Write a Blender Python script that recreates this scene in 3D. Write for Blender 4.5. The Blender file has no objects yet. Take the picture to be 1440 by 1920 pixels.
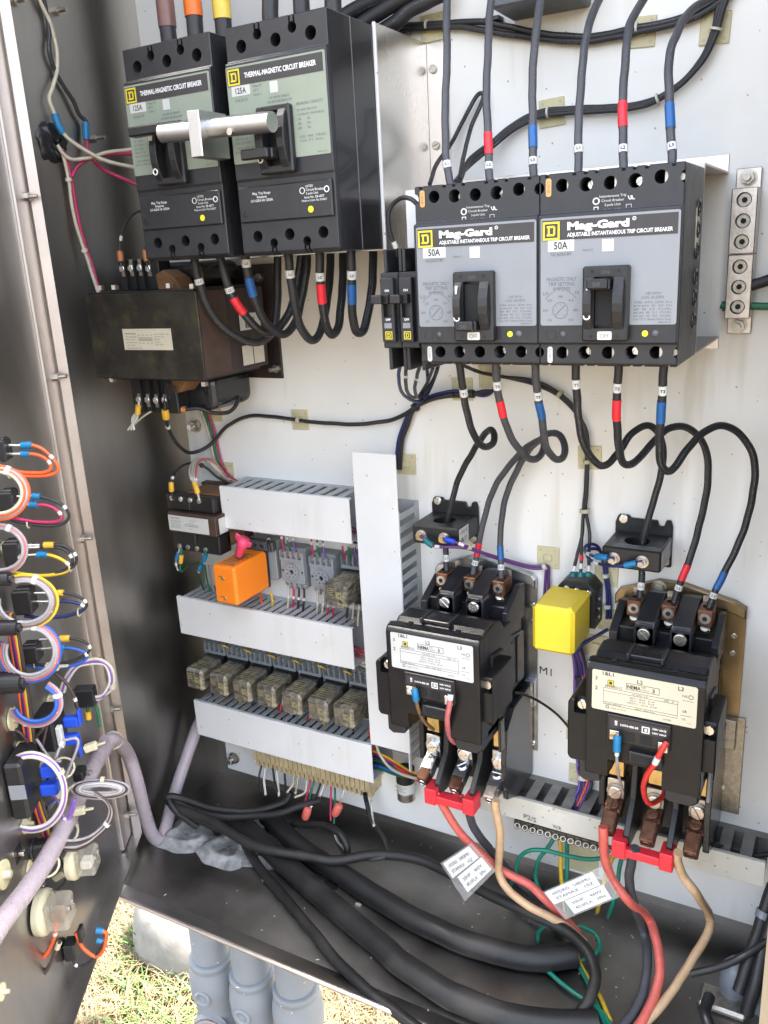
import bpy, bmesh, math, random
from mathutils import Vector, Matrix
S = .001                      # everything below is written in millimetres: (x right, d out of the panel, z up)
sc = bpy.context.scene
COL = sc.collection
random.seed(7)
# ------------------------------------------------------------------ camera
CAM = Vector((340.42, -894.0, 93.81)); FPX = 1599.03
_y, _p, _r = (math.radians(a) for a in (29.69, -16.75, -3.16))
FW = Vector((-math.sin(_y) * math.cos(_p), math.cos(_y) * math.cos(_p), math.sin(_p)))
_rt = FW.cross(Vector((0, 0, 1))).normalized(); _up = _rt.cross(FW)
RT = _rt * math.cos(_r) + _up * math.sin(_r)
UP = _up * math.cos(_r) - _rt * math.sin(_r)
cd = bpy.data.cameras.new('camera'); cam = bpy.data.objects.new('camera', cd); COL.objects.link(cam)
cam.matrix_world = Matrix(((RT.x, UP.x, -FW.x, CAM.x * S), (RT.y, UP.y, -FW.y, CAM.y * S), (RT.z, UP.z, -FW.z, CAM.z * S), (0, 0, 0, 1)))
cd.sensor_fit = 'VERTICAL'; cd.sensor_height = 24; cd.lens = 24 * FPX / 1920
cd.clip_start = .01; cd.clip_end = 500
sc.camera = cam
# ------------------------------------------------------------------ light
SUN_EL = 60       # the sun stands behind and to the right of the cabinet
w = bpy.data.worlds.new('World'); sc.world = w; w.use_nodes = True
nt = w.node_tree; bg = nt.nodes['Background']
sky = nt.nodes.new('ShaderNodeTexSky'); sky.sky_type = 'NISHITA'; sky.sun_disc = False
sky.sun_elevation = math.radians(SUN_EL); sky.air_density = 1.0; sky.dust_density = 3.0; sky.ozone_density = 1.0
sdir = Vector((.66, .50, 0)).normalized() * math.cos(math.radians(SUN_EL)); sdir.z = math.sin(math.radians(SUN_EL))
sky.sun_rotation = math.atan2(sdir.x, sdir.y)
hs = nt.nodes.new('ShaderNodeHueSaturation'); hs.inputs['Saturation'].default_value = .50   # hazy, milky sky
nt.links.new(sky.outputs[0], hs.inputs['Color']); nt.links.new(hs.outputs[0], bg.inputs[0]); bg.inputs[1].default_value = .15
sl = bpy.data.lights.new('sun', 'SUN'); sl.energy = 3.4; sl.angle = math.radians(.5); sl.color = (1, .95, .87)
so = bpy.data.objects.new('sun', sl); COL.objects.link(so); so.rotation_euler = (-sdir).to_track_quat('-Z', 'Y').to_euler()
so.location = (3, 2, 4)
vs = sc.view_settings; vs.view_transform = 'Standard'; vs.look = 'None'; vs.gamma = 1; vs.use_curve_mapping = False; vs.exposure = 3.18
sc.cycles.use_denoising = True
sc.cycles.max_bounces = 10; sc.cycles.diffuse_bounces = 5; sc.cycles.glossy_bounces = 4; sc.cycles.transmission_bounces = 6; sc.cycles.transparent_max_bounces = 8
sc.cycles.caustics_reflective = False; sc.cycles.caustics_refractive = False
# ------------------------------------------------------------------ back-projection helpers (photograph 1440 x 1920)
def ray(px, py): return RT * ((px - 720) / FPX) - UP * ((py - 960) / FPX) + FW
def P(px, py, d):             # the point at distance d in front of the white panel
    v = ray(px, py); t = (-d - CAM.y) / v.y; q = CAM + v * t; return (q.x, d, q.z)
def PZ(px, py, z):            # the point at height z
    v = ray(px, py); t = (z - CAM.z) / v.z; q = CAM + v * t; return (q.x, -q.y, z)
def PX(px, py, x):
    v = ray(px, py); t = (x - CAM.x) / v.x; q = CAM + v * t; return (x, -q.y, q.z)
DH = Vector((-531, -167)); DT = Vector((.517, -.856)).normalized(); DN = Vector((-DT.y, DT.x))   # door: hinge, direction, inner normal
def PD(px, py, h):            # the point at height h off the inside of the open door
    v = ray(px, py); o = DH + DN * h
    t = ((o - Vector((CAM.x, CAM.y))).dot(DN)) / Vector((v.x, v.y)).dot(DN); q = CAM + v * t; return (q.x, -q.y, q.z)
def DD(s, h, z):              # door coordinates: s along the door from the hinge, h off its inside
    o = DH + DT * s + DN * h; return (o.x, -o.y, z)
# ------------------------------------------------------------------ materials
MATS = {}
def mat(name, col, rough=.5, metal=0., var=.12, vs=45., bump=0., bs=300., coat=0., spec=.5, trans=0., specks=None, stretch=None, rvar=.15, stain=None, ior=1.45, sss=0., streak=None):
    m = bpy.data.materials.new(name); m.use_nodes = True; n = m.node_tree; b = n.nodes['Principled BSDF']; L = n.links.new
    tc = n.nodes.new('ShaderNodeTexCoord'); mp = n.nodes.new('ShaderNodeMapping'); L(tc.outputs['Object'], mp.inputs[0])
    oi = n.nodes.new('ShaderNodeObjectInfo'); ml = n.nodes.new('ShaderNodeMath'); ml.operation = 'MULTIPLY'; ml.inputs[1].default_value = 7.; L(oi.outputs['Random'], ml.inputs[0]); L(ml.outputs[0], mp.inputs['Location'])
    if stretch: mp.inputs['Scale'].default_value = stretch
    nz = n.nodes.new('ShaderNodeTexNoise'); nz.inputs['Scale'].default_value = vs; nz.inputs['Detail'].default_value = 5; nz.inputs['Roughness'].default_value = .62
    L(mp.outputs[0], nz.inputs[0])
    cr = n.nodes.new('ShaderNodeValToRGB'); cr.color_ramp.elements[0].position = .3; cr.color_ramp.elements[1].position = .72
    lo = [c * (1 - var) for c in col]; hi = [min(1, c * (1 + var * .6)) for c in col]
    cr.color_ramp.elements[0].color = (*lo, 1); cr.color_ramp.elements[1].color = (*hi, 1)
    L(nz.outputs[0], cr.inputs[0]); out = cr.outputs[0]
    if stain:
        scol, ssc, sth, samt = stain
        z2 = n.nodes.new('ShaderNodeTexNoise'); z2.inputs['Scale'].default_value = ssc; z2.inputs['Detail'].default_value = 7; L(tc.outputs['Object'], z2.inputs[0])
        r2 = n.nodes.new('ShaderNodeMapRange'); r2.inputs[1].default_value = sth; r2.inputs[2].default_value = sth + .18; r2.inputs[4].default_value = samt; L(z2.outputs[0], r2.inputs[0])
        mx = n.nodes.new('ShaderNodeMix'); mx.data_type = 'RGBA'; L(r2.outputs[0], mx.inputs[0]); L(out, mx.inputs[6]); mx.inputs[7].default_value = (*scol, 1); out = mx.outputs[2]
    if streak:
        scol, sth, samt = streak
        m4 = n.nodes.new('ShaderNodeMapping'); m4.inputs['Scale'].default_value = (1, 1, .07); L(tc.outputs['Object'], m4.inputs[0])
        z2 = n.nodes.new('ShaderNodeTexNoise'); z2.inputs['Scale'].default_value = 42; z2.inputs['Detail'].default_value = 6; L(m4.outputs[0], z2.inputs[0])
        z3 = n.nodes.new('ShaderNodeTexNoise'); z3.inputs['Scale'].default_value = 6; L(tc.outputs['Object'], z3.inputs[0])
        mm = n.nodes.new('ShaderNodeMath'); mm.operation = 'MULTIPLY'; L(z2.outputs[0], mm.inputs[0]); L(z3.outputs[0], mm.inputs[1])
        r2 = n.nodes.new('ShaderNodeMapRange'); r2.inputs[1].default_value = sth; r2.inputs[2].default_value = sth + .12; r2.inputs[4].default_value = samt; L(mm.outputs[0], r2.inputs[0])
        mx = n.nodes.new('ShaderNodeMix'); mx.data_type = 'RGBA'; L(r2.outputs[0], mx.inputs[0]); L(out, mx.inputs[6]); mx.inputs[7].default_value = (*scol, 1); out = mx.outputs[2]
    if specks:
        scol, ssc, srad, keep = specks
        vo = n.nodes.new('ShaderNodeTexVoronoi'); vo.inputs['Scale'].default_value = ssc; L(tc.outputs['Object'], vo.inputs[0])
        lt = n.nodes.new('ShaderNodeMath'); lt.operation = 'LESS_THAN'; lt.inputs[1].default_value = srad; L(vo.outputs['Distance'], lt.inputs[0])
        sx = n.nodes.new('ShaderNodeSeparateColor'); L(vo.outputs['Color'], sx.inputs[0])
        l2 = n.nodes.new('ShaderNodeMath'); l2.operation = 'LESS_THAN'; l2.inputs[1].default_value = keep; L(sx.outputs[0], l2.inputs[0])
        mu = n.nodes.new('ShaderNodeMath'); mu.operation = 'MULTIPLY'; L(lt.outputs[0], mu.inputs[0]); L(l2.outputs[0], mu.inputs[1])
        m3 = n.nodes.new('ShaderNodeMath'); m3.operation = 'MULTIPLY'; L(mu.outputs[0], m3.inputs[0]); m3.inputs[1].default_value = .75
        mx = n.nodes.new('ShaderNodeMix'); mx.data_type = 'RGBA'; L(m3.outputs[0], mx.inputs[0]); L(out, mx.inputs[6]); mx.inputs[7].default_value = (*scol, 1); out = mx.outputs[2]
    L(out, b.inputs['Base Color'])
    b.inputs['Metallic'].default_value = metal; b.inputs['Specular IOR Level'].default_value = spec; b.inputs['Coat Weight'].default_value = coat
    b.inputs['Transmission Weight'].default_value = trans; b.inputs['IOR'].default_value = ior
    if sss: b.inputs['Subsurface Weight'].default_value = sss; b.inputs['Subsurface Radius'].default_value = (.004, .004, .004)
    mr = n.nodes.new('ShaderNodeMapRange'); mr.inputs[3].default_value = max(.02, rough - rvar * rough * 2); mr.inputs[4].default_value = min(1, rough + rvar * rough * 2)
    L(nz.outputs[0], mr.inputs[0]); L(mr.outputs[0], b.inputs['Roughness'])
    if bump:
        n2 = n.nodes.new('ShaderNodeTexNoise'); n2.inputs['Scale'].default_value = bs; n2.inputs['Detail'].default_value = 4; L(mp.outputs[0], n2.inputs[0])
        bp = n.nodes.new('ShaderNodeBump'); bp.inputs['Strength'].default_value = bump; bp.inputs['Distance'].default_value = .001
        L(n2.outputs[0], bp.inputs['Height']); L(bp.outputs[0], b.inputs['Normal'])
    MATS[name] = m; return m
mat('panel', (.86, .84, .795), .42, var=.05, vs=5, specks=((.28, .22, .15), 150, .15, .09), stain=((.70, .65, .54), 9, .60, .4), streak=((.60, .54, .43), .32, .5), bump=.08, bs=250)
mat('steel_wall', (.40, .38, .35), .38, 1, var=.25, vs=9, stretch=(1, 1, .25), rvar=.25, bump=.02, bs=60)
mat('steel_floor', (.30, .285, .27), .40, 1, var=.35, vs=8, rvar=.35, stain=((.13, .125, .12), 6, .50, .7), specks=((.8, .79, .75), 55, .09, .16))
mat('steel_door', (.50, .485, .47), .34, 1, var=.22, vs=12, stretch=(1, 1, .3), rvar=.25, stain=((.38, .36, .33), 5, .55, .5))
mat('steel_trim', (.62, .57, .54), .42, 1, var=.12, vs=20, rvar=.2)
mat('steel_pan', (.68, .65, .60), .26, 1, var=.12, vs=10, stretch=(1, 1, .3), rvar=.3)
mat('zinc', (.62, .64, .67), .30, 1, var=.25, vs=40, stain=((.45, .45, .40), 30, .6, .5))
mat('zinc_yellow', (.33, .25, .145), .34, 1, var=.3, vs=30, stain=((.22, .15, .08), 25, .55, .6))
mat('screw', (.70, .69, .66), .28, 1, var=.2, vs=200)
mat('screw_dull', (.42, .39, .34), .42, 1, var=.35, vs=200)
mat('copper_lug', (.17, .083, .052), .45, .85, var=.5, vs=120, bump=.2, bs=500)
mat('tin_lug', (.52, .47, .43), .36, 1, var=.25, vs=90, bump=.15, bs=400)
mat('brass', (.62, .43, .17), .42, .9, var=.3, vs=90, stain=((.35, .24, .10), 60, .55, .6))
mat('rust_lug', (.16, .075, .045), .6, .5, var=.5, vs=150, bump=.4, bs=500)
mat('black_case', (.018, .0185, .022), .38, var=.3, vs=60, bump=.05, bs=700)
mat('black_gloss', (.009, .009, .010), .32, spec=.35, var=.35, vs=50, bump=.04, bs=500, stain=((.026, .025, .024), 30, .60, .5))
mat('black_shiny', (.018, .018, .020), .24, var=.3, vs=40, coat=.15)
mat('black_part', (.013, .013, .0145), .40, var=.3, vs=80)
mat('black_hole', (.006, .006, .007), .7, var=.1)
mat('grey_part', (.085, .09, .10), .45, var=.2, vs=80)
mat('black_cable', (.019, .019, .022), .48, var=.25, vs=120, bump=.05, bs=600)
mat('grey_cable', (.058, .059, .066), .50, var=.2, vs=120)
mat('hose_black', (.013, .0125, .0125), .55, var=.5, vs=25, bump=.15, bs=200, stain=((.055, .047, .04), 12, .54, .6))
mat('gap', (.012, .012, .012), .8, var=.1)
mat('label_grey', (.23, .24, .255), .38, var=.05, vs=30)
mat('label_green', (.27, .31, .245), .38, var=.06, vs=30)
mat('label_cream', (.60, .545, .41), .42, var=.05, vs=40, stain=((.70, .60, .40), 25, .62, .4))
mat('label_white', (.58, .575, .545), .45, var=.05, vs=40)
mat('paper', (.72, .71, .67), .7, var=.04, vs=60)
mat('strip_black', (.035, .031, .033), .40, var=.1)
mat('yellow_print', (.72, .58, .03), .42, var=.1, vs=80)
mat('yellow_dot', (.85, .80, .03), .4, var=.05)
mat('white_print', (.85, .85, .83), .5, var=.03)
mat('ink_grey', (.075, .08, .09), .6, var=.05)
mat('ink', (.03, .03, .035), .6, var=.05)
mat('legend', (.16, .16, .16), .6, var=.1)
mat('ink_brown', (.18, .13, .08), .6, var=.2)
mat('orange_tag', (.62, .33, .12), .5, var=.08)
mat('aluminium', (.47, .47, .47), .34, 1, var=.08, vs=70, stretch=(.15, 1, 1), rvar=.25)
mat('duct_white', (.74, .735, .725), .40, var=.05, vs=14, stain=((.60, .52, .40), 14, .63, .4), specks=((.4, .33, .25), 90, .12, .2), streak=((.56, .49, .39), .36, .35), bump=.1, bs=40)
mat('duct_grey', (.42, .43, .43), .45, var=.06, vs=40)
mat('duct_old', (.62, .59, .51), .5, var=.1, vs=20, stain=((.35, .29, .20), 25, .60, .6), specks=((.22, .17, .11), 160, .2, .25))
mat('duct_dirty', (.24, .23, .21), .55, var=.25, vs=60, stain=((.13, .12, .10), 40, .5, .6))
mat('socket_grey', (.23, .25, .26), .5, var=.1, vs=60)
mat('socket_light', (.26, .28, .30), .48, var=.08, vs=60)
mat('orange_case', (.90, .23, .015), .38, var=.05, vs=20, sss=.1)
mat('yellow_case', (.84, .62, .04), .36, var=.04, vs=20, sss=.1)
mat('pink', (.75, .06, .14), .42, var=.1)
mat('relay_amber', (.13, .115, .09), .20, var=.8, vs=110, stretch=(1, .6, 2.2), coat=.5, stain=((.33, .29, .17), 120, .54, .8))
mat('relay_print', (.27, .235, .12), .5, var=.35, vs=300)
mat('transformer_iron', (.030, .026, .020), .5, .35, var=.6, vs=35, stain=((.085, .075, .03), 40, .52, .5), bump=.2, bs=300)
mat('iron_side', (.045, .033, .033), .5, .3, var=.4, vs=60, stain=((.12, .05, .04), 70, .6, .5), bump=.15, bs=300)
mat('coil_paper', (.20, .10, .045), .6, var=.35, vs=60, stretch=(1, 1, 4))
mat('iron_brown', (.075, .045, .035), .5, .2, var=.35, vs=60)
mat('tie_pad', (.60, .54, .34), .5, var=.12, vs=40, sss=.1)
mat('tie_natural', (.50, .46, .32), .45, var=.1, vs=80, sss=.1)
mat('tie_clear', (.60, .58, .50), .45, var=.1, vs=80)
mat('terminal_beige', (.52, .44, .27), .55, var=.3, vs=60, stain=((.42, .27, .11), 50, .50, .7), sss=.1)
for nm, c in dict(red=(.62, .035, .03), red_faded=(.62, .13, .10), blue=(.02, .11, .36), tape_red=(.72, .025, .04), tape_blue=(.015, .10, .30), tape_brown=(.16, .08, .07), tape_orange=(.72, .14, .015), tape_yellow=(.66, .48, .07),
                  tan=(.56, .37, .21), green=(.01, .20, .13), dgreen=(.01, .13, .06), yellow=(.68, .45, .03), white=(.58, .56, .50), cream=(.52, .47, .36), grey=(.32, .30, .31), magenta=(.42, .03, .10),
                  purple=(.11, .035, .16), violet=(.20, .09, .36), orange=(.78, .12, .035), brown=(.16, .07, .04), dbrown=(.06, .04, .035), navy=(.015, .022, .11), wblue=(.03, .10, .40), pink_wire=(.48, .13, .14), lug_blue=(.01, .17, .36),
                  lug_teal=(.005, .14, .15), lug_yellow=(.70, .40, .04), lug_orange=(.45, .17, .05), bright_blue=(.015, .07, .55), red_bar=(.72, .03, .045), black_wire=(.022, .022, .025), brownish=(.20, .12, .06)).items():
    mat('w_' + nm, c, .42, var=.15, vs=120, bump=.02, bs=400)
mat('w_lilac', (.38, .32, .345), .38, var=.12, vs=40, sss=.2)
mat('w_lilac_edge', (.33, .28, .30), .4, var=.1)
mat('w_sleeve', (.62, .615, .59), .5, var=.04)
mat('sealant', (.33, .33, .32), .7, var=.7, vs=40, bump=.3, bs=140)
mat('galv', (.24, .26, .29), .5, .2, var=.18, vs=25, bump=.15, bs=200)
mat('pipe_paint', (.20, .215, .23), .48, var=.10, vs=18, bump=.2, bs=160, stain=((.30, .31, .31), 22, .60, .5), specks=((.25, .18, .12), 60, .16, .10))
mat('rust', (.22, .10, .05), .8, var=.5, vs=120)
mat('concrete', (.22, .205, .18), .9, var=.3, vs=25, bump=.8, bs=60)
mat('soil', (.10, .08, .055), .95, var=.5, vs=14, bump=1., bs=50, stain=((.30, .24, .15), 9, .52, .8))
mat('straw', (.22, .165, .08), .7, var=.35, vs=9)
mat('leaf', (.05, .12, .02), .55, var=.35, vs=12)
def film(name, col, fac, rough):      # thin clear plastic: mostly passes light straight through, with a glossy skin
    m = bpy.data.materials.new(name); m.use_nodes = True; n = m.node_tree; b = n.nodes['Principled BSDF']; o = n.nodes['Material Output']; L = n.links.new
    b.inputs['Base Color'].default_value = (*col, 1); b.inputs['Roughness'].default_value = rough; b.inputs['Coat Weight'].default_value = .6
    tr = n.nodes.new('ShaderNodeBsdfTransparent'); mx = n.nodes.new('ShaderNodeMixShader'); fr = n.nodes.new('ShaderNodeTexNoise'); fr.inputs['Scale'].default_value = 160
    mr = n.nodes.new('ShaderNodeMapRange'); mr.inputs[3].default_value = fac - .12; mr.inputs[4].default_value = fac + .12; L(fr.outputs[0], mr.inputs[0])
    bp = n.nodes.new('ShaderNodeBump'); bp.inputs['Strength'].default_value = .4; bp.inputs['Distance'].default_value = .001; L(fr.outputs[0], bp.inputs['Height']); L(bp.outputs[0], b.inputs['Normal'])
    L(mr.outputs[0], mx.inputs[0]); L(b.outputs[0], mx.inputs[1]); L(tr.outputs[0], mx.inputs[2]); L(mx.outputs[0], o.inputs[0]); MATS[name] = m
film('clear_plastic', (.50, .46, .38), .66, .15); film('clear_bag', (.80, .79, .76), .84, .12)
# ------------------------------------------------------------------ mesh builder
ORG = {}
class MB:
    def __init__(s): s.v = []; s.f = []; s.sm = []; s.T = None
    def add(s, vs_, fs, smooth=False):
        o = len(s.v)
        s.v += [tuple(s.T(v)) for v in vs_] if s.T else [tuple(v) for v in vs_]
        s.f += [tuple(i + o for i in f) for f in fs]; s.sm += [smooth] * len(fs); return s
    def box(s, x0, x1, d0, d1, z0, z1, b=0):
        lo = (min(x0, x1), min(d0, d1), min(z0, z1)); hi = (max(x0, x1), max(d0, d1), max(z0, z1))
        if b <= 0:
            v = [(( lo, hi)[i][0], (lo, hi)[j][1], (lo, hi)[k][2]) for i in (0, 1) for j in (0, 1) for k in (0, 1)]
            return s.add(v, [(0, 1, 3, 2), (4, 6, 7, 5), (0, 4, 5, 1), (2, 3, 7, 6), (0, 2, 6, 4), (1, 5, 7, 3)])
        b = min(b, *[(hi[i] - lo[i]) * .49 for i in range(3)])
        idx = {}; v = []
        for sx in (0, 1):
            for sy in (0, 1):
                for sz in (0, 1):
                    for a in range(3):
                        sg = (sx, sy, sz); p = []
                        for c in range(3):
                            e = (lo, hi)[sg[c]][c]
                            p.append(e if c == a else e + (b if sg[c] == 0 else -b))
                        idx[(sg, a)] = len(v); v.append(tuple(p))
        f = []
        for a in range(3):
            o1, o2 = [c for c in range(3) if c != a]
            for sgn in (0, 1):
                q = []
                for u, t in ((0, 0), (1, 0), (1, 1), (0, 1)):
                    g = [0, 0, 0]; g[a] = sgn; g[o1] = u; g[o2] = t; q.append(idx[(tuple(g), a)])
                f.append(tuple(q))
        for a in range(3):
            for c in range(a + 1, 3):
                e = 3 - a - c
                for u in (0, 1):
                    for t in (0, 1):
                        g0 = [0, 0, 0]; g0[a] = u; g0[c] = t; g0[e] = 0; g1 = list(g0); g1[e] = 1
                        g0, g1 = tuple(g0), tuple(g1)
                        f.append((idx[(g0, a)], idx[(g1, a)], idx[(g1, c)], idx[(g0, c)]))
        for sx in (0, 1):
            for sy in (0, 1):
                for sz in (0, 1): f.append(tuple(idx[((sx, sy, sz), a)] for a in range(3)))
        return s.add(v, f)
    def cyl(s, p0, p1, r0, r1=None, n=14, caps=True):
        r1 = r0 if r1 is None else r1
        a = Vector(p0); b = Vector(p1); t = (b - a).normalized()
        u = t.orthogonal().normalized(); w_ = t.cross(u)
        v = []
        for c, r in ((a, r0), (b, r1)):
            for i in range(n):
                an = 2 * math.pi * i / n; v.append(c + u * (r * math.cos(an)) + w_ * (r * math.sin(an)))
        s.add(v, [(i, (i + 1) % n, n + (i + 1) % n, n + i) for i in range(n)], True)
        if caps: s.add(v, [tuple(range(n))[::-1], tuple(range(n, 2 * n))])
        return s
    def hexa(s, p0, p1, r): return s.cyl2(p0, p1, r, 6)
    def cyl2(s, p0, p1, r, n):
        k = len(s.f); s.cyl(p0, p1, r, r, n); s.sm[k:] = [False] * (len(s.sm) - k); return s
    def tube(s, pts, r, n=10, caps=True):
        pts = [Vector(p) for p in pts]; m = len(pts); v = []
        rr = r if isinstance(r, (list, tuple)) else [r] * m
        t0 = (pts[1] - pts[0]).normalized(); u = t0.orthogonal().normalized()
        for i in range(m):
            t = (pts[min(i + 1, m - 1)] - pts[max(i - 1, 0)])
            t = t.normalized() if t.length > 1e-9 else t0
            u = (u - t * u.dot(t)); u = u.normalized() if u.length > 1e-6 else t.orthogonal().normalized()
            w_ = t.cross(u)
            for k in range(n):
                an = 2 * math.pi * k / n; v.append(pts[i] + u * (rr[i] * math.cos(an)) + w_ * (rr[i] * math.sin(an)))
        f = [(i * n + k, i * n + (k + 1) % n, (i + 1) * n + (k + 1) % n, (i + 1) * n + k) for i in range(m - 1) for k in range(n)]
        s.add(v, f, True)
        if caps: s.add(v, [tuple(range(n))[::-1], tuple(range((m - 1) * n, m * n))])
        return s
    def prism(s, poly, ax, a0, a1):    # ax 'd': poly (x,z); 'x': poly (d,z); 'z': poly (x,d)
        def mk(p, a): return (p[0], a, p[1]) if ax == 'd' else (a, p[0], p[1]) if ax == 'x' else (p[0], p[1], a)
        n = len(poly); v = [mk(p, a0) for p in poly] + [mk(p, a1) for p in poly]
        return s.add(v, [tuple(range(n)), tuple(range(n, 2 * n))] + [(i, (i + 1) % n, n + (i + 1) % n, n + i) for i in range(n)])
    def lathe(s, prof, o, axis=(0, 0, 1), n=20):   # prof [(r, h)] about axis through o
        t = Vector(axis).normalized(); u = t.orthogonal().normalized(); w_ = t.cross(u); o = Vector(o); v = []
        for r, h in prof:
            for k in range(n):
                an = 2 * math.pi * k / n; v.append(o + t * h + u * (r * math.cos(an)) + w_ * (r * math.sin(an)))
        m = len(prof)
        return s.add(v, [(i * n + k, i * n + (k + 1) % n, (i + 1) * n + (k + 1) % n, (i + 1) * n + k) for i in range(m - 1) for k in range(n)], True)
    def torus(s, o, R, r, axis=(0, 1, 0), n=20, k=8):
        t = Vector(axis).normalized(); u = t.orthogonal().normalized(); w_ = t.cross(u); o = Vector(o)
        return s.tube([o + u * (R * math.cos(2 * math.pi * i / n)) + w_ * (R * math.sin(2 * math.pi * i / n)) for i in range(n + 1)], r, k, False)
    def screw(s, o, r, h, ang=30, axis=(0, 1, 0), up=(0, 0, 1), slot=.16, n=16):   # slotted round head standing on o
        t = Vector(axis).normalized(); b = Vector(up); b = (b - t * b.dot(t)).normalized(); a = b.cross(t); o = Vector(o)
        s.cyl(o, o + t * h * .55, r, r, n)
        ca, sa = math.cos(math.radians(ang)), math.sin(math.radians(ang)); w2 = slot * r
        for sg in (1, -1):
            th = math.asin(slot); m = 7
            arc = [(r * math.cos(th + (math.pi - 2 * th) * i / m), r * math.sin(th + (math.pi - 2 * th) * i / m) * sg) for i in range(m + 1)]
            pts = []
            for hh, k in ((.5, 1), (.85, 1), (1., .86)):
                pts.append([o + t * (h * hh) + a * ((p[0] * k) * ca - (max(abs(p[1]) * k, w2) * sg) * sa) + b * ((p[0] * k) * sa + (max(abs(p[1]) * k, w2) * sg) * ca) for p in arc])
            v = pts[0] + pts[1] + pts[2]; q = m + 1
            f = [tuple(range(2 * q, 3 * q))] + [(l * q + i, l * q + (i + 1) % q, (l + 1) * q + (i + 1) % q, (l + 1) * q + i) for l in (0, 1) for i in range(q)]
            s.add(v, f)
        return s
    def ball(s, o, r, n=10, k=6, sq=(1, 1, 1)):
        v = []; o = Vector(o)
        for j in range(1, k):
            th = math.pi * j / k
            for i in range(n):
                an = 2 * math.pi * i / n; v.append((o.x + r * sq[0] * math.sin(th) * math.cos(an), o.y + r * sq[1] * math.sin(th) * math.sin(an), o.z + r * sq[2] * math.cos(th)))
        v += [(o.x, o.y, o.z + r * sq[2]), (o.x, o.y, o.z - r * sq[2])]; a, b = len(v) - 2, len(v) - 1
        f = [(j * n + i, j * n + (i + 1) % n, (j + 1) * n + (i + 1) % n, (j + 1) * n + i) for j in range(k - 2) for i in range(n)]
        f += [(a, i, (i + 1) % n) for i in range(n)] + [(b, (k - 2) * n + i, (k - 2) * n + (i + 1) % n) for i in range(n)]
        return s.add(v, f, True)
    def text(s, txt, o, h, U=(1, 0, 0), V=(0, 0, 1), w=None, align='L', bold=0., shear=0.):
        key = (txt, bold, shear)
        if key not in TXT:
            c = bpy.data.curves.new('t', 'FONT'); c.body = txt; c.size = 1; c.resolution_u = 2; c.offset = bold; c.shear = shear
            ob = bpy.data.objects.new('t', c); COL.objects.link(ob)
            dg = bpy.context.evaluated_depsgraph_get(); me = bpy.data.meshes.new_from_object(ob.evaluated_get(dg))
            TXT[key] = ([tuple(v.co) for v in me.vertices], [tuple(p.vertices) for p in me.polygons])
            bpy.data.objects.remove(ob); bpy.data.curves.remove(c); bpy.data.meshes.remove(me)
        vv, ff = TXT[key]
        if not vv: return s
        x0 = min(v[0] for v in vv); x1 = max(v[0] for v in vv)
        k = h / .72; kx = k if w is None else w / (x1 - x0)
        off = {'L': -x0, 'C': -(x0 + x1) / 2, 'R': -x1}[align]
        o = Vector(o); U = Vector(U); V = Vector(V)
        return s.add([o + U * ((v[0] + off) * kx) + V * (v[1] * k) for v in vv], ff)
    def frame(s, x0, x1, z0, z1, th, d, h=.15):
        s.box(x0, x1, d, d + h, z1 - th, z1); s.box(x0, x1, d, d + h, z0, z0 + th); s.box(x0, x0 + th, d, d + h, z0 + th, z1 - th); return s.box(x1 - th, x1, d, d + h, z0 + th, z1 - th)
    def logo(s, x, z, k, d, h=.15):     # square emblem: a frame with a squared D in it, lower left at x, z
        s.frame(x, x + k, z, z + k, k * .11, d, h)
        a, b = x + k * .30, x + k * .74; c, e = z + k * .22, z + k * .78; t = k * .11
        s.box(a - k * .06, b - k * .05, d, d + h, c, c + t); s.box(a - k * .06, b - k * .05, d, d + h, e - t, e); s.box(a, a + t, d, d + h, c + t, e - t); return s.box(b - t, b, d, d + h, c + t * .6, e - t * .6)
    def plate(s, x0, x1, d0, d1, z0, z1, r, n=4):   # rounded rectangle facing out
        pts = []
        for cx, cz, a0 in ((x1 - r, z1 - r, 0), (x0 + r, z1 - r, 90), (x0 + r, z0 + r, 180), (x1 - r, z0 + r, 270)):
            for i in range(n + 1):
                a = math.radians(a0 + 90 * i / n); pts.append((cx + r * math.cos(a), cz + r * math.sin(a)))
        return s.prism(pts, 'd', d0, d1)
    def build(s, name, m=None, parent=None, org=None, bevel=0., seg=1):
        if org is None: org = ORG[parent.name] if parent else (0, 0, 0)
        me = bpy.data.meshes.new(name)
        me.from_pydata([((v[0] - org[0]) * S, -(v[1] - org[1]) * S, (v[2] - org[2]) * S) for v in s.v], [], s.f)
        bm = bmesh.new(); bm.from_mesh(me); bmesh.ops.recalc_face_normals(bm, faces=bm.faces)
        if bevel:
            ed = [e for e in bm.edges if len(e.link_faces) == 2 and e.calc_face_angle(0) > .6]
            bmesh.ops.bevel(bm, geom=ed, offset=bevel * S, segments=seg, affect='EDGES', profile=.6, clamp_overlap=True)
            s.sm = [f.smooth for f in bm.faces]
        bm.to_mesh(me); bm.free()
        me.polygons.foreach_set('use_smooth', s.sm)
        if m: me.materials.append(MATS[m])
        ob = bpy.data.objects.new(name, me); COL.objects.link(ob); ORG[ob.name] = org
        if parent: ob.parent = parent
        else: ob.location = (org[0] * S, -org[1] * S, org[2] * S)
        return ob
TXT = {}
def tag(o, label=None, cat=None, group=None, kind=None):
    if label: o['label'] = label
    if cat: o['category'] = cat
    if group: o['group'] = group
    if kind: o['kind'] = kind
    return o
def thing(name, label, cat, org=(0, 0, 0), group=None):
    o = bpy.data.objects.new(name, None); COL.objects.link(o); o.empty_display_size = .01
    o.location = (org[0] * S, -org[1] * S, org[2] * S); ORG[o.name] = tuple(org)
    return tag(o, label, cat, group)
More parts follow.
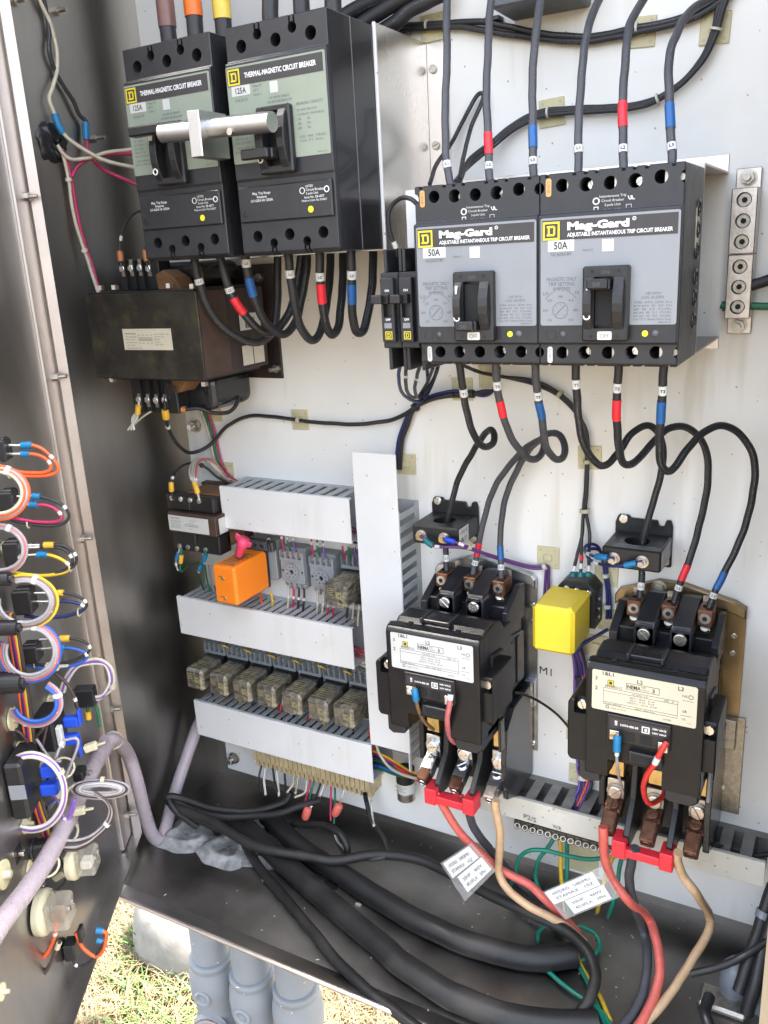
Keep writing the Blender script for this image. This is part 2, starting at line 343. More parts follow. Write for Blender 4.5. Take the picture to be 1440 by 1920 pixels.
def copy_tree(o, dx=0, dd=0, dz=0, parent=None):
    c = o.copy(); COL.objects.link(c); c.parent = parent
    if parent is None:
        c.location = (o.location.x + dx * S, o.location.y - dd * S, o.location.z + dz * S)
    a = ORG[o.name]; ORG[c.name] = (a[0] + dx, a[1] + dd, a[2] + dz)
    for ch in list(o.children): copy_tree(ch, dx, dd, dz, c)
    return c
def cut(ob, mb):                 # real holes: subtract the builder's closed shapes from the object
    org = ORG[ob.name]; me = bpy.data.meshes.new('c')
    me.from_pydata([((v[0] - org[0]) * S, -(v[1] - org[1]) * S, (v[2] - org[2]) * S) for v in mb.v], [], mb.f)
    bm = bmesh.new(); bm.from_mesh(me); bmesh.ops.remove_doubles(bm, verts=bm.verts, dist=1e-7); bmesh.ops.recalc_face_normals(bm, faces=bm.faces); bm.to_mesh(me); bm.free()
    b2 = bmesh.new(); b2.from_mesh(ob.data); bmesh.ops.remove_doubles(b2, verts=b2.verts, dist=1e-7); b2.to_mesh(ob.data); b2.free()
    c = bpy.data.objects.new('c', me); COL.objects.link(c)
    tmp = bpy.data.objects.new('h', ob.data.copy()); COL.objects.link(tmp)
    md = tmp.modifiers.new('b', 'BOOLEAN'); md.object = c; md.operation = 'DIFFERENCE'; md.solver = 'EXACT'; md.use_self = True
    dg = bpy.context.evaluated_depsgraph_get(); dg.update()
    new = bpy.data.meshes.new_from_object(tmp.evaluated_get(dg)); new.name = ob.data.name
    if len(new.polygons) > 4: ob.data = new
    if not ob.data.materials and len(tmp.data.materials): ob.data.materials.append(tmp.data.materials[0])
    bpy.data.objects.remove(tmp); bpy.data.objects.remove(c)
def smooth(pts, k=6):            # Catmull-Rom
    p = [Vector(q) for q in pts]; p = [p[0] * 2 - p[1]] + p + [p[-1] * 2 - p[-2]]; out = []
    for i in range(1, len(p) - 2):
        a, b, c, d = p[i - 1:i + 3]
        n = max(2, min(k, int((c - b).length / 3) + 1))
        for j in range(n):
            t = j / n
            out.append(.5 * ((2 * b) + (c - a) * t + (2 * a - 5 * b + 4 * c - d) * t * t + (3 * b - a - 3 * c + d) * t ** 3))
    out.append(p[-2]); return out
def pix(w_):
    v = Vector((w_[0], -w_[1], w_[2])) - CAM; z = v.dot(FW); return (720 + FPX * v.dot(RT) / z, 960 - FPX * v.dot(UP) / z)
def resample(path, step):
    L = [0]
    for a, b in zip(path, path[1:]): L.append(L[-1] + (b - a).length)
    n = max(2, int(L[-1] / step) + 1); out = []; j = 0
    for i in range(n + 1):
        t = L[-1] * i / n
        while j < len(L) - 2 and L[j + 1] < t: j += 1
        u = (t - L[j]) / max(1e-9, L[j + 1] - L[j]); out.append(path[j].lerp(path[j + 1], min(1, max(0, u))))
    return out
def cable(name, label, cat, pts, r, m, bands=(), n=10, group=None, parent=None, tip=None):
    """pts: world points or (px, py, d) already converted. bands: (px, py, length, material, part name, extra radius[, text])."""
    path = smooth(pts); rj = random.Random(label); ph = [rj.uniform(0, 6.28) for _ in range(6)]; L_ = 0
    for i in range(1, len(path) - 1):
        L_ += (path[i] - path[i - 1]).length; e = min(1, i / 4, (len(path) - 1 - i) / 4) * min(r * .09, .3)
        path[i] = path[i] + Vector((math.sin(L_ * .09 + ph[0]) + .6 * math.sin(L_ * .23 + ph[1]), math.sin(L_ * .08 + ph[2]), math.sin(L_ * .1 + ph[3]) + .6 * math.sin(L_ * .21 + ph[4]))) * e
    mid = path[len(path) // 2]
    if parent is None:
        ob = MB().tube(path, r, n).build(name, m, None, tuple(mid)); tag(ob, label, cat, group)
    else: ob = MB().tube(path, r, n).build(name, m, parent)
    if name in ('power_cable', 'feeder_cable') or (name == 'control_wire' and r > 2.1 and m == 'black_cable'):
        k = MB(); fl_ = resample(path, .55); run = False; cl = Vector((CAM.x, -CAM.y, CAM.z)); off = rj.uniform(-.6, .6)
        for i in range(4, len(fl_) - 4):
            if i % 70 == 0: run = rj.random() < .55
            if not run or rj.random() < .35: continue
            t = (fl_[i + 1] - fl_[i - 1]).normalized(); o = (cl - fl_[i]); o = (o - t * o.dot(t)).normalized(); sd_ = t.cross(o); o2 = (o * math.cos(off) + sd_ * math.sin(off)); sd2 = t.cross(o2)
            c = fl_[i] + o2 * (r + .04); hw = rj.uniform(.35, .62); hl = rj.uniform(.08, .2)
            k.add([c - sd2 * hw - t * hl, c + sd2 * hw - t * hl, c + sd2 * hw + t * hl, c - sd2 * hw + t * hl], [(0, 1, 2, 3)])
        if k.v: k.build('printed_legend', 'legend', ob)
    if bands:
        fine = resample(path, 1.)
        for bd in bands:
            px, py, ln, bm_, bn, ex = bd[:6]
            k = min(range(len(fine)), key=lambda i: (pix(fine[i])[0] - px) ** 2 + (pix(fine[i])[1] - py) ** 2)
            h = max(1, int(ln / 2)); seg = fine[max(0, k - h):min(len(fine), k + h + 1)]
            if len(seg) < 2: continue
            q = MB().tube(seg[::2] if len(seg) > 6 else seg, r + ex, n).build(bn, bm_, ob)
            if len(bd) > 6:
                c = seg[len(seg) // 2]; t = (seg[-1] - seg[0]).normalized(); 
                if t.z > 0: t = -t
                out = (Vector((CAM.x, -CAM.y, CAM.z)) - c).normalized(); out = (out - t * out.dot(t)).normalized()
                a = t.cross(out)
                wv = Vector((a.x, a.y, a.z))
                if wv.x < 0: wv = -wv
                MB().text(bd[6], c + out * (r + ex + .15) - t * (-1.2) - wv * 0, 2.6, U=wv, V=-t, align='C', bold=.03).build('lettering', 'ink', ob)
    return ob
def structure(ob): return tag(ob, kind='structure')
# ================================================================== setting: cabinet shell, ground
structure(MB().box(-480, 322, -3, 0, -672, 590, 1).build('back_panel', 'panel', None, (-79, 0, -100)))
structure(MB().box(-529, 348, -33, -30, -712, 640).build('wall_back', 'steel_wall', None, (0, -30, 0)))
structure(MB().box(-529, -526, -30, 166, -709, 640).build('wall_left', 'steel_wall', None, (-526, 60, 0)))
wr = structure(MB().box(345, 348, -30, 250, -709, 640).box(316.5, 348, 250, 252, -709, 640).build('wall_right', 'steel_wall', None, (345, 60, 0)))
structure(MB().box(-529, 348, -30, 240, 640, 643).build('ceiling', 'steel_wall', None, (0, 60, 640)))
fl = structure(MB().box(-529, 348, -33, 238, -712, -709).build('cabinet_floor', 'steel_floor', None, (0, 60, -709)))
lip = MB().prism([(237, -712), (263, -702), (263, -699.5), (237, -709)], 'x', -529, 348)
lip.build('front_lip', 'steel_door', fl)
MB().cyl((-529, 264, -700.5), (348, 264, -700.5), 3.2, n=12).build('rolled_edge', 'steel_trim', fl)
GZ = -1190
g = MB(); N = 60
for i in range(N + 1):
    for j in range(N + 1):
        u, v = (i / N - .5) * 2, (j / N - .5) * 2
        x, d = u * abs(u) ** 2 * 60000 + u * 900 - 300, v * abs(v) ** 2 * 60000 + v * 900 + 100
        g.v.append((x, d, GZ + 14 * math.sin(x * .011) * math.cos(d * .013) + random.uniform(-4, 4)))
g.f = [(i * (N + 1) + j, (i + 1) * (N + 1) + j, (i + 1) * (N + 1) + j + 1, i * (N + 1) + j + 1) for i in range(N) for j in range(N)]; g.sm = [True] * len(g.f)
structure(g.build('ground', 'soil', None, (0, 0, GZ)))
# dry grass and weeds under the cabinet: too many blades to count
def blades(name, label, mname, n, region, h0, h1, w0, lean):
    b = MB(); rnd = random.Random(name)
    for _ in range(n):
        px, py = rnd.uniform(region[0], region[2]), rnd.uniform(region[1], region[3])
        x, d, z = PZ(px, py, GZ)
        a = rnd.uniform(0, 6.28); h = rnd.uniform(h0, h1); l = rnd.uniform(.2, 1) * lean * h; wd = rnd.uniform(.6, 1.4) * w0
        dx, dy = math.cos(a), math.sin(a); v = []
        for k in range(4):
            t = k / 3; ww = wd * (1 - t * .9)
            cx, cy, cz = x + dx * l * t ** 1.6, d + dy * l * t ** 1.6, z - 6 + h * (t - .25 * lean * t * t)
            v += [(cx - dy * ww, cy + dx * ww, cz), (cx + dy * ww, cy - dx * ww, cz)]
        b.add(v, [(0, 1, 3, 2), (2, 3, 5, 4), (4, 5, 7, 6)], True)
    o = b.build(name, mname, None, PZ((region[0] + region[2]) / 2, (region[1] + region[3]) / 2, GZ)); return tag(o, label, 'grass', kind='stuff')
blades('dry_grass', 'pale dry grass lying on the ground below the cabinet', 'straw', 9000, (120, 1640, 760, 2150), 20, 75, 1.7, 1.6)
blades('weeds', 'bright green weeds growing beside the grey conduit fittings', 'leaf', 420, (215, 1800, 400, 1960), 25, 60, 4.0, 1.1)
blades('weed_tuft', 'small green tuft growing in front of the concrete footing', 'leaf', 26, (255, 1765, 290, 1800), 60, 110, 4.0, .9)
# concrete footing
c0 = PZ(330, 1800, GZ); rnd = random.Random(3); b = MB()
b.ball((c0[0], c0[1] - 40, GZ + 5), 1, 22, 12, (125, 90, 150)); b.v = [(x + rnd.uniform(-4, 4), y + rnd.uniform(-4, 4), min(z, GZ + 120) + rnd.uniform(-3, 3)) for x, y, z in b.v]
tag(b.build('concrete_footing', 'concrete', None, (c0[0], c0[1], GZ)), 'weathered concrete lump on the ground behind the dry grass', 'footing')
# grey conduit bodies below the floor
def conduit(px, py, r, dz, label):
    x, d, z = P(px, py, 175); t = thing('conduit_fitting', label, 'conduit', (x, d, GZ), 'painted conduit fittings below the cabinet')
    zt = -716; H = lambda v: z + v + dz - GZ
    MB().lathe([(0, zt - GZ), (r * .84, zt - GZ), (r * .84, H(40))], (x, d, GZ), (0, 0, 1), 28).build('pipe', 'pipe_paint', t)
    MB().lathe([(r * .84, H(46)), (r * .98, H(45)), (r * 1.02, H(42)), (r * 1.02, H(37)), (r * .96, H(35)), (r * .97, H(30)), (r * 1.08, H(22)), (r * 1.13, H(5)), (r * 1.10, H(-18)), (r * .98, H(-32)), (r * .95, H(-50)), (r * 1.04, H(-62)), (r * 1.08, H(-90)), (r * .96, -40), (0, -40)], (x, d, GZ), (0, 0, 1), 32).build('body', 'pipe_paint', t)
    fx = Vector((CAM.x - x, -CAM.y - d)).normalized(); a0 = Vector((fx.x, fx.y, 0)); q0 = Vector((-fx.y, fx.x, 0))
    if q0.x > 0: q0 = -q0
    def plug(zc, rr, phi, sq):
        a = a0 * math.cos(phi) + q0 * math.sin(phi); ql = Vector((-a.y, a.x, 0)); b_ = Vector((x, d, zc)) + a * (r * .95)
        pl = MB().lathe([(rr * 1.1, -3), (rr, 0), (rr, r * .2), (rr * .9, r * .25), (rr * .62, r * .25), (rr * .6, r * .12), (0, r * .1)], b_, a, 24).build('plug', 'pipe_paint', t)
        q = MB(); c = b_ + a * (r * .11); n = rr * sq
        q.add([c + ql * (n * i) + Vector((0, 0, n * j)) + a * k for k in (0, .8) for i, j in ((-1, -1), (1, -1), (1, 1), (-1, 1))], [(0, 1, 2, 3), (4, 5, 6, 7), (0, 1, 5, 4), (1, 2, 6, 5), (2, 3, 7, 6), (3, 0, 4, 7)])
        q.build('square_recess', 'rust', pl)
        if rr > 15: MB().torus(b_ + a * (r * .2), rr * .98, 1.0, axis=a, n=26).build('rust_ring', 'rust', pl)
    plug(z - 2 + dz, r * .42, .62, .42); plug(z - 62 + dz, r * .8, .5, .4)
    return t
conduit(402, 1835, 31, 0, 'light grey conduit fitting furthest left below the cabinet lip')
conduit(478, 1870, 31, 2, 'light grey conduit fitting in the middle of the three')
conduit(560, 1900, 31, 4, 'light grey conduit fitting furthest right of the three')
# ================================================================== the open door
DZ0, DZ1 = -696, 638
def dprism(mb, s0, s1, h0, h1, z0, z1):
    v = [DD(s, h, z) for s in (s0, s1) for h in (h0, h1) for z in (z0, z1)]
    return mb.add(v, [(0, 1, 3, 2), (4, 6, 7, 5), (0, 4, 5, 1), (2, 3, 7, 6), (0, 2, 6, 4), (1, 5, 7, 3)])
door = thing('cabinet_door', 'open stainless steel cabinet door at the left edge, wired inside', 'door', DD(0, 0, DZ0))
dprism(MB(), 0, 560, -3, 0, DZ0, DZ1).build('door_sheet', 'steel_door', door)
dprism(MB(), -1.5, 0, -3, 18, DZ0 + 1.5, DZ1).build('hinge_side_flange', 'steel_trim', door)
dprism(MB(), -1.5, 560, -3, 18, DZ0, DZ0 + 1.5).build('bottom_flange', 'steel_door', door)
dprism(MB(), .5, 40, .3, 3, DZ0 + 4, DZ1).build('hinge_leaf', 'steel_trim', door)
for px, py in ((37, 367), (95, 710), (150, 1013), (207, 1330), (235, 1533)):
    q = PD(px, py, 3); s_ = (Vector((q[0], -q[1])) - DH).dot(DT); z = q[2]; s_ = min(max(s_, 5), 9)
    MB().hexa(DD(s_, 3, z), DD(s_, 8, z), 5.2).cyl(DD(s_, 8, z), DD(s_, 17, z), 2.3, n=10).build('hinge_nut', 'screw_dull', door)
# ================================================================== upper left: two large breakers on a bent steel pan
pan = thing('mounting_pan', 'shiny bent steel pan standing behind the two tall breakers', 'bracket', (-210, 0, 98))
MB().box(-336, -87, 110.5, 112.5, 98, 300, .5).build('face', 'steel_pan', pan)
MB().box(-88.8, -87, 0, 112.4, 98, 301.5).build('side_wall', 'steel_pan', pan)
MB().box(-89.4, -86, 110, 113.4, 98, 302, .8).build('folded_edge', 'duct_white', pan)
MB().box(-87, -63, 0, 1.8, 118, 301, .4).build('flange', 'steel_trim', pan)
MB().box(-336, -334, 0, 110, 98, 300).build('side_wall', 'steel_pan', pan)
for px, py, a in ((812, 130, 40), (818, 273, 160)):
    x, d, z = P(px, py, 2); MB().screw((x, 1.9, z), 4.2, 2.6, a).build('screw', 'screw_dull', pan)

def big_breaker(x0, z0, label, on):
    t = thing('molded_case_breaker', label, 'circuit breaker', (x0, 113, z0), 'tall breakers at the upper left')
    W, H = 110, 199.6; X = lambda v: x0 + v; Z = lambda v: z0 + v
    pr = [(114, 0), (192, 0), (197, 3), (197, 68), (198, 69), (198, 169), (194, 171), (194, H), (114, H)]
    case = MB().prism([(a, Z(b)) for a, b in pr], 'x', X(0), X(W)).build('case', 'black_case', t, bevel=.9)
    c = MB()
    top = [(17.5, 182.5, 5.6), (55.7, 182.4, 5.6), (93, 182.3, 5.8), (36.3, 189.7, 4.6), (74.1, 189.5, 4.6)]
    bot = [(19.1, 17.7, 5.4), (56.3, 17.8, 5.4), (93.9, 17.5, 5.4), (37.4, 10.8, 4.4), (75.3, 10.7, 4.4)]
    for u, v, r in top + bot: c.cyl((X(u), 150, Z(v)), (X(u), 205, Z(v)), r, n=20)
    for u in (36.3, 74.1): c.box(X(u - 3.4), X(u - 1.4), 175, 205, Z(193), Z(205)); c.box(X(u + 1.4), X(u + 3.4), 175, 205, Z(193), Z(205))
    for u in (37.4, 75.3): c.box(X(u - 3.2), X(u - 1.2), 175, 205, Z(-5), Z(7)); c.box(X(u + 1.2), X(u + 3.2), 175, 205, Z(-5), Z(7))
    cut(case, c)
    for u, v, r in top[:3] + bot[:3]: MB().screw((X(u), 151, Z(v)), r * .8, 4, random.uniform(0, 180)).build('terminal_screw', 'screw_dull', t)
    MB().box(X(W - .3), X(W + .25), 154, 154.8, Z(0), Z(H)).build('case_seam', 'label_grey', t)
    MB().box(X(W - .1), X(W + .2), 115, 153, Z(1), Z(H - 1)).build('side_panel', 'black_shiny', t); MB().box(X(W - .1), X(W + .2), 156, 191, Z(1), Z(H - 1)).build('side_panel', 'black_shiny', t)
    lab = MB().plate(X(.6), X(108.6), 198, 198.5, Z(83.5), Z(166.5), 1.5).build('face_label', 'label_green', t)
    MB().box(X(1.8), X(106.4), 198.5, 198.8, Z(150), Z(164.8)).build('title_strip', 'strip_black', lab)
    MB().text('THERMAL-MAGNETIC CIRCUIT BREAKER', (X(21.5), 198.9, Z(155.4)), 4.3, w=78, bold=.025).build('lettering', 'white_print', lab)
    MB().logo(X(2.6), Z(150.6), 13.4, 198.85).build('emblem', 'yellow_print', lab)
    MB().box(X(5.6), X(26.5), 198.5, 198.75, Z(141.3), Z(149.8)).build('rating_sticker', 'label_white', lab); MB().box(X(48.6), X(57.2), 198.5, 198.75, Z(139.4), Z(148.8)).build('rating_sticker', 'label_white', lab)
    MB().text('125A', (X(16), 198.85, Z(143.2)), 5, w=12, align='C', bold=.02).build('lettering', 'ink', lab)
    k = MB()
    k.text('KAL36125', (X(16), 198.6, Z(136.5)), 2.6, w=14, align='C')
    for i, q in enumerate(('Poles 3P', '60°C', 'Series 1')): k.text(q, (X(30), 198.6, Z(146.5 - i * 3.6)), 2.1)
    k.text('ON TRIP OR OPERATE', (X(58), 198.6, Z(134.5)), 2.1, w=22, align='C').text('OFF RESTORE PRIOR OFF', (X(58), 198.6, Z(131)), 2.1, w=27, align='C')
    k.text('BREAKING CAPACITY', (X(90), 198.6, Z(126)), 2.4, w=28, align='C')
    for i, q in enumerate(('EN AMP. RMS SYM', 'COURANT D\'INTERRUP.', '240        42k', '480        25k', '600        22k')): k.text(q, (X(76), 198.6, Z(121 - i * 3.7)), 1.9)
    for i, q in enumerate(('LUGS   WIRE   TORQUE', 'CU/AL  75°C   30 N·m')): k.text(q, (X(77), 198.6, Z(99 - i * 3.4)), 1.9)
    k.text('INTERRUPTING RATING', (X(4), 198.6, Z(122)), 2, w=25)
    for i in range(6): k.text(('Volts  Amps', '240   42000', '480   25000', '600   22000', '250V DC 10k', 'MAX 125 HACR')[i], (X(5), 198.6, Z(118 - i * 3.5)), 1.8)
    k.text('USE COPPER OR AL', (X(6), 198.6, Z(96)), 1.9).text('60/75°C WIRE 350 kcmil', (X(4), 198.6, Z(92.6)), 1.9).text('48940-121-01', (X(100), 198.6, Z(85.3)), 1.3, align='C')
    k.build('fine_print', 'ink_grey', lab)
    # handle surround
    bz = MB().box(X(35), X(72), 198.4, 206, Z(71), Z(128), 1.4).build('handle_surround', 'black_part', t)
    cut(bz, MB().box(X(45), X(60), 199, 215, Z(77.5), Z(124)))
    g = MB()
    for sx in (36.5, 60.4): 
        arc = [(199, Z(75)), (206, Z(75)), (210, Z(82)), (212.5, Z(92)), (213, Z(100)), (212.5, Z(108)), (210, Z(118)), (206, Z(124.5)), (199, Z(124.5))]
        g.prism(arc, 'x', X(sx), X(sx + 8.4))
    g.build('handle_guide', 'black_part', t, bevel=.6)
    MB().box(X(39.5), X(41), 206, 214.4, Z(112), Z(118)).build('on_mark', 'white_print', t)
    MB().torus((X(40.6), 211.6, Z(83.5)), 2.6, .7).build('off_mark', 'white_print', t)
    zc = 121 if on else 88
    hb = MB().box(X(45.6), X(59.4), 203, 219, Z(zc - 5), Z(zc + 4), 1.2)
    hb.box(X(28), X(58), 218.6, 225, Z(zc - 5), Z(zc + 4), 1.2) if not on else hb.box(X(26), X(66), 217, 228, Z(zc - 6), Z(zc + 3), 1.5)
    hb.build('handle', 'black_part', t)
    for u in (43, 66):
        MB().cyl((X(u), 205.9, Z(126.2)), (X(u), 206.3, Z(126.2)), .9, n=10).cyl((X(u), 205.9, Z(73)), (X(u), 206.3, Z(73)), .9, n=10).build('rivet_hole', 'black_hole', t)
    # trip cover
    tc = MB().box(X(2.4), X(107.4), 196.5, 200, Z(30.6), Z(62.6), 1.2).build('trip_cover', 'black_case', t)
    k = MB()
    for i, q in enumerate(('Mag. Trip Range', 'Amperes', 'LO 625A HI 1250A')): k.text(q, (X(30), 200.15, Z(55 - i * 3.2)), 2.3, align='C', bold=.01)
    k.build('rating_print', 'white_print', tc); k = MB()
    k.text('LISTED', (X(80), 200.15, Z(57)), 2).text('Circuit Breaker', (X(80), 200.15, Z(53.8)), 2.3).text('3-pole Unit', (X(80), 200.15, Z(50.8)), 2.1).text('Issue No. EB-6877', (X(78), 200.15, Z(47.6)), 2.1).text('Made in U.S.A. File E10027', (X(75), 200.15, Z(44.8)), 1.8)
    MB().torus((X(76), 200.1, Z(54.5)), 2.6, .3).build('approval_mark', 'white_print', tc); MB().torus((X(102.5), 200.1, Z(54)), 2.4, .45).build('approval_mark', 'white_print', tc)
    k.build('fine_print', 'white_print', tc)
    MB().cyl((X(84), 199.9, Z(38)), (X(84), 200.3, Z(38)), 2.9, n=22).build('inspection_dot', 'yellow_dot', tc)
    MB().screw((X(9.2), 199, Z(39)), 3.4, 1.6, 120).build('cover_screw', 'black_part', tc)
    return t
big_breaker(-326.5, 100.2, 'tall black breaker with green label behind the aluminium handle bar, at the far left', True)
big_breaker(-198.6, 99.4, 'tall black breaker with green label beside the bent steel pan', False)
# aluminium operating bar on the left breaker's handle
t = thing('handle_extension', 'bare aluminium round bar through a square block, across both tall breakers', 'handle', (-203, 228, 205))
MB().cyl((-256, 228, 214), (-129, 229, 209.8), 8.6, n=32).build('round_bar', 'aluminium', t, bevel=.6)
MB().box(-209.5, -196, 206, 246, 187, 226, .8).build('clamp_block', 'aluminium', t)
q = P(432, 247, 236); MB().cyl((q[0], 234, q[2]), (q[0], 237.6, q[2]), 3.0, n=16).cyl((q[0], 237, q[2]), (q[0], 237.8, q[2]), 1.4, n=6).build('set_screw', 'tin_lug', t)

# ================================================================== two grey-label breakers on a hat bracket
hat = thing('hat_bracket', 'bent steel bracket with turned flanges carrying the grey label breakers', 'bracket', (80, 0, 0))
MB().box(-50, 217, 134, 136, 0, 150, .4).build('face', 'duct_white', hat)
MB().box(-50, 216, 0, 134.6, 149, 150.6).build('top_web', 'steel_trim', hat)
MB().box(-50, 216, 0, 134.6, -.6, 1).build('bottom_web', 'steel_wall', hat)
MB().box(-50, 216, 0, 1.6, 150.4, 165.5, .3).build('flange', 'steel_trim', hat); MB().box(-50, 216, 0, 1.6, -11, -.4, .3).build('flange', 'steel_trim', hat)

def grey_breaker(x0, label, on):
    t = thing('magnetic_trip_breaker', label, 'circuit breaker', (x0, 136, 0), 'grey label breakers on the bracket')
    X = lambda v: x0 + v; W, H = 108.4, 146.5
    pr = [(136.2, 0), (213, 0), (216, 2), (216, 18), (221, 18.6), (221, 116.4), (216.5, 117.4), (216.5, H), (136.2, H)]
    case = MB().prism(pr, 'x', X(.1), X(W)).build('case', 'black_case', t, bevel=.8)
    top = [(18, 137.5), (36.5, 136.8), (54.8, 136.4), (73.1, 136.4), (91.7, 137.5)]; bot = [(19, 10.8), (37.1, 10.9), (55.9, 11), (73.9, 11.1), (92.6, 11.3)]
    c = MB()
    for i, (u, v) in enumerate(top + bot): c.cyl((X(u), 178, v), (X(u), 225, v), 5.2 if i % 5 in (1, 3) else 4.9, n=20)
    for u in (4.5, 26, 34.6, 43, 63, 71, 80, 99): c.box(X(u), X(u + 3), 205, 225, H - 2.6, H + 5); c.box(X(u + 1), X(u + 4), 205, 225, -5, 2)
    for u in (-.4, 108.8): c.cyl((X(u), 170, 136.5), (X(u), 225, 136.5), 4.4, n=18); c.cyl((X(u), 170, 11), (X(u), 225, 11), 4.2, n=18)
    cut(case, c)
    for i, (u, v) in enumerate(top + bot):
        if i % 5 in (1, 3): MB().screw((X(u + 1), 199, v), 3.6, 5, 25 + 40 * i, slot=.2).build('terminal_screw', 'screw', t)
        else: MB().box(X(u + .6), X(u + 5.2), 180, 206, v - 5, v + 5).build('busbar_end', 'tin_lug', t)
    MB().box(X(107.9), X(108.8), 138, 214, 3, 143).build('case_side', 'black_part', t)
    MB().plate(X(5.2), X(9.6), 216.6, 217, 130, 143.2, 1.8).build('line_tag', 'orange_tag', t)
    MB().plate(X(6.8), X(11), 216.1, 216.5, 2.5, 15.6, 1.8).build('load_tag', 'label_white', t)
    MB().text('LINE', (X(6.3), 217.1, 136.6), 2.4, U=(0, 0, -1), V=(1, 0, 0), align='C', w=8.6).text('LOAD', (X(7.8), 216.6, 9), 2.3, U=(0, 0, -1), V=(1, 0, 0), align='C', w=9).build('lettering', 'ink_brown', t)
    k = MB()
    for i, (q, wd) in enumerate((('Instantaneous Trip', 20), ('Circuit Breaker', 17), ('3-pole Unit', 12), ('Made in USA', 13))): k.text(q, (X(57), 216.7, 126.3 - i * 3.1 - (i == 3) * .6), 1.9, w=wd, align='C')
    k.torus((X(44.5), 216.6, 124), 2.2, .6).frame(X(42.6), X(46.4), 116.6, 120.2, .7, 216.5).text('UL', (X(68), 216.7, 123.6), 2.7, bold=.05, shear=-.3).frame(X(67), X(71), 117.2, 120.4, .3, 216.5)
    k.build('approval_print', 'label_white', t)
    lab = MB().plate(X(2.6), X(107.6), 221, 221.5, 32.8, 114.2, 1.8).build('face_label', 'label_grey', t)
    MB().box(X(4), X(106), 221.5, 221.8, 97.6, 112.4).build('title_strip', 'strip_black', lab)
    MB().text('Mag-Gard', (X(24), 221.9, 104.9), 5.4, w=47, bold=.05).text('ADJUSTABLE INSTANTANEOUS TRIP CIRCUIT BREAKER', (X(24), 221.9, 99.7), 2.9, w=78.5, bold=.012).torus((X(74.6), 221.85, 110), 1.2, .22).text('R', (X(74.6), 221.95, 109.3), 1.3, align='C').build('lettering', 'white_print', lab)
    MB().box(X(4.4), X(18.3), 221.7, 221.95, 97.7, 111.6).build('emblem_ground', 'strip_black', lab)
    MB().logo(X(4.6), 97.9, 13.4, 222.0).build('emblem', 'yellow_print', lab)
    MB().box(X(8.6), X(29.4), 221.5, 221.75, 89.2, 98).build('rating_sticker', 'label_white', lab); MB().box(X(51), X(59.8), 221.5, 221.75, 87.6, 96.4).build('rating_sticker', 'label_white', lab)
    MB().text('50A', (X(19), 221.9, 90.9), 5.6, w=11, align='C', bold=.02).build('lettering', 'ink', lab)
    k = MB().text('FAL3605018M', (X(19), 221.6, 85.8), 2.5, w=16, align='C').text('Series 3', (X(36), 221.6, 88.5), 1.8)
    for i, q in enumerate(('MAGNETIC ONLY', 'TRIP SETTING', 'AMPERES')): k.text(q, (X(19.6), 221.6, 67 - i * 3.7), 2.9, w=(24, 21, 14)[i], align='C')
    k.text('LO', (X(4.6), 221.6, 56.5), 2.6).text('HI', (X(33.5), 221.6, 56.5), 2.6, align='R')
    for i, q in enumerate(('155', '200', '270', '340', '410', '480', '550')):
        a = math.radians(225 - 45 * i); k.text(q, (X(18.8) + 12.2 * math.cos(a), 221.6, 43.6 + 10.6 * math.sin(a)), 2, align='C')
    k.torus((X(18.8), 221.5, 44.5), 6.2, .18, n=28).cyl((X(15), 221.55, 41), (X(22), 221.55, 48), .25, n=6)
    for i in range(7): k.text(str(i + 1), (X(18.8) + 4.6 * math.cos(math.radians(225 - 45 * i)), 221.6, 43.8 + 4.6 * math.sin(math.radians(225 - 45 * i))), 1.3, align='C')
    arc = [Vector((X(19.2) + 14.5 * math.cos(math.radians(a)), 221.55, 46 + 14 * math.sin(math.radians(a)))) for a in range(150, 25, -10)]
    k.tube(arc[:5], .15, 5).tube(arc[-5:], .15, 5)
    k.build('dial_print', 'ink_grey', lab); k = MB()
    k.text('USE WITH', (X(90), 221.6, 55), 1.8, align='C').text('LUG: AL50FA', (X(90), 221.6, 52), 2.1, align='C')
    for i in range(6): k.text(('WIRE  AWG  LB·IN  N·m', '#14-#10  35  4.0  CU', '#8  40  4.5  CU/AL', '#6-#4  45  5.1  CU/AL', '#3-#2  50  5.6  CU/AL', 'Use 75°C Rated Wire Only')[i], (X(76), 221.6, 48.6 - i * 2.5), 1.6, w=28)
    k.text('48840-002-01', (X(99), 221.6, 34), 1.2, align='C')
    k.build('fine_print', 'ink_grey', lab)
    bz = MB().box(X(38.5), X(73.5), 221.3, 230, 21, 77.3, 1.4).build('handle_surround', 'black_part', t)
    cut(bz, MB().box(X(47.6), X(62), 222, 240, 31, 69.5))
    g = MB()
    for sx in (40.5, 62.6):
        arc = [(222, 30), (230, 30), (233.5, 36), (236, 44), (236.4, 50), (236, 56), (233.5, 64), (230, 69.5), (222, 69.5)]
        g.prism(arc, 'x', X(sx), X(sx + (6.4 if sx < 50 else 8.2)))
    g.build('handle_guide', 'black_part', t, bevel=.6)
    MB().box(X(48), X(61.6), 222.4, 226.5, 33, 67).build('handle_well', 'black_hole', t)
    MB().box(X(43.2), X(44.3), 232, 235.6, 60, 66.5).build('on_mark', 'white_print', t)
    MB().torus((X(43.6), 234.6, 40.6), 2.3, .6).build('off_mark', 'white_print', t)
    zc = 64 if on else 34
    h = MB().box(X(48.4), X(61.2), 224, 237, zc - 4, zc + 4, 1).box(X(45), X(60.5), 236.6, 243, zc - 3.2, zc + 4.4, 1.1).build('handle', 'black_part', t)
    MB().text('50', (X(52.8), 243.15, zc - 1), 3.2, align='C', w=5.5).build('rating_emboss', 'grey_part', h)
    MB().plate(X(51), X(62), 230, 230.4, 22.4, 28.8, 1).build('off_tag', 'label_white', t)
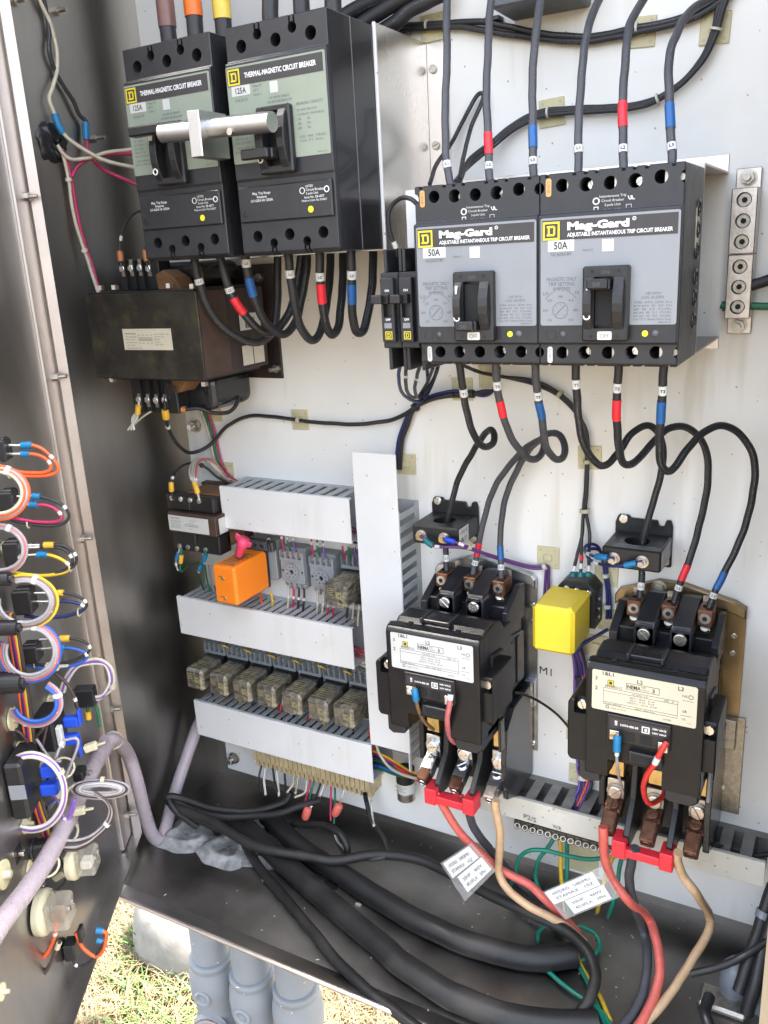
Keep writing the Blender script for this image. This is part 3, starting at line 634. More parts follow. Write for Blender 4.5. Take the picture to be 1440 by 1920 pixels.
    MB().text('OFF', (X(56.5), 230.5, 23.8), 3.4, align='C', w=7).build('lettering', 'ink_brown', t)
    MB().text('ON', (X(56), 230.1, 71.4), 2.8, align='C').build('lettering', 'grey_part', t)
    q = MB()
    for u, v in ((46, 73.5), (66, 73.5), (46, 25), (66, 25)): q.cyl((X(u), 229.8, v), (X(u), 230.2, v), 1.2, n=10)
    q.build('rivet_hole', 'black_hole', t)
    MB().cyl((X(85), 221, 26.2), (X(85), 221.4, 26.2), 2.3, n=20).build('inspection_dot', 'yellow_dot', t)
    MB().ball((X(92.4), 220.6, 26.2), 2.9, 16, 10, (1, .8, 1)).build('push_button', 'grey_part', t)
    MB().ball((X(21), 220.6, 25.9), 2.5, 16, 10, (1, .8, 1)).build('push_button', 'grey_part', t)
    MB().torus((X(11.4), 220.7, 25.6), 4.3, .5).build('knockout_ring', 'black_part', t)
    return t
gl = grey_breaker(0, 'left one of the two grey label breakers, its handle down at OFF', False)
gr = grey_breaker(108.6, 'right one of the two grey label breakers, its handle up at ON', True)
for i, z in enumerate((116, 100, 84, 64, 48, 30)):
    MB().torus((217.6, 158, z), 5.4, 1.4, axis=(1, 0, 0), n=16, k=6).cyl((216.9, 158, z), (217.6, 158, z), 4.6, n=16).build('side_boss', 'black_shiny', gr)
MB().box(217.3, 217.7, 152, 166, 86, 116).build('side_sticker', 'label_cream', gr)
for z in (11, 136.5): MB().cyl((214, 150, z), (214, 212, z), 2.6, n=12).build('tie_rod', 'screw_dull', gr)
# ================================================================== two slim plug breakers
def slim(x0, label):
    t = thing('slim_breaker', label, 'circuit breaker', (x0, 140, -10), 'slim single pole breakers'); X = lambda v: x0 + v
    MB().box(X(0), X(18.4), 140, 201, 12, 78.5, 1).build('case', 'black_case', t)
    MB().box(X(0), X(3.4), 140, 193, 78.5, 98.5, .5).box(X(15), X(18.4), 140, 193, 78.5, 98.5, .5).box(X(3.4), X(15), 140, 165, 78.5, 97).build('line_barrier', 'black_case', t)
    MB().box(X(0), X(3.4), 140, 192, -9, 12, .5).box(X(15), X(18.4), 140, 192, -9, 12, .5).box(X(3.4), X(15), 140, 165, -8, 12).build('load_barrier', 'black_case', t)
    MB().screw((X(11.5), 170, 84), 4, 6, 70).build('line_screw', 'screw', t); MB().screw((X(12), 170, 6), 3.8, 6, 10).build('load_screw', 'screw', t)
    fc = MB().box(X(2.5), X(15.5), 200, 207, 18, 74, .8).build('face', 'black_case', t)
    cut(fc, MB().box(X(5), X(13.5), 202, 215, 40, 60))
    MB().box(X(5.4), X(13), 203, 212, 52, 60, .5).box(X(-1), X(9), 211.5, 219, 52.5, 60, .8).build('handle', 'black_part', t)
    MB().text('ON', (X(9.4), 207.2, 62.3), 2, align='C', bold=.03).text('OFF', (X(9.4), 207.2, 37), 2, align='C', bold=.03).build('lettering', 'white_print', fc)
    MB().box(X(5.4), X(12.8), 207, 207.3, 30.4, 35).build('trip_window', 'label_grey', fc)
    MB().logo(X(6), 20.6, 7, 207.1).build('emblem', 'yellow_print', fc)
    return t
slim(-45.4, 'slim black breaker further left beside the grey label breakers')
slim(-26.6, 'slim black breaker touching the left grey label breaker')

# dark device showing its lower edge at the very top
x, d, z = P(985, 4, 60); t = thing('junction_box', 'dark grey box whose bottom edge shows at the top of the picture', 'box', (x, 0, z))
MB().box(x - 34, x + 44, .5, 60, z, z + 60, 2).build('case', 'grey_part', t); MB().box(x - 60, x - 44, .5, 12, z + 2, z + 6, .6).build('clip', 'black_part', t)
# ================================================================== transformers
def term_block(t, x0, x1, d0, d1, z0, z1, scr, up=True):
    MB().box(x0, x1, d0, d1, z0, z1, 1).build('terminal_block', 'black_part', t)
    for sx, sz in scr:
        MB().box(sx - 2.6, sx + 2.6, d1, d1 + 1.4, sz - 9, sz + (10 if up else 7)).build('terminal_strap', 'screw_dull', t)
        MB().screw((sx, d1 + 1.4, sz), 4, 2.6, random.uniform(0, 180)).build('terminal_screw', 'screw', t)
    for a, b in zip(scr, scr[1:]):
        m = (a[0] + b[0]) / 2; MB().box(m - 1, m + 1, d1, d1 + 5, z0 + 2, z1 - 2).build('barrier', 'black_part', t)
t = thing('control_transformer', 'large dark iron transformer below the far left breaker', 'transformer', (-391, 0, -50))
MB().box(-478, -305, .2, 4, -50, 91, .5).build('mounting_plate', 'iron_side', t)
MB().box(-476, -307, 27, 147, -29, 66, 1).build('iron_core', 'iron_side', t)
MB().box(-477, -306, 147, 150, -31, 67, .7).build('front_plate', 'transformer_iron', t)
MB().box(-476, -312, 34, 146, 66, 69).build('clamp_plate', 'black_part', t)
MB().box(-470, -316, 34, 144, -33, -29).build('clamp_plate', 'black_part', t)
MB().box(-306.8, -306.3, 100, 147, -29, 66).build('side_strap', 'iron_brown', t)
for z0, z1 in ((68, 99), (-78, -32)):
    MB().plate(-438, -342, 20, 95, z0, z1, 14, 5).build('coil', 'black_shiny', t, bevel=9, seg=3)
MB().prism([(-384, 68), (-386, 86), (-374, 91), (-358, 82), (-348, 68)], 'd', 97, 124).build('coil_paper', 'coil_paper', t, bevel=2, seg=2)
MB().prism([(-381, -33), (-378, -52), (-368, -50), (-350, -33)], 'd', 97, 126).build('coil_paper', 'coil_paper', t, bevel=2, seg=2)
for i in range(7): MB().cyl((-383 + i * 2.6, 132, -38 - i * .6), (-390 + i * 3.6, 130, -60 + i * 1.4), .7, n=6).build('paper_fold', 'black_part', t)
term_block(t, -449, -386, 96, 117, 69, 105, [(-441, 94.5), (-427, 94.5), (-413, 94.3), (-399.6, 93.5)])
term_block(t, -456, -382, 96, 117, -78, -34, [(-443, -62), (-428.5, -62), (-414.5, -62), (-400.5, -61.5)], False)
n_ = MB().box(-423, -348, 150, 150.4, 2.8, 27).build('nameplate', 'label_cream', t)
k = MB().text('TRANSFORMER', (-420, 150.5, 20.5), 1.9)
for i, q in enumerate(('TYPE  9070T1000D1', 'PRIMARY  480 V', 'SECONDARY 120 V', '1.0 KVA   60 HZ', 'INSULATION CLASS 180°C')): k.text(q, (-419, 150.5, 17 - i * 3.2), 1.5)
k.text('H1    H3    H2    H4', (-388, 150.5, 19), 1.5, align='C', w=22).text('X2    X3    X1    X4', (-388, 150.5, 10), 1.5, align='C', w=22)
for z in (16.5, 15, 13.5): k.box(-399, -377, 150.4, 150.6, z, z + .4)
for i in range(6): k.text(('VOLTS  CONNECT  LINES', '240 H1-H3 H2-H4', '480 H2-H3', '120 X1-X4', 'LISTED  E61239', '')[i] or ' ', (-374, 150.5, 20 - i * 2.9), 1.4)
k.build('fine_print', 'ink_grey', n_)
for x in (-421, -398, -373, -350): MB().cyl((x, 150.3, 25.4), (x, 150.6, 25.4), .5, n=8).build('plate_rivet', 'ink_brown', n_)
s1 = MB().box(-306.3, -305.9, 38, 78, 17, 36).build('side_sticker', 'label_white', t)
for i in range(12): MB().box(-305.9, -305.6, 50 + i * 1.6, 50 + i * 1.6 + (.5, .9, .4)[i % 3], 19, 31).build('bar', 'ink', s1)
for d0 in (36, 58): MB().box(-306.3, -305.9, d0, d0 + 20, -24, -1).build('side_sticker', 'duct_old', t)
for px, py, dd, ax in ((483, 521, 8, (0, 1, 0)), (515, 692, 8, (0, 1, 0))):
    x, d, z = P(px, py, 10); MB().hexa((x, 4, z), (x, 9, z), 5.5).cyl((x, 9, z), (x, 20, z), 2.7, n=10).build('mounting_bolt', 'screw_dull', t)
for px, py, dd in ((190, 542, 140), (216, 541, 140), (318, 538, 140), (362, 539, 130), (384, 722, 130), (212, 714, 140)):
    x, d, z = P(px, py, dd); MB().hexa((x, dd, z - 1), (x, dd, z + 4), 4.6).build('clamp_bolt', 'tin_lug', t)

t = thing('small_transformer', 'small brown transformer left of the orange relay', 'transformer', (-420, 0, -275))
MB().box(-461, -379, 16, 78, -249, -221.5, .8).build('iron_core', 'iron_brown', t)
MB().box(-452, -379, 2, 14, -275, -196).build('mounting_plate', 'iron_brown', t)
MB().plate(-448, -383, 12, 56, -221.5, -197, 8, 4).build('coil', 'coil_paper', t, bevel=5, seg=2)
MB().plate(-448, -383, 12, 56, -274, -249, 8, 4).build('coil', 'coil_paper', t, bevel=5, seg=2)
for a, b in ((-468, -427), (-426, -386)):
    MB().box(a, b, 48, 70, -220, -199.5, 1.2).build('terminal_block', 'black_part', t)
    MB().box(a + 3, b + 3, 46, 70, -278, -251, 1.2).build('terminal_block', 'black_part', t)
for i, x in enumerate((-456, -440, -423.5, -408.5)): MB().screw((x, 70, -204), 3.4, 2.6, 20 + 50 * i).build('terminal_screw', 'screw', t)
for i, x in enumerate((-452.7, -438, -422, -407)): MB().screw((x, 70, -272), 3.4, 2.6, 80 + 50 * i).build('terminal_screw', 'screw_dull', t)
n_ = MB().box(-460, -391, 78, 78.4, -247, -225.5).build('nameplate', 'label_white', t)
k = MB().text('TRANSFORMER', (-457, 78.5, -230), 1.8)
for i in range(4): k.text(('VOLTS PRI 240/480', 'VOLTS SEC 120', 'VA 100  HZ 50/60', 'TEMP CLASS 105')[i], (-456, 78.5, -234 - i * 3), 1.6)
for i in range(4): k.text(('H1 H3 H2 H4', '240  480', 'X2   X1', '120 V')[i], (-424, 78.5, -231 - i * 4), 1.5)
for z in (-236.5, -238.5): k.box(-432, -408, 78.4, 78.6, z, z + .35)
k.build('fine_print', 'ink_grey', n_)
for d0 in (34, 54): MB().box(-379, -378.6, d0, d0 + 17, -247, -226).build('side_sticker', 'label_white', t)

# ================================================================== wire ducts
def hduct(label, x0, x1, zt, zb, D, pitch, gap, cover, body, phase=0, cx0=None, zc=None):
    t = thing('wire_duct', label, 'wire duct', ((x0 + x1) / 2, 0, zb), 'slotted wire ducts')
    a, b = zt - 1.2, zb + 1.2
    MB().box(x0 + 2, x1 - 1, .2, 1.8, b, a).build('duct_base', body, t)
    MB().box(x0 + 2, x1 - 1, 1.8, D - 3, b, b + 1.6).build('lower_wall', body, t)
    MB().box(x0 + 2, x1 - 1, 1.8, 9, a - 1.6, a).build('back_rail', body, t)
    MB().box(x0 + 2, x1 - 1, D - 7, D - 1.6, a - 1.6, a, .3).build('front_rail', body, t)
    x = x0 + 3 + phase; first = None
    while x + pitch - gap < x1 - 1:
        if first is None:
            first = MB().box(x, x + pitch - gap, 9, D - 7, a - 1.6, a).build('finger', body, t)
            fx = x
        else:
            c = first.copy(); COL.objects.link(c); c.location = ((x - fx) * S, 0, 0)
        x += pitch
    cv = MB(); rr = random.Random(label); tl = rr.uniform(-.8, .8); bw = rr.uniform(.5, 1.2); ln = x1 - x0
    def bowf(p): u = (p[0] - x0) / ln; return (p[0], p[1] + bw * math.sin(math.pi * u) + tl * (p[2] - zb) / (zt - zb) * .6, p[2] + tl * (u - .5))
    n = 12
    pr = [(D - 1.6, zb + .5), (D - 1.1, zb), (D - .4, zb), (D, zb + .6), (D, zt - .6), (D - .4, zt), (D - 4.6, zt + .2), (D - 4.6, zt - .8), (D - 1.6, zt - 1.0)]
    v = [bowf((x0 + ln * i / n, q[0], q[1])) for i in range(n + 1) for q in pr]; m = len(pr)
    cv.add(v, [(i * m + k, i * m + (k + 1) % m, (i + 1) * m + (k + 1) % m, (i + 1) * m + k) for i in range(n) for k in range(m)] + [tuple(range(m)), tuple(range(n * m, n * m + m))])
    cv.build('cover', cover, t)
    return t
hduct('top slotted wire duct with white cover above the orange relay', -383, -184.5, -184.7, -242.3, 57.2, 17, 8, 'duct_white', 'duct_grey', 2)
hduct('middle white wire duct under the orange relay', -485, -193, -356.2, -413.8, 57.2, 12.2, 5.2, 'duct_white', 'duct_grey', 3)
hduct('lowest white wire duct under the row of amber relays', -477.7, -175.6, -520.4, -578, 57.2, 12.4, 5.4, 'duct_white', 'duct_grey', 2)
hduct('stained wire duct running below both contactors to the right', -36, 301, -541.5, -572, 55, 22, 10, 'duct_old', 'duct_dirty', 44)
t = thing('wire_duct', 'tall vertical white wire duct left of the contactors', 'wire duct', (-147, 0, -530), 'slotted wire ducts')
MB().box(-176, -117.6, 56, 57.7, -517.7, -125.7, .5).build('cover', 'duct_white', t)
MB().box(-174, -119.5, .2, 1.8, -560, -196).build('duct_base', 'duct_grey', t)
MB().box(-174, -172.6, 1.8, 55, -517, -414).build('left_wall', 'duct_grey', t)
MB().box(-121, -119.5, 1.8, 11, -560, -196).build('back_rail', 'duct_grey', t)
MB().box(-121, -119.5, 51, 56, -545, -196).build('front_rail', 'duct_white', t)
first = None
for i in range(22):
    z = -200 - i * 15.5
    if first is None: first = MB().box(-121, -119.5, 11, 51, z - 7.5, z).build('finger', 'duct_grey', t)
    else: c = first.copy(); COL.objects.link(c); c.location = (0, 0, -i * 15.5 * S)

# ================================================================== sockets and relays
def screws4(t, x0, w, d, z, m='screw_dull'):
    for i in range(4):
        x = x0 + w * (i + .5) / 4
        MB().screw((x, d - 5, z), 3, 3, 30 + 47 * i).build('terminal_screw', m, t)
def socket8(x0, label, zt=-436.5):
    t = thing('relay_socket', label, 'relay socket', (x0 + 19.5, 0, zt - 74), 'grey relay sockets'); X = lambda v: x0 + v
    MB().box(X(0), X(39.4), .3, 16, zt - 74, zt, .8).build('base', 'socket_grey', t)
    a = MB().box(X(.6), X(38.8), 14, 27, zt - 19, zt - 1, .8).build('screw_bank', 'socket_grey', t)
    c = MB()
    for i in range(4): c.box(X(2 + 9.1 * i), X(2 + 9.1 * i + 7.2), 18, 35, zt - 14, zt + 4)
    cut(a, c)
    MB().box(X(4), X(36), 15.5, 27, zt - 66, zt - 20, .8).build('relay_seat', 'black_part', t)
    screws4(t, X(1), 37.4, 23, zt - 8.6, 'screw')
    return t
def relay(x0, zt, label, ring=False):
    t = thing('plug_relay', label, 'relay', (x0 + 15, 28, zt - 33), 'clear amber plug relays'); X = lambda v: x0 + v
    MB().box(X(0), X(32), 27.5, 75, zt - 33.5, zt, 4).build('cover', 'relay_amber', t)
    MB().box(X(-.6), X(32.6), 27.2, 31, zt - 34.2, zt + .7, .8).build('base', 'black_part', t)
    k = MB()
    for i in range(4): k.box(X(5), X(14), 75, 75.25, zt - 8 - i * 2.6, zt - 7 - i * 2.6)
    k.box(X(18), X(26), 75, 75.2, zt - 20, zt - 11); k.build('printed_label', 'relay_print', t)
    MB().cyl((X(23.5), 75.1, zt - 15), (X(23.5), 75.5, zt - 15), 1.1, n=10).build('indicator', 'ink', t)
    k = MB()
    for i in range(6): k.box(X(6), X(22 + (i * 5) % 6), 40 + i * 5, 41 + i * 5, zt, zt + .2)
    k.build('printed_lines', 'relay_print', t)
    t.rotation_euler = (random.uniform(-.025, .025), random.uniform(-.03, .03), random.uniform(-.03, .03))
    if ring: MB().torus((X(16), 74.2, zt - 17), 14, .9, n=28).build('cracked_rim', 'clear_plastic', t)
    return t
ORD = ('first', 'second', 'third', 'fourth', 'fifth', 'sixth', 'seventh')
for i in range(7):
    x = -474 + 41.75 * i
    socket8(x, 'grey relay socket holding the %s amber relay of the lower row' % ORD[i])
    relay(x + 3, -458.5, '%s amber plug relay from the left in the lower row%s' % (ORD[i], ', with a cracked rim' if i == 4 else ''), i == 4)
# upper row
def octal(x0, zt, label):
    t = thing('octal_socket', label, 'relay socket', (x0 + 18, 0, zt - 56), 'empty round pin sockets'); X = lambda v: x0 + v
    MB().box(X(0), X(36.5), .3, 21, zt - 56, zt, .8).build('base', 'socket_grey', t)
    a = MB().box(X(-1), X(37), 20, 28, zt - 18, zt - 4, .6).build('screw_bank', 'socket_light', t)
    b = MB().box(X(4), X(37), 20, 28, zt - 57, zt - 46, .6).build('screw_bank', 'socket_light', t)
    for o, z0 in ((a, zt - 14), (b, zt - 60)):
        c = MB()
        for i in range(4): c.box(X(1 + 8.9 * i + (3 if o is b else 0)), X(7.4 + 8.9 * i + (3 if o is b else 0)), 22, 35, z0, z0 + 12)
        cut(o, c)
    f = MB().box(X(-.5), X(36.6), 20.6, 27, zt - 47, zt - 17, .5).build('face', 'socket_light', t)
    r = MB().cyl((X(18), 26.5, zt - 32), (X(18), 30, zt - 32), 11.2, n=32).build('pin_ring', 'socket_light', t, bevel=.5)
    c = MB().cyl((X(18), 20, zt - 32), (X(18), 40, zt - 32), 3.4, n=16)
    for i in range(8):
        an = math.radians(22.5 + 45 * i); c.cyl((X(18) + 7.4 * math.cos(an), 22, zt - 32 + 7.4 * math.sin(an)), (X(18) + 7.4 * math.cos(an), 40, zt - 32 + 7.4 * math.sin(an)), 1.25, n=10)
    cut(r, c)
    MB().cyl((X(18), 27.02, zt - 32), (X(18), 27.2, zt - 32), 10, n=24).build('pin_well', 'black_hole', t)
    for sx in (2.6, 33.6): MB().cyl((X(sx), 26.9, zt - 32), (X(sx), 27.3, zt - 32), 1.5, n=12).build('fixing_hole', 'black_hole', t)
    screws4(t, X(0), 36, 27, zt - 9, 'screw'); screws4(t, X(3), 35, 27, zt - 52, 'screw')
    return t
octal(-317.5, -272, 'empty grey octal socket nearest the orange relay')
octal(-270.5, -274.5, 'empty grey octal socket left of the upper amber relay')
t = socket8(-223, 'grey relay socket behind the upper amber relay', -270)
relay(-221, -291, 'single amber plug relay of the upper row, left of the vertical duct')
t = thing('relay_socket', 'dark grey socket behind the orange relay', 'relay socket', (-350, 0, -322), 'grey relay sockets')
MB().box(-374, -327, .3, 24, -322, -266, 1).build('base', 'socket_grey', t); MB().box(-374, -327, 20, 30, -280, -266, 1).build('screw_bank', 'grey_part', t); screws4(t, -373, 45, 32, -273)
t = thing('timing_relay', 'bright orange box relay with two small screws on its face', 'relay', (-355, 30, -331))
MB().box(-373.5, -336.5, 30, 101, -331.5, -278.5, 3.2).build('cover', 'orange_case', t)
MB().box(-373, -337, 27, 33, -331, -279, 1).build('base', 'black_part', t)
for z in (-294.6, -322.6):
    MB().screw((-356, 100.5, z), 2.6, 1.8, 15).build('adjusting_screw', 'brass', t); MB().box(-364, -358.6, 101, 101.25, z + 1.2, z + 2.2).build('mark', 'ink_brown', t)
k = MB()
for i in range(9): k.box(-368 + (i % 2), -344 - (i * 3) % 6, 50 + i * 5, 52.2 + i * 5, -278.5, -278.25)
k.build('printed_lines', 'ink_brown', t)
t = thing('twist_connector', 'magenta winged twist connector above the orange relay', 'wire connector', (-348, 60, -275))
a = Vector(P(447, 1042, 72)); b = Vector(P(459, 1008, 72)); ax = (b - a).normalized()
MB().lathe([(0, 0), (4.6, 0), (5.6, 2), (6.2, 14), (7.4, 18), (7.8, 28), (0, 28)], a, ax, 14).build('cone', 'pink', t)
for sg in (-1, 1):
    o = a + ax * 21; side = ax.cross(Vector((0, 1, 0))).normalized() * sg
    MB().add([o + side * 6 + ax * -3, o + side * 13 + ax * 3, o + side * 13 + ax * 9, o + side * 6 + ax * 8] + [o + side * 6 + ax * -3 + Vector((0, 3, 0)), o + side * 13 + ax * 3 + Vector((0, 3, 0)), o + side * 13 + ax * 9 + Vector((0, 3, 0)), o + side * 6 + ax * 8 + Vector((0, 3, 0))], [(0, 1, 2, 3), (4, 5, 6, 7), (0, 1, 5, 4), (1, 2, 6, 5), (2, 3, 7, 6), (3, 0, 4, 7)]).build('wing', 'pink', t, bevel=.7)
# ================================================================== terminal strip, capacitor, panel studs
t = thing('terminal_strip', 'yellowed comb-like terminal strip under the lowest wire duct', 'terminal block', (-297, 0, -630))
for i in range(25):
    x = -395 + i * 8
    if i == 0:
        f0 = MB().box(x, x + 6.6, .5, 36, -612, -578, .5).box(x + .6, x + 6, .5, 32, -622, -611, .5).box(x + 1.6, x + 5, 20, 30, -626, -621, .5).build('terminal', 'terminal_beige', t)
        MB().box(x, x + 203, .4, 12, -600, -580).build('rail', 'terminal_beige', t)
    else: c = f0.copy(); COL.objects.link(c); c.location = (8 * i * S, 0, 0)
t = thing('capacitor', 'small metal capacitor can with a printed band below the vertical duct', 'capacitor', (-146, 22, -612))
MB().cyl((-145, 24, -612), (-145, 24, -570), 12.5, n=28).build('can', 'tin_lug', t, bevel=.8)
MB().cyl((-145, 24, -600), (-145, 24, -585), 12.7, n=28, caps=False).build('printed_band', 'label_white', t)
MB().cyl((-145, 24, -585), (-145, 24, -566), 12.9, n=28).build('sleeve', 'black_part', t, bevel=.6)
k = MB()
for i in range(3): k.text(('370 VAC 60 Hz', '5 MFD', 'PROTECTED')[i], (-146, 37.1, -589 - i * 3.4), 2, align='C')
k.build('fine_print', 'ink_grey', t)
for px, py, lab in ((364, 799, 'panel mounting nut on a stud below the large transformer'), (437, 1423, 'panel mounting nut at the lower left corner of the white panel')):
    x, d, z = P(px, py, 4); t = thing('mounting_nut', lab, 'nut', (x, 0, z), 'nuts fixing the panel')
    MB().cyl((x, .1, z), (x, 2, z), 9.5, n=22).build('washer', 'screw_dull', t); MB().hexa((x, 2, z), (x, 9, z), 7.2).build('nut', 'screw_dull', t); MB().cyl((x, 9, z), (x, 15, z), 3.8, n=14).build('stud', 'screw', t)

for s_, px, py, h, w_ in (('P2/S', 982, 1534, 6.5, 16), ('W/R', 1036, 1552, 5.5, 11)):
    tag(MB().text(s_, P(px, py, 56.6), h, w=w_, U=(.98, 0, -.1)).build('handwritten_note', 'ink_grey', None, P(px, py, 56)), 'smudged handwriting on the stained duct cover, %s' % ('left mark' if px < 1000 else 'right mark'), 'marking')
# ================================================================== contactors
def contactor(xc, label, plate_m, lug_m, low_m, ink_m, lab_m, first):
    t = thing('motor_contactor', label, 'contactor', (xc, 0, -528), 'large motor contactors'); X = lambda v: xc + v; PR = 63 if first else 69
    MB().prism([(X(a), b) for a, b in ((-66, -279), (-62, -272), (-20, -257), (4, -257), (58, -270), (PR, -276), (PR, -505 if first else -404), (40, -506 if first else -405), (40, -425 if first else -404.5), (-58, -425), (-66, -345))], 'd', 1, 4).build('back_plate', plate_m, t, bevel=.5)
    MB().prism([(X(a), b) for a, b in ((-66, -291), (-66, -279), (-62, -272), (-20, -257), (4, -257), (58, -270), (PR, -276), (PR, -288), (58, -283), (4, -270), (-20, -270), (-60, -284))], 'd', 4, 11).build('plate_lip', plate_m, t, bevel=1.2)
    if not first: MB().box(X(44), X(76), 1, 4, -526, -405.5, .5).build('lower_strip', 'screw_dull', t)
    MB().cyl((X(-19), 11, -263.5), (X(-19), 12.5, -263.5), 8, n=20).build('washer', 'screw_dull', t)
    MB().hexa((X(-19), 12.5, -263.5), (X(-19), 18, -263.5), 6).build('plate_bolt', 'screw_dull', t)
    for u, z in ((57, -495), (62, -330), (62, -310)): MB().screw((X(u - (0 if z < -400 else 4)), 4, z), 3, 1.6, 50).build('plate_screw', 'screw', t)
    MB().box(X(50), X(PR - 1), 4, 14, -440, -405, .8).build('coil_bracket', plate_m if first else 'screw_dull', t)
    for z in (-414, -430): MB().cyl((X(57), 14, z), (X(57), 14.6, z), 3.4, n=18).build('bracket_rivet', 'label_white', t)
    # line side block
    MB().box(X(-56), X(46), 11, 62, -405, -292, 1.2).build('base_block', 'black_part', t)
    for a, b in ((-57, -48), (-27, -8), (8, 27), (44.5, 51.5)):
        z1 = -262 if a in (-27, 8) else -276
        MB().prism([(14, -320), (14, z1 - 3), (30, z1), (80 if a in (-27, 8) else 60, z1 - 12 if a in (-27, 8) else z1 - 14), (84 if a in (-27, 8) else 70, z1 - 17 if a in (-27, 8) else -296), (84 if a in (-27, 8) else 70, -320)], 'x', X(a), X(b)).build('terminal_wall', 'black_case', t, bevel=1.2, seg=2)
    for u in (-18, 17.5):
        MB().plate(X(u - 11), X(u + 11), 60, 84, -300, -276, 6).build('screw_boss', 'black_case', t, bevel=1)
        MB().screw((X(u), 84, -286.5), 6.6, 3.6, 40 if u < 0 else 130, slot=.13).build('cover_screw', 'screw' if first else 'screw_dull', t)
    MB().prism([(52, -330), (52, -301), (84, -301), (84, -330)], 'x', X(-8), X(8)).build('saddle', 'black_case', t, bevel=1)
    for u in (-35, 0, 35.5):
        b = MB().box(X(u - 7.5), X(u + 7.5), 34, 57, -281, -264, 1).build('line_lug', lug_m, t)
        cut(b, MB().cyl((X(u), 44, -290), (X(u), 44, -250), 4.6, n=18))
        MB().cyl((X(u), 57, -272), (X(u), 58.6, -272), 5.6, n=22).build('clamp_screw', 'screw' if first else 'tin_lug', t, bevel=.4)
        MB().cyl((X(u), 58.5, -272), (X(u), 58.8, -272), 2.7, n=6).build('hex_recess', 'black_hole', t)
        MB().box(X(u - 6), X(u + 6), 30, 33, -276, -258).build('lug_tongue', 'screw_dull', t)
        MB().screw((X(u), 48, -288), 5, 8, 20, axis=(0, .7, .6)).build('terminal_screw', 'screw_dull', t)
    # middle and front covers
    MB().prism([(62, -415), (62, -306), (86, -304), (94, -293), (112, -287), (134, -287.5), (142, -293), (142, -415)], 'x', X(-52), X(53)).build('arc_cover', 'black_gloss', t, bevel=2.4, seg=2)
    arc = [o for o in t.children if o.name.startswith('arc_cover')][0]; cut(arc, MB().box(X(-33.5), X(19.5), 92, 200, -440, -390))
    MB().prism([(11.5, -402), (11.5, -340), (60, -330), (92, -326), (92, -402)], 'x', X(-54), X(49.5)).build('side_body', 'black_gloss', t, bevel=1.5)
    for u0, u1 in ((-54.5, -34), (20, 56)): MB().prism([(92.5, -400), (92.5, -326), (128, -320), (128, -404)], 'x', X(u0), X(u1)).build('side_cheek', 'black_gloss', t, bevel=1.5)
    for d, uu in ((30, 49.5), (52, 49.5), (100, 56), (116, 56)): MB().box(X(uu), X(uu + 1.4), d, d + 9, -396, -338, .4).build('side_rib', 'black_case', t)
    MB().prism([(136, -412), (136, -293), (146, -289.5), (154, -291), (158, -296), (158, -412)], 'x', X(-56), X(54)).build('front_cover', 'black_gloss', t, bevel=2.2, seg=2)
    fc_ = [o for o in t.children if o.name.startswith('front_cover')][0]; cut(fc_, MB().box(X(-33), X(19), 120, 200, -430, -392))
    MB().box(X(-20), X(12), 120, 139, -289, -284.6, .8).build('clip', 'black_shiny', t)
    for u in (-22, 10): MB().box(X(u), X(u + 3.4), 116, 142, -289, -282.6, .8).build('clip_rib', 'black_case', t)
    for u in (-34, 22): MB().box(X(u), X(u + 5), 142, 148, -291, -288.4).build('vent_slot', 'black_hole', t)
    for a, b, z0, z1 in ((-76, -52, -407, -338), (49, 65, -388, -334)):
        e = MB().prism([(X(a), z0 + 4), (X(a + 3), z0), (X(b), z0), (X(b), z1), (X(a + 3), z1), (X(a), z1 - 4)], 'd', 92, 150).build('mounting_ear', 'black_gloss', t, bevel=1.4)
        u = -62.5 if a < 0 else 57; z = -345
        cut(e, MB().box(X(u - 7), X(u + 7), 141, 160, z - 7.5, z + 7.5))
        MB().screw((X(u), 141, z), 5.2, 5, 70 if a < 0 else 100, slot=.1).build('ear_screw', 'screw', t)
    MB().prism([(X(-64), -405), (X(-64), -424), (X(-58), -428), (X(-42), -425), (X(-42), -405)], 'd', 96, 150).build('skirt', 'black_case', t, bevel=1.2)
    MB().prism([(X(20), -405), (X(20), -424), (X(24), -428), (X(46), -428), (X(53), -422), (X(53), -405)], 'd', 100, 152).build('skirt', 'black_case', t, bevel=2)
    MB().box(X(54.5), X(58), 100, 112, -446, -406, .8).build('side_contact', 'label_grey' if not first else 'black_shiny', t)
    # coil terminals
    cb = MB().box(X(-34), X(26), 150, 161, -368, -340, .8).build('coil_terminal_block', 'black_part', t)
    MB().box(X(-31), X(23), 161, 161.3, -353.5, -342.5).build('coil_tag', 'strip_black', cb)
    k = MB().text('31074-400-38', (X(-21), 161.4, -350), 2.3, w=17, bold=.02).text('208V 60HZ', (X(9), 161.4, -347), 1.9, w=13, bold=.02).text('240V 60HZ', (X(9), 161.4, -351.4), 1.9, w=13, bold=.02).text('B03', (X(-26), 161.4, -348), 2.4, U=(0, 0, -1), V=(1, 0, 0), bold=.03, align='C')
    k.frame(X(-.6), X(6.6), -352.5, -345.6, 1, 161.3).box(X(2), X(4.4), 161.3, 161.5, -350.5, -347.6)
    k.build('lettering', 'white_print', cb)
    for u in (-18, -2): MB().box(X(u), X(u + 11), 161, 161.4, -365, -356).build('empty_slot', 'black_hole', cb)
    MB().box(X(-12), X(20), 158, 164, -386, -374, .8).build('auxiliary_slot', 'black_part', t)
    MB().box(X(-9), X(17), 164, 164.3, -384, -377).build('slot_mouth', 'black_hole', t)
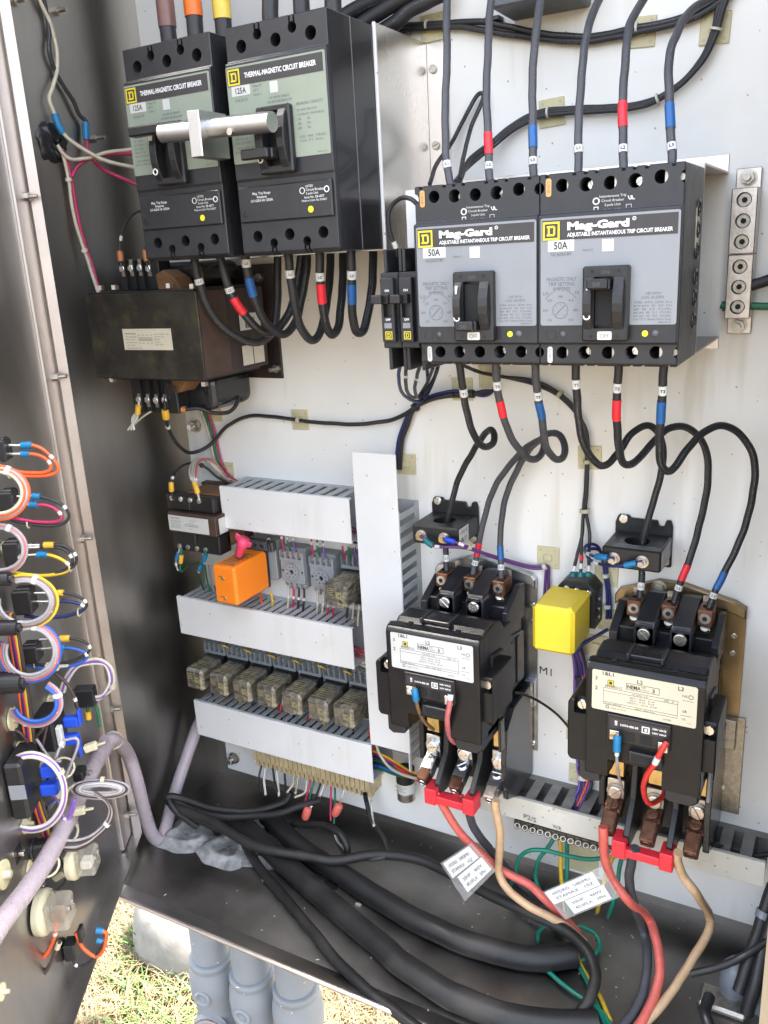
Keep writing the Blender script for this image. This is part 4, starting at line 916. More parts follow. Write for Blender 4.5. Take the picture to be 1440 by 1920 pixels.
    for u, z in ((-26, -361), (19.5, -363)):
        MB().box(X(u - 4.6), X(u + 4.6), 161, 163, z - 5, z + 5, .4).build('coil_terminal', 'screw', t); MB().screw((X(u), 163, z), 3.6, 2, 35).build('coil_screw', 'screw' if first else 'brass', t)
    # nameplate
    n_ = MB().plate(X(-49.5), X(47.2), 158, 158.5, -338.5, -296.5, 2).build('nameplate', lab_m, t)
    MB().text('1&L1', (X(-39.5), 158.6, -300.8), 3.8, w=10.5, bold=.02).text('L2', (X(-7), 158.6, -303.5), 4, bold=.02).text('L3', (X(30), 158.6, -302.5), 4, bold=.02).text('3', (X(-46.5), 158.6, -307), 3.8, bold=.02).text('2', (X(-46.5), 158.6, -317.5), 3.8, bold=.02).text('NEMA', (X(-16), 158.6, -310.2), 3.9, w=12.5, bold=.03).text('3', (X(7), 158.6, -310.2), 3.9, bold=.03).build('lettering', 'ink', n_)
    k = MB().frame(X(-17), X(13.5), -311.5, -304.6, .4, 158.5).text('SIZE', (X(-3), 158.6, -307.3), 1.7).text('TAILLE', (X(-3), 158.6, -310), 1.7)
    k.text('8536SEO1S', (X(-37), 158.6, -313), 2.5, w=16, bold=.01).frame(X(-38.5), X(30.5), -331.5, -313.8, .3, 158.5).box(X(-38.5), X(30.5), 158.5, 158.65, -317.4, -317.1).box(X(-38.5), X(30.5), 158.5, 158.65, -329, -328.7)
    k.text('HP MAX. 3 Ø', (X(-11), 158.6, -316.6), 1.8).text('SER.   A', (X(18), 158.6, -316.6), 2)
    for i, q in enumerate(('200 V ~ 60 Hz   25 HP', '230 V ~ 60 Hz   30 HP', '460/575 V ~ 60 Hz   50 HP')): k.text(q, (X(-2), 158.6, -320.6 - i * 2.7), 1.8, align='C')
    k.text('31041-400-42', (X(-37), 158.6, -331.2), 1.7, w=16).text('600 V ~ MAX  90 A', (X(-8), 158.6, -331.2), 1.6).text('Made in U.S.A.', (X(-31), 158.6, -335.2), 1.8).frame(X(-36), X(-33), -335.6, -332.6, .5, 158.5)
    k.text('NR', (X(34), 158.6, -308.6), 2.6).torus((X(41.5), 158.6, -307.5), 2, .25).box(X(34), X(44), 158.5, 158.65, -312, -311.7).text('LR', (X(35), 158.6, -324), 2.4, bold=.03).box(X(33), X(43), 158.5, 158.65, -327.4, -327.1).text('UL', (X(34.5), 158.6, -332), 2.4).text('C.S.A.', (X(39), 158.6, -335), 1.3).text('LISTED', (X(18), 158.6, -336), 1.8)
    k.build('fine_print', ink_m, n_)
    MB().box(X(-34.6), X(-28.6), 158.5, 158.7, -311, -305).build('emblem_ground', 'yellow_print', n_)
    MB().frame(X(-34.6), X(-28.6), -311, -305, .5, 158.7).box(X(-33), X(-30.2), 158.7, 158.9, -309.4, -306.6).build('emblem', 'ink', n_)
    # overload block
    MB().box(X(-60), X(51), 6, 60, -526, -412, 1).build('overload_base', 'black_part', t)
    for u in (-60, -25, 19, 51.5):
        pr = [(6, -412), (72, -420), (84, -440), (90, -478), (116, -506), (116, -520), (104, -524), (60, -529), (6, -529)] if u in (-25, 19) else [(6.5, -408), (70, -412), (92, -430), (98, -470), (92, -520), (60, -536), (6, -536)] if u == 51.5 else [(6, -420), (70, -424), (84, -450), (84, -500), (50, -522), (6, -522)]
        MB().prism(pr, 'x', X(u), X(u + 6.5)).build('barrier_fin', 'black_shiny' if u == 51.5 else 'black_part', t, bevel=.8)
    for i, u in enumerate((-42.5, -.5, 43.5)):
        MB().box(X(u - 8), X(u + 8), 60, 79, -462, -440, .6).build('heater_strap', 'brass', t)
        MB().box(X(u - 9.5), X(u + 9.5), 60, 80, -497, -466, .8).build('terminal_plate', 'tin_lug' if not first else 'zinc', t)
        MB().cyl((X(u), 80, -480), (X(u), 82, -480), 9.4, n=24).build('washer', 'screw_dull' if not first else 'zinc', t)
        MB().screw((X(u), 82, -480), 7.6, 4, (135, 150, 60)[i] if not first else (160, 165, 95)[i], slot=.09).build('terminal_screw', 'tin_lug' if not first else 'screw', t)
        A = Vector((X(u), 76, -492)); B = Vector((X(u - 1), 112, -513)); ax = (B - A).normalized(); sd = Vector((1, 0, 0)); up = sd.cross(ax)
        q = MB(); q.T = lambda p, A=A, ax=ax, sd=sd, up=up: A + sd * p[0] + ax * p[1] + up * p[2]
        L = (B - A).length
        if first: 
            q.box(-8, 8, 0, L * .72, -7, 7, 1)
        else: q.box(-9.5, 9.5, 0, L * .45, -7, 5, 1.2)
        q.build('load_lug', low_m, t)
        q = MB(); q.T = lambda p, A=A, ax=ax, sd=sd, up=up: A + sd * p[0] + ax * p[1] + up * p[2]
        if not first: q.box(-7.4, 7.4, L * .44, L, -8, 8, 1.4).build('lug_barrel', 'rust_lug', t)
        else: q.box(-7, 7, L * .6, L * .98, -8, 8, 1.2).build('lug_barrel', 'copper_lug' if i < 2 else 'tin_lug', t)
        MB().torus(B + ax * .2, 4.3, 1.1, axis=ax).build('lug_ring', 'screw' if first else 'copper_lug', t)
        MB().cyl(B + ax * -.4, B + ax * .3, 3.2, n=14).build('lug_bore', 'black_hole', t)
        sp = A + ax * (L * .26) + up * (6.5)
        MB().screw(sp if sp.z > A.z - 20 else A, 6, 3, 100 + 40 * i, axis=up if up.y > 0 else -up).build('lug_screw', 'screw' if first else 'rust_lug', t)
    rb = thing('jumper_bar', 'red plastic clip bar on the lower end of the %s' % ('left contactor' if first else 'right contactor'), 'clip', (X(-4), 112, -530), 'red clip bars')
    MB().box(X(-34), X(27), 110, 123, -529, -519, 1.2).build('bar', 'w_red_bar', rb)
    for a, b in ((-35, -20), (14, 28)): MB().box(X(a), X(b), 102, 125, -531, -510, 1.2).build('end_clip', 'w_red_bar', rb)
    return t
contactor(-30, 'black motor contactor beside the vertical duct, on a bright zinc plate', 'zinc', 'copper_lug', 'zinc', 'ink_grey', 'label_white', True)
contactor(191, 'black motor contactor at the right, on a yellowed plate, with rusty lugs', 'zinc_yellow', 'copper_lug', 'copper_lug', 'ink', 'label_cream', False)
# ================================================================== current transformers
def ct(x0, label, first):
    t = thing('current_transformer', label, 'current transformer', (x0 + 30, 0, -229), 'black window current transformers'); X = lambda v: x0 + v
    b = MB().box(X(0), X(60), 5, 60, -229, -206, 2).build('body', 'black_part', t)
    cut(b, MB().cyl((X(30), 34, -240), (X(30), 34, -195), 13, n=28))
    MB().prism([(X(a), z) for a, z in ((0, -242), (0, -196), (3, -188), (14, -188), (16, -191), (44, -191), (46, -197), (51, -197), (53, -190), (58, -190), (60, -197), (60, -242), (52, -242), (50, -232), (10, -232), (8, -242))], 'd', .5, 6).build('mounting_foot', 'black_part', t, bevel=1)
    MB().screw((X(9), 6, -192), 4.8, 2.6, 110).build('mounting_screw', 'screw', t); MB().screw((X(54), 6, -235), 4.6, 2.6, 30).build('mounting_screw', 'screw_dull', t)
    for u in (12.5, 41.5):
        MB().cyl((X(u), 60, -218.3), (X(u), 61.2, -218.3), 6.6, n=20).build('washer', 'tin_lug', t); MB().hexa((X(u), 61.2, -218.3), (X(u), 66, -218.3), 5.2).build('nut', 'tin_lug', t); MB().cyl((X(u), 66, -218.3), (X(u), 70, -218.3), 2.8, n=12).build('stud', 'brass' if first else 'screw_dull', t)
    if first:
        l = MB().box(X(60.1), X(60.5), 35, 60, -227, -207).build('ratio_sticker', 'label_white', t)
        MB().text('100:5', (X(60.6), 58.5, -214), 5, U=(0, -1, 0), V=(0, 0, 1), w=20).text('UL', (X(60.6), 57, -223), 5, U=(0, -1, 0), bold=.05).text('SP', (X(60.6), 47, -223), 5, U=(0, -1, 0)).build('lettering', 'ink', l)
    else:
        MB().box(X(10), X(58), 49, 59, -205.9, -205.5).build('ratio_sticker', 'grey_part', t); MB().text('100:5 AMP 600V 50-400HZ', (X(13), 52, -205.4), 3.4, V=(0, -1, 0), w=40).build('lettering', 'label_grey', t)
        MB().box(X(60.1), X(60.5), 18, 58, -227, -207).build('side_sticker', 'label_grey', t)
    return t
ct(-99.2, 'black current transformer above the left contactor, with a white 100:5 sticker', True)
ct(122.2, 'black current transformer above the right contactor, with a grey sticker', False)
# ================================================================== yellow relay
t = thing('relay_socket', 'black screw socket behind the yellow relay', 'relay socket', (87, 0, -318))
MB().prism([(66, -316), (66, -270), (74, -262), (100, -262), (109, -272), (109, -316)], 'd', .5, 30).build('base', 'black_part', t, bevel=.8)
for i, x in enumerate((76, 88, 101)): MB().screw((x, 30, -272 - i), 3.6, 3, 30 * i).build('terminal_screw', 'screw', t)
for z in (-285, -297, -307): MB().cyl((108, 15, z), (109.6, 15, z), 2.4, n=10).build('side_screw', 'screw', t)
t = thing('cube_relay', 'plain bright yellow box relay between the two contactors', 'relay', (80, 30, -322))
MB().box(57.5, 103.5, 30, 93, -322.5, -269.5, 4).build('cover', 'yellow_case', t)
MB().prism([(57.5, -271), (99, -269.2), (103.4, -273), (103.4, -280)], 'd', 40, 90).build('moulded_ridge', 'yellow_case', t, bevel=1.2) if False else MB().box(95.5, 99.5, 36, 88, -270.2, -268.6, .7).build('moulded_ridge', 'yellow_case', t)
# ================================================================== ground bar
t = thing('ground_bar', 'tinned ground bar with six screw lugs at the right edge', 'terminal bar', (234, 0, 78))
MB().box(223.5, 245, .5, 5, 4, 152, .6).build('base_bar', 'tin_lug', t)
for z0, z1 in ((77.6, 134.4), (19.8, 76.8)):
    b = MB().box(223.2, 245.2, 5, 26, z0, z1, .8).build('lug_block', 'tin_lug', t); c = MB()
    for i in range(3): c.cyl((234, 12, z0 + 10.5 + i * 18), (234, 40, z0 + 10.5 + i * 18), 6.6, n=24)
    cut(b, c)
    for i in range(3):
        MB().cyl((234, 12, z0 + 10.5 + i * 18), (234, 22, z0 + 10.5 + i * 18), 5.4, n=20).build('set_screw', 'screw_dull', t, bevel=.6)
        MB().cyl((234, 21.9, z0 + 10.5 + i * 18), (234, 22.2, z0 + 10.5 + i * 18), 2.7, n=6).build('hex_recess', 'black_hole', t)
for z in (143.5, 11.5): MB().cyl((234, 5, z), (234, 6.2, z), 7.5, n=20).hexa((234, 6.2, z), (234, 12, z), 6).cyl((234, 12, z), (234, 19, z), 3, n=12).build('mounting_nut', 'screw_dull', t)
# ================================================================== adhesive tie pads
def pad(px, py, label, ang=0, k=13, cross=True):
    x, d, z = P(px, py, 1); t = thing('tie_mount', label, 'cable tie mount', (x, 0, z), 'yellowed adhesive tie mounts')
    q = MB(); ca, sa = math.cos(math.radians(ang)), math.sin(math.radians(ang))
    q.T = lambda p: (x + p[0] * ca - p[2] * sa, p[1], z + p[0] * sa + p[2] * ca)
    q.box(-k, k, .1, 1.8, -k, k, .5); q.build('pad', 'tie_pad', t)
    q = MB(); q.T = lambda p: (x + p[0] * ca - p[2] * sa, p[1], z + p[0] * sa + p[2] * ca)
    q.box(-5, 5, 1.8, 4.6, -4, 4, 1); q.build('saddle', 'tie_pad', t)
    for sx, sz in ((-1, -1), (1, -1), (1, 1), (-1, 1)):
        r = MB(); r.T = q.T; r.cyl((sx * k * .68, 1.8, sz * k * .68), (sx * k * .68, 2, sz * k * .68), 1.6, n=10).build('pad_hole', 'tie_natural', t)
    return t
for a in ((810, 52, 'yellowed tie mount beside the steel pan at the top', 2), (1203, 60, 'yellowed tie mount at the top, between the fourth and sixth grey cables', -3), (1341, 53, 'yellowed tie mount in the top right corner', -3), (1035, 211, 'yellowed tie mount above the grey label breakers', 3),
          (563, 787, 'yellowed tie mount holding the single black wire right of the large transformer', 1), (1028, 1045, 'yellowed tie mount holding the purple wires', 0), (1106, 858, 'yellowed tie mount behind the black cable loops', 2), (867, 730, 'yellowed tie mount under the left grey label breaker', 1),
          (918, 706, 'yellowed tie mount half hidden below the left grey label breaker', 2), (762, 870, 'yellowed tie mount right of the top of the vertical duct', 0), (402, 772, 'yellowed tie mount beside the panel nut under the large transformer', 0), (425, 884, 'yellowed tie mount above the left end of the top duct', 0),
          (1137, 1078, 'yellowed tie mount below the right current transformer', -2), (1143, 1162, 'yellowed tie mount hidden behind the yellow relay', 0), (1082, 1372, 'yellowed tie mount left of the right contactor, upper one', 0), (1086, 1452, 'yellowed tie mount above the stained duct', 0), (1118, 1210, 'yellowed tie mount beside the blue wires of the yellow relay', 0)): pad(*a)
k = MB().text('M1', P(1012, 1262, .6), 10, bold=.0, w=15, U=(.99, 0, -.08)); tag(k.build('handwritten_mark', 'ink', None, P(1025, 1250, 0)), 'handwritten M1 in black on the white panel', 'marking')
# ================================================================== power cables
def pp(*a): return [P(*q) for q in a]
SL = 'marker_sleeve'; TB = 'tape_band'
G = 'black power cables from the tall breakers'
def pc(label, pts, r=4.4, m='black_cable', bands=(), cat='cable', group=None, name='power_cable', n=12): return cable(name, label, cat, pts, r, m, bands, n, group)
# line side of the tall breakers, tapes brown, orange, yellow
for lab, x, mm, zz in (('brown', -303, 'w_tape_brown', 322), ('orange', -268, 'w_tape_orange', 327), ('yellow', -233, 'w_tape_yellow', 318)):
    ob = cable('feeder_cable', 'thick black feeder cable with %s tape entering the far left breaker' % lab, 'cable', [(x, 150, 290), (x, 150, 330), (x - 3, 146, 380), (x - 8, 138, 440)], 8.2, 'black_cable', (), 16, 'taped feeder cables at the top')
    pth = smooth([(x, 150, 290), (x, 150, 330), (x - 3, 146, 380), (x - 8, 138, 440)])
    fine = resample(pth, 2); seg = [p for p in fine if p.z > zz]
    MB().tube(seg, 9.0, 16).build('tape_band', mm, ob)
for i, x in enumerate((-176, -141, -106)):
    cable('feeder_cable', 'thick black feeder cable entering the right tall breaker, %s from the left' % ORD[i], 'cable', [(x, 152, 288), (x, 150, 325), (x + (0, 2, 14)[i], 140, 370), (x + (2, 8, 40)[i], 120, 440)], 7.8, 'black_cable', (), 16, 'feeder cables of the right tall breaker')
for i, (lab, pts) in enumerate((('uppermost', ((610, 60, 60), (655, 25, 50), (720, -8, 40), (790, -45, 30))), ('middle', ((640, 75, 55), (690, 38, 45), (735, 8, 38), (800, -30, 28))), ('lowest', ((680, 80, 40), (735, 48, 34), (765, 20, 30), (800, 2, 26), (850, -20, 22))))):
    cable('feeder_cable', '%s of the thick black cables bending up behind the steel pan' % lab, 'cable', pp(*pts), 7.6, 'black_cable', (), 14, 'thick cables behind the pan')
# load loops of the tall breakers
W_, R_, B_ = 'w_sleeve', 'w_tape_red', 'w_tape_blue'
loops = [
 ('first loop cable under the tall breakers, with a white 1 marker', ((356, 470, 152), (365, 488, 152), (373, 528, 150), (390, 576, 142), (423, 617, 126), (465, 640, 104), (494, 639, 88), (514, 615, 76), (520, 560, 66), (521, 488, 62), (520, 430, 62)), [(372, 528, 7, W_, SL, .5, 'L1')]),
 ('second loop cable under the tall breakers, with red tape', ((408, 470, 152), (414, 488, 152), (432, 547, 148), (457, 588, 138), (486, 618, 120), (515, 622, 100), (541, 588, 80), (558, 530, 68), (564, 480, 64), (563, 420, 62)), [(430, 544, 7, W_, SL, .5, 'L2'), (445, 574, 21, R_, TB, .35)]),
 ('third loop cable under the tall breakers, with blue tape', ((456, 462, 152), (461, 484, 152), (469, 534, 148), (486, 584, 138), (507, 614, 124), (532, 626, 108), (553, 605, 90), (566, 560, 74), (575, 500, 66), (576, 430, 62)), [(463, 493, 8, W_, SL, .5, 'L3'), (471, 538, 21, B_, TB, .35)]),
 ('fourth loop cable under the tall breakers, with a white L1 marker only', ((538, 462, 152), (542, 482, 152), (544, 513, 150), (550, 559, 146), (561, 605, 136), (578, 634, 122), (594, 633, 110), (606, 604, 96), (614, 560, 82), (619, 500, 70), (619, 430, 64)), [(544, 513, 8, W_, SL, .5, 'L1')]),
 ('fifth loop cable under the tall breakers, with red tape', ((597, 460, 152), (600, 478, 152), (600, 522, 150), (605, 572, 144), (613, 613, 132), (623, 628, 122), (634, 613, 108), (640, 567, 92), (643, 520, 80), (643, 440, 70)), [(600, 518, 8, W_, SL, .5, 'L2'), (603, 550, 21, R_, TB, .35)]),
 ('sixth loop cable under the tall breakers, with blue tape', ((659, 455, 152), (659, 478, 152), (659, 517, 150), (660, 567, 144), (664, 609, 134), (672, 624, 124), (684, 612, 110), (695, 560, 94), (699, 510, 82), (700, 440, 72)), [(659, 515, 8, W_, SL, .5, 'L3'), (659, 551, 20, B_, TB, .35)])]
for lab, pts, bd in loops: pc(lab, pp(*pts), 4.5, 'black_cable', bd, group=G)
# line side of the grey label breakers
lines = [
 ('first grey cable from the left rising from the grey label breakers, no tape', ((842, -30, 120), (838, 0, 125), (838, 103, 148), (835, 205, 166), (836, 290, 176), (842, 330, 180), (846, 352, 182)), [(837, 310, 7, W_, SL, .4, 'L1')]),
 ('second grey cable rising from the grey label breakers, with red tape', ((924, -30, 118), (921, 0, 124), (914, 103, 148), (913, 205, 166), (916, 288, 176), (919, 339, 182), (920, 355, 182)), [(914, 269, 18, R_, TB, .4), (917, 312, 7, W_, SL, .4, 'L2')]),
 ('third grey cable rising from the grey label breakers, with blue tape', ((1020, -30, 114), (1014, 0, 120), (1003, 77, 140), (998, 180, 160), (999.6, 267, 174), (1000.6, 329, 182), (1001, 345, 182)), [(998, 259, 18, B_, TB, .4), (1000, 303, 7, W_, SL, .4, 'L3')]),
 ('fourth grey cable rising from the grey label breakers, no tape', ((1150, -40, 80), (1126, -5, 100), (1106, 41, 124), (1093, 113, 148), (1086.5, 205, 166), (1084, 277, 176), (1084, 324, 182), (1084, 340, 182)), [(1084, 280, 7, W_, SL, .4, 'L1')]),
 ('fifth grey cable rising from the grey label breakers, with red tape', ((1232, -40, 76), (1209, -5, 96), (1183, 41, 122), (1173, 103, 146), (1168, 195, 166), (1168, 277, 176), (1169, 314, 182), (1169, 330, 182)), [(1168, 215, 20, R_, TB, .4), (1168, 280, 7, W_, SL, .4, 'L2')]),
 ('sixth grey cable rising from the grey label breakers, with blue tape', ((1360, -20, 60), (1322, 2, 80), (1286, 31, 106), (1263, 77, 134), (1254, 128, 150), (1256, 216, 168), (1260, 277, 178), (1260, 303, 182), (1260, 318, 182)), [(1256, 219, 20, B_, TB, .4), (1259.5, 277, 7, W_, SL, .4, 'L3')])]
for lab, pts, bd in lines: pc(lab, pp(*pts), 3.35, 'grey_cable', bd, group='grey cables rising from the grey label breakers')
q = pp((842, 334, 181), (846, 352, 182)); tag(MB().tube(q, 2.2, 8).build('copper_strands', 'coil_paper', None, q[0]), 'bare copper strands of the first grey cable entering its breaker', 'wire')
loads = [
 ('first load cable under the grey label breakers, curling tightly into the left current transformer', ((860, 672, 182), (862, 686, 182), (869, 737, 172), (877, 778, 160), (890, 819, 142), (908, 838, 124), (924, 831, 104), (926, 814, 92), (918, 806, 80), (903, 822, 64), (885, 850, 50), (862, 893, 42), (846, 945, 38), (838, 985, 35), (836, 1020, 36), (836, 1050, 40), (838, 1080, 44), (840, 1092, 45)), [(869, 734, 8, W_, SL, .4, 'T1'), (837, 1047, 8, W_, SL, .4, 'L1')], 'black_cable'),
 ('second load cable under the grey label breakers, with red tape at both ends', ((929, 672, 182), (930, 688, 182), (934, 737, 174), (946, 788, 160), (967, 835, 140), (993, 860, 118), (1013, 855, 96), (1020, 833, 76), (1008, 826, 56), (978, 848, 40), (941, 891, 30), (916, 943, 28), (903, 994, 30), (897, 1030, 33), (889, 1060, 38), (886, 1085, 42)), [(933, 722, 8, W_, SL, .4, 'T2'), (941, 765, 19, R_, TB, .35), (896, 1030, 17, R_, TB, .35), (890, 1054, 7, W_, SL, .4, 'L2')], 'grey_cable'),
 ('third load cable under the grey label breakers, in a wide loop with blue tape', ((1003, 672, 182), (1004, 688, 182), (1008, 737, 174), (1016, 788, 160), (1024, 835, 142), (1039, 860, 122), (1054, 858, 104), (1060, 840, 90), (1052, 819, 76), (1036, 812, 64), (1018, 819, 52), (988, 850, 38), (962, 896, 30), (945, 948, 28), (938, 999, 30), (939, 1040, 34), (940, 1070, 40), (939, 1090, 43)), [(1009, 740, 8, W_, SL, .4, 'T3'), (1012, 768, 18, B_, TB, .35), (938, 1036, 16, B_, TB, .35), (940, 1064, 7, W_, SL, .4, 'L3')], 'grey_cable'),
 ('fourth load cable under the grey label breakers, running down into the right current transformer', ((1080, 672, 182), (1080, 688, 182), (1081, 737, 176), (1085, 788, 166), (1098, 840, 148), (1121, 871, 124), (1142, 868, 104), (1162, 845, 84), (1183, 814, 66), (1206, 799, 52), (1224, 801, 44), (1239, 822, 38), (1243, 860, 34), (1236, 905, 32), (1222, 950, 32), (1210, 995, 34), (1204, 1035, 35), (1203, 1075, 38), (1201, 1110, 42), (1199, 1132, 45)), [(1081, 719, 8, W_, SL, .4, 'T1'), (1202, 1099, 8, W_, SL, .4, 'L1')], 'black_cable'),
 ('fifth load cable under the grey label breakers, with red tape', ((1159, 672, 182), (1159, 688, 182), (1157, 742, 176), (1157, 794, 166), (1160, 840, 152), (1170, 868, 136), (1186, 870, 122), (1206, 850, 104), (1229, 824, 86), (1255, 804, 70), (1281, 800, 58), (1306, 814, 48), (1324, 845, 40), (1328, 886, 36), (1322, 937, 34), (1311, 989, 34), (1297, 1035, 36), (1282, 1078, 40), (1270, 1110, 43), (1264, 1130, 45)), [(1158, 726, 8, W_, SL, .4, 'T2'), (1158, 768, 20, R_, TB, .35), (1284, 1073, 18, R_, TB, .4), (1274, 1101, 7, W_, SL, .4, 'L2')], 'black_cable'),
 ('sixth load cable under the grey label breakers, in the widest loop with blue tape', ((1245, 672, 182), (1245, 688, 182), (1242, 737, 176), (1238, 788, 168), (1237, 840, 156), (1240, 871, 146), (1250, 883, 136), (1265, 876, 124), (1291, 840, 102), (1317, 812, 84), (1347, 799, 68), (1378, 806, 56), (1404, 835, 46), (1415, 876, 40), (1412, 927, 36), (1399, 979, 34), (1380, 1030, 36), (1358, 1075, 38), (1340, 1110, 42), (1330, 1140, 45)), [(1243, 730, 8, W_, SL, .4, 'T3'), (1240, 772, 20, B_, TB, .35), (1352, 1088, 20, B_, TB, .4), (1338, 1116, 7, W_, SL, .4, 'L3')], 'black_cable')]
for lab, pts, bd, m in loads: pc(lab, pp(*pts), 3.5, m, bd, group='load cables from the grey label breakers to the contactors')
# motor leads below the contactors
F = -705
motor = [
 ('red motor lead leaving the left contactor', pp((818, 1480, 112), (823, 1498, 116), (854, 1549, 108), (895, 1595, 96), (941, 1631, 90), (988, 1657, 90), (1019, 1683, 96)) + [PZ(1055, 1719, -672), PZ(1085, 1750, -690)], 5.0, 'w_red_faded'),
 ('black motor lead leaving the left contactor behind the red clip bar', pp((870, 1495, 112), (875, 1511, 112), (890, 1554, 96), (921, 1595, 78), (957, 1636, 66), (995, 1672, 62)) + [PZ(1030, 1705, -690), PZ(1062, 1728, -700)], 5.0, 'grey_cable'),
 ('tan motor lead leaving the left contactor', pp((930, 1500, 116), (929, 1513, 116), (936, 1554, 112), (937, 1600, 104), (934, 1631, 100), (947, 1662, 104), (983, 1693, 112)) + [PZ(1029, 1719, -655), PZ(1065, 1739, -670), PZ(1096, 1767, -688)], 4.8, 'w_tan'),
 ('red motor lead leaving the right contactor', pp((1131, 1550, 118), (1131, 1566, 118), (1134, 1605, 112), (1147, 1647, 108), (1178, 1688, 110)) + [PZ(1214, 1719, -640), PZ(1229, 1755, -650), PZ(1237, 1811, -665), PZ(1229, 1862, -680), PZ(1204, 1914, -692), PZ(1160, 1965, -700)], 5.2, 'w_red_faded'),
 ('black motor lead leaving the right contactor', pp((1192, 1590, 118), (1186, 1606, 116), (1180, 1647, 104), (1188, 1693, 98)) + [PZ(1206, 1744, -660), PZ(1214, 1801, -672), PZ(1206, 1857, -684), PZ(1183, 1904, -694), PZ(1140, 1960, -700)], 5.2, 'grey_cable'),
 ('tan motor lead leaving the right contactor', pp((1272, 1598, 118), (1270, 1611, 116), (1281, 1641, 112), (1306, 1677, 110)) + [PZ(1329, 1714, -625), PZ(1330, 1744, -640), PZ(1306, 1785, -655), PZ(1275, 1837, -672), PZ(1245, 1878, -685), PZ(1209, 1919, -695), PZ(1170, 1965, -700)], 4.8, 'w_tan')]
for lab, pts, r, m in motor: pc(lab, pts, r, m, group='motor leads below the contactors', name='motor_lead')
# heavy cables on the floor
def floor_cable(label, pts, r, m='hose_black', z=None, name='heavy_cable', n=16):
    return cable(name, label, 'cable', [PZ(a, b, (-709 + r + 1 if len(q) == 0 else q[0])) for a, b, *q in pts], r, m, (), n, 'black cables lying on the cabinet floor')
floor_cable('thickest black cable on the floor, cut off short near the green wires', ((500, 1530), (514, 1541), (563, 1589), (643, 1641), (704, 1681), (777, 1724), (854, 1760), (931, 1785), (1008, 1798), (1080, 1790)), 14)
floor_cable('thick black cable sweeping along the middle of the floor', ((440, 1535), (458, 1549), (502, 1589), (563, 1645), (643, 1714), (720, 1778), (751, 1806), (828, 1857), (906, 1893), (983, 1914), (1060, 1921), (1120, 1920)), 14.5)
floor_cable('black jacketed cable nearest the front lip', ((405, 1520, -690), (422, 1541, -695), (454, 1573), (482, 1621), (523, 1670), (583, 1742), (643, 1814), (712, 1875), (800, 1940)), 6.5)
floor_cable('black cord crossing the floor and bending round the tan lead', ((330, 1515, -660), (390, 1537, -660), (462, 1579, -668), (502, 1593, -670), (563, 1603, -672), (623, 1613, -674), (700, 1603, -672), (751, 1605, -672), (803, 1618, -672), (849, 1641, -672), (906, 1672, -670), (957, 1695, -668), (1008, 1719, -666), (1060, 1744, -666), (1098, 1780, -668), (1116, 1826, -676), (1106, 1873, -686), (1080, 1909, -695), (1040, 1955, -700)), 6.6)
floor_cable('black cord looping from the spiral wrap to the yellowed terminal strip, upper one', ((545, 1485, -640), (530, 1506, -655), (474, 1521, -665), (398, 1516, -662), (340, 1497, -650), (317, 1494, -645), (322, 1508, -655), (390, 1545, -675), (450, 1570, -690)), 5.2)
floor_cable('black cord looping from the spiral wrap to the yellowed terminal strip, lower one', ((600, 1500, -640), (563, 1512, -650), (522, 1525, -660), (462, 1531, -668), (390, 1528, -666), (330, 1503, -655), (316, 1498, -648), (330, 1520, -660), (370, 1550, -690)), 5.2)
floor_cable('black cord in a hoop in front of the white panel', ((548, 1545, -690), (567, 1546, -680), (603, 1547, -665), (635, 1561, -660), (650, 1585, -672), (650, 1612, -690)), 5)
floor_cable('thin black cord curving below the right end of the terminal strip', ((684, 1488, -615), (690, 1515, -640), (697, 1543, -655), (715, 1565, -660), (726, 1590, -668), (720, 1606, -672), (690, 1611, -676), (655, 1612, -680)), 3.2)
# ================================================================== control wires on the panel
def wire(label, pts, r=1.4, m='w_black_wire', bands=(), group=None, n=7, name='control_wire'): return cable(name, label, 'wire', pts, r, m, bands, n, group)
top1 = ((640, 60, 30), (720, 52, 12), (752, 48, 8), (840, 44, 8), (900, 40, 8), (960, 52, 8), (1040, 66, 8), (1110, 68, 8), (1196, 52, 8), (1262, 38, 8), (1310, 18, 8), (1345, -10, 8), (1370, -40, 8))
wire('black wire pair along the top of the panel, upper one', pp(*top1), 3.0, 'black_cable', [(800, 42, 3, 'tie_clear', 'cable_tie', 2.0), (1195, 54, 3, 'tie_clear', 'cable_tie', 2)], 'black wires along the top of the panel', 10)
wire('black wire pair along the top of the panel, lower one', pp((640, 70, 26), (720, 60, 11), (752, 57, 8), (840, 49, 8), (900, 56, 8), (990, 70, 8), (1060, 76, 8), (1110, 77, 8), (1196, 60, 8), (1262, 46, 8), (1315, 26, 8), (1355, 0, 8), (1385, -30, 8)), 3.0, 'black_cable', (), 'black wires along the top of the panel', 10)
for i in range(3):
    o = i * 5
    wire('%s black wire of the bundle curving from the top right tie mount' % ORD[i], pp((1362 + o, -30, 8), (1345 + o, 20, 8 + i), (1337 + o * .7, 60, 8 + i), (1315 + o * .6, 110, 9 + i), (1270 + o * .5, 160, 9), (1215, 190 + o * .6, 9), (1140, 200 + o * .8, 9), (1060, 203 + o * .9, 9), (1010, 210 + o, 9), (960, 235 + o, 12), (920, 268 + o, 20), (880, 300 + o, 60), (862 - i * 4, 340, 110)), 2.3, 'black_cable', [(1338, 52, 3, 'tie_clear', 'cable_tie', 3.2), (1229, 178, 3, 'tie_clear', 'cable_tie', 3), (1027, 208, 3, 'tie_clear', 'cable_tie', 3)] if i == 1 else (), 'black wires of the curved bundle', 9)
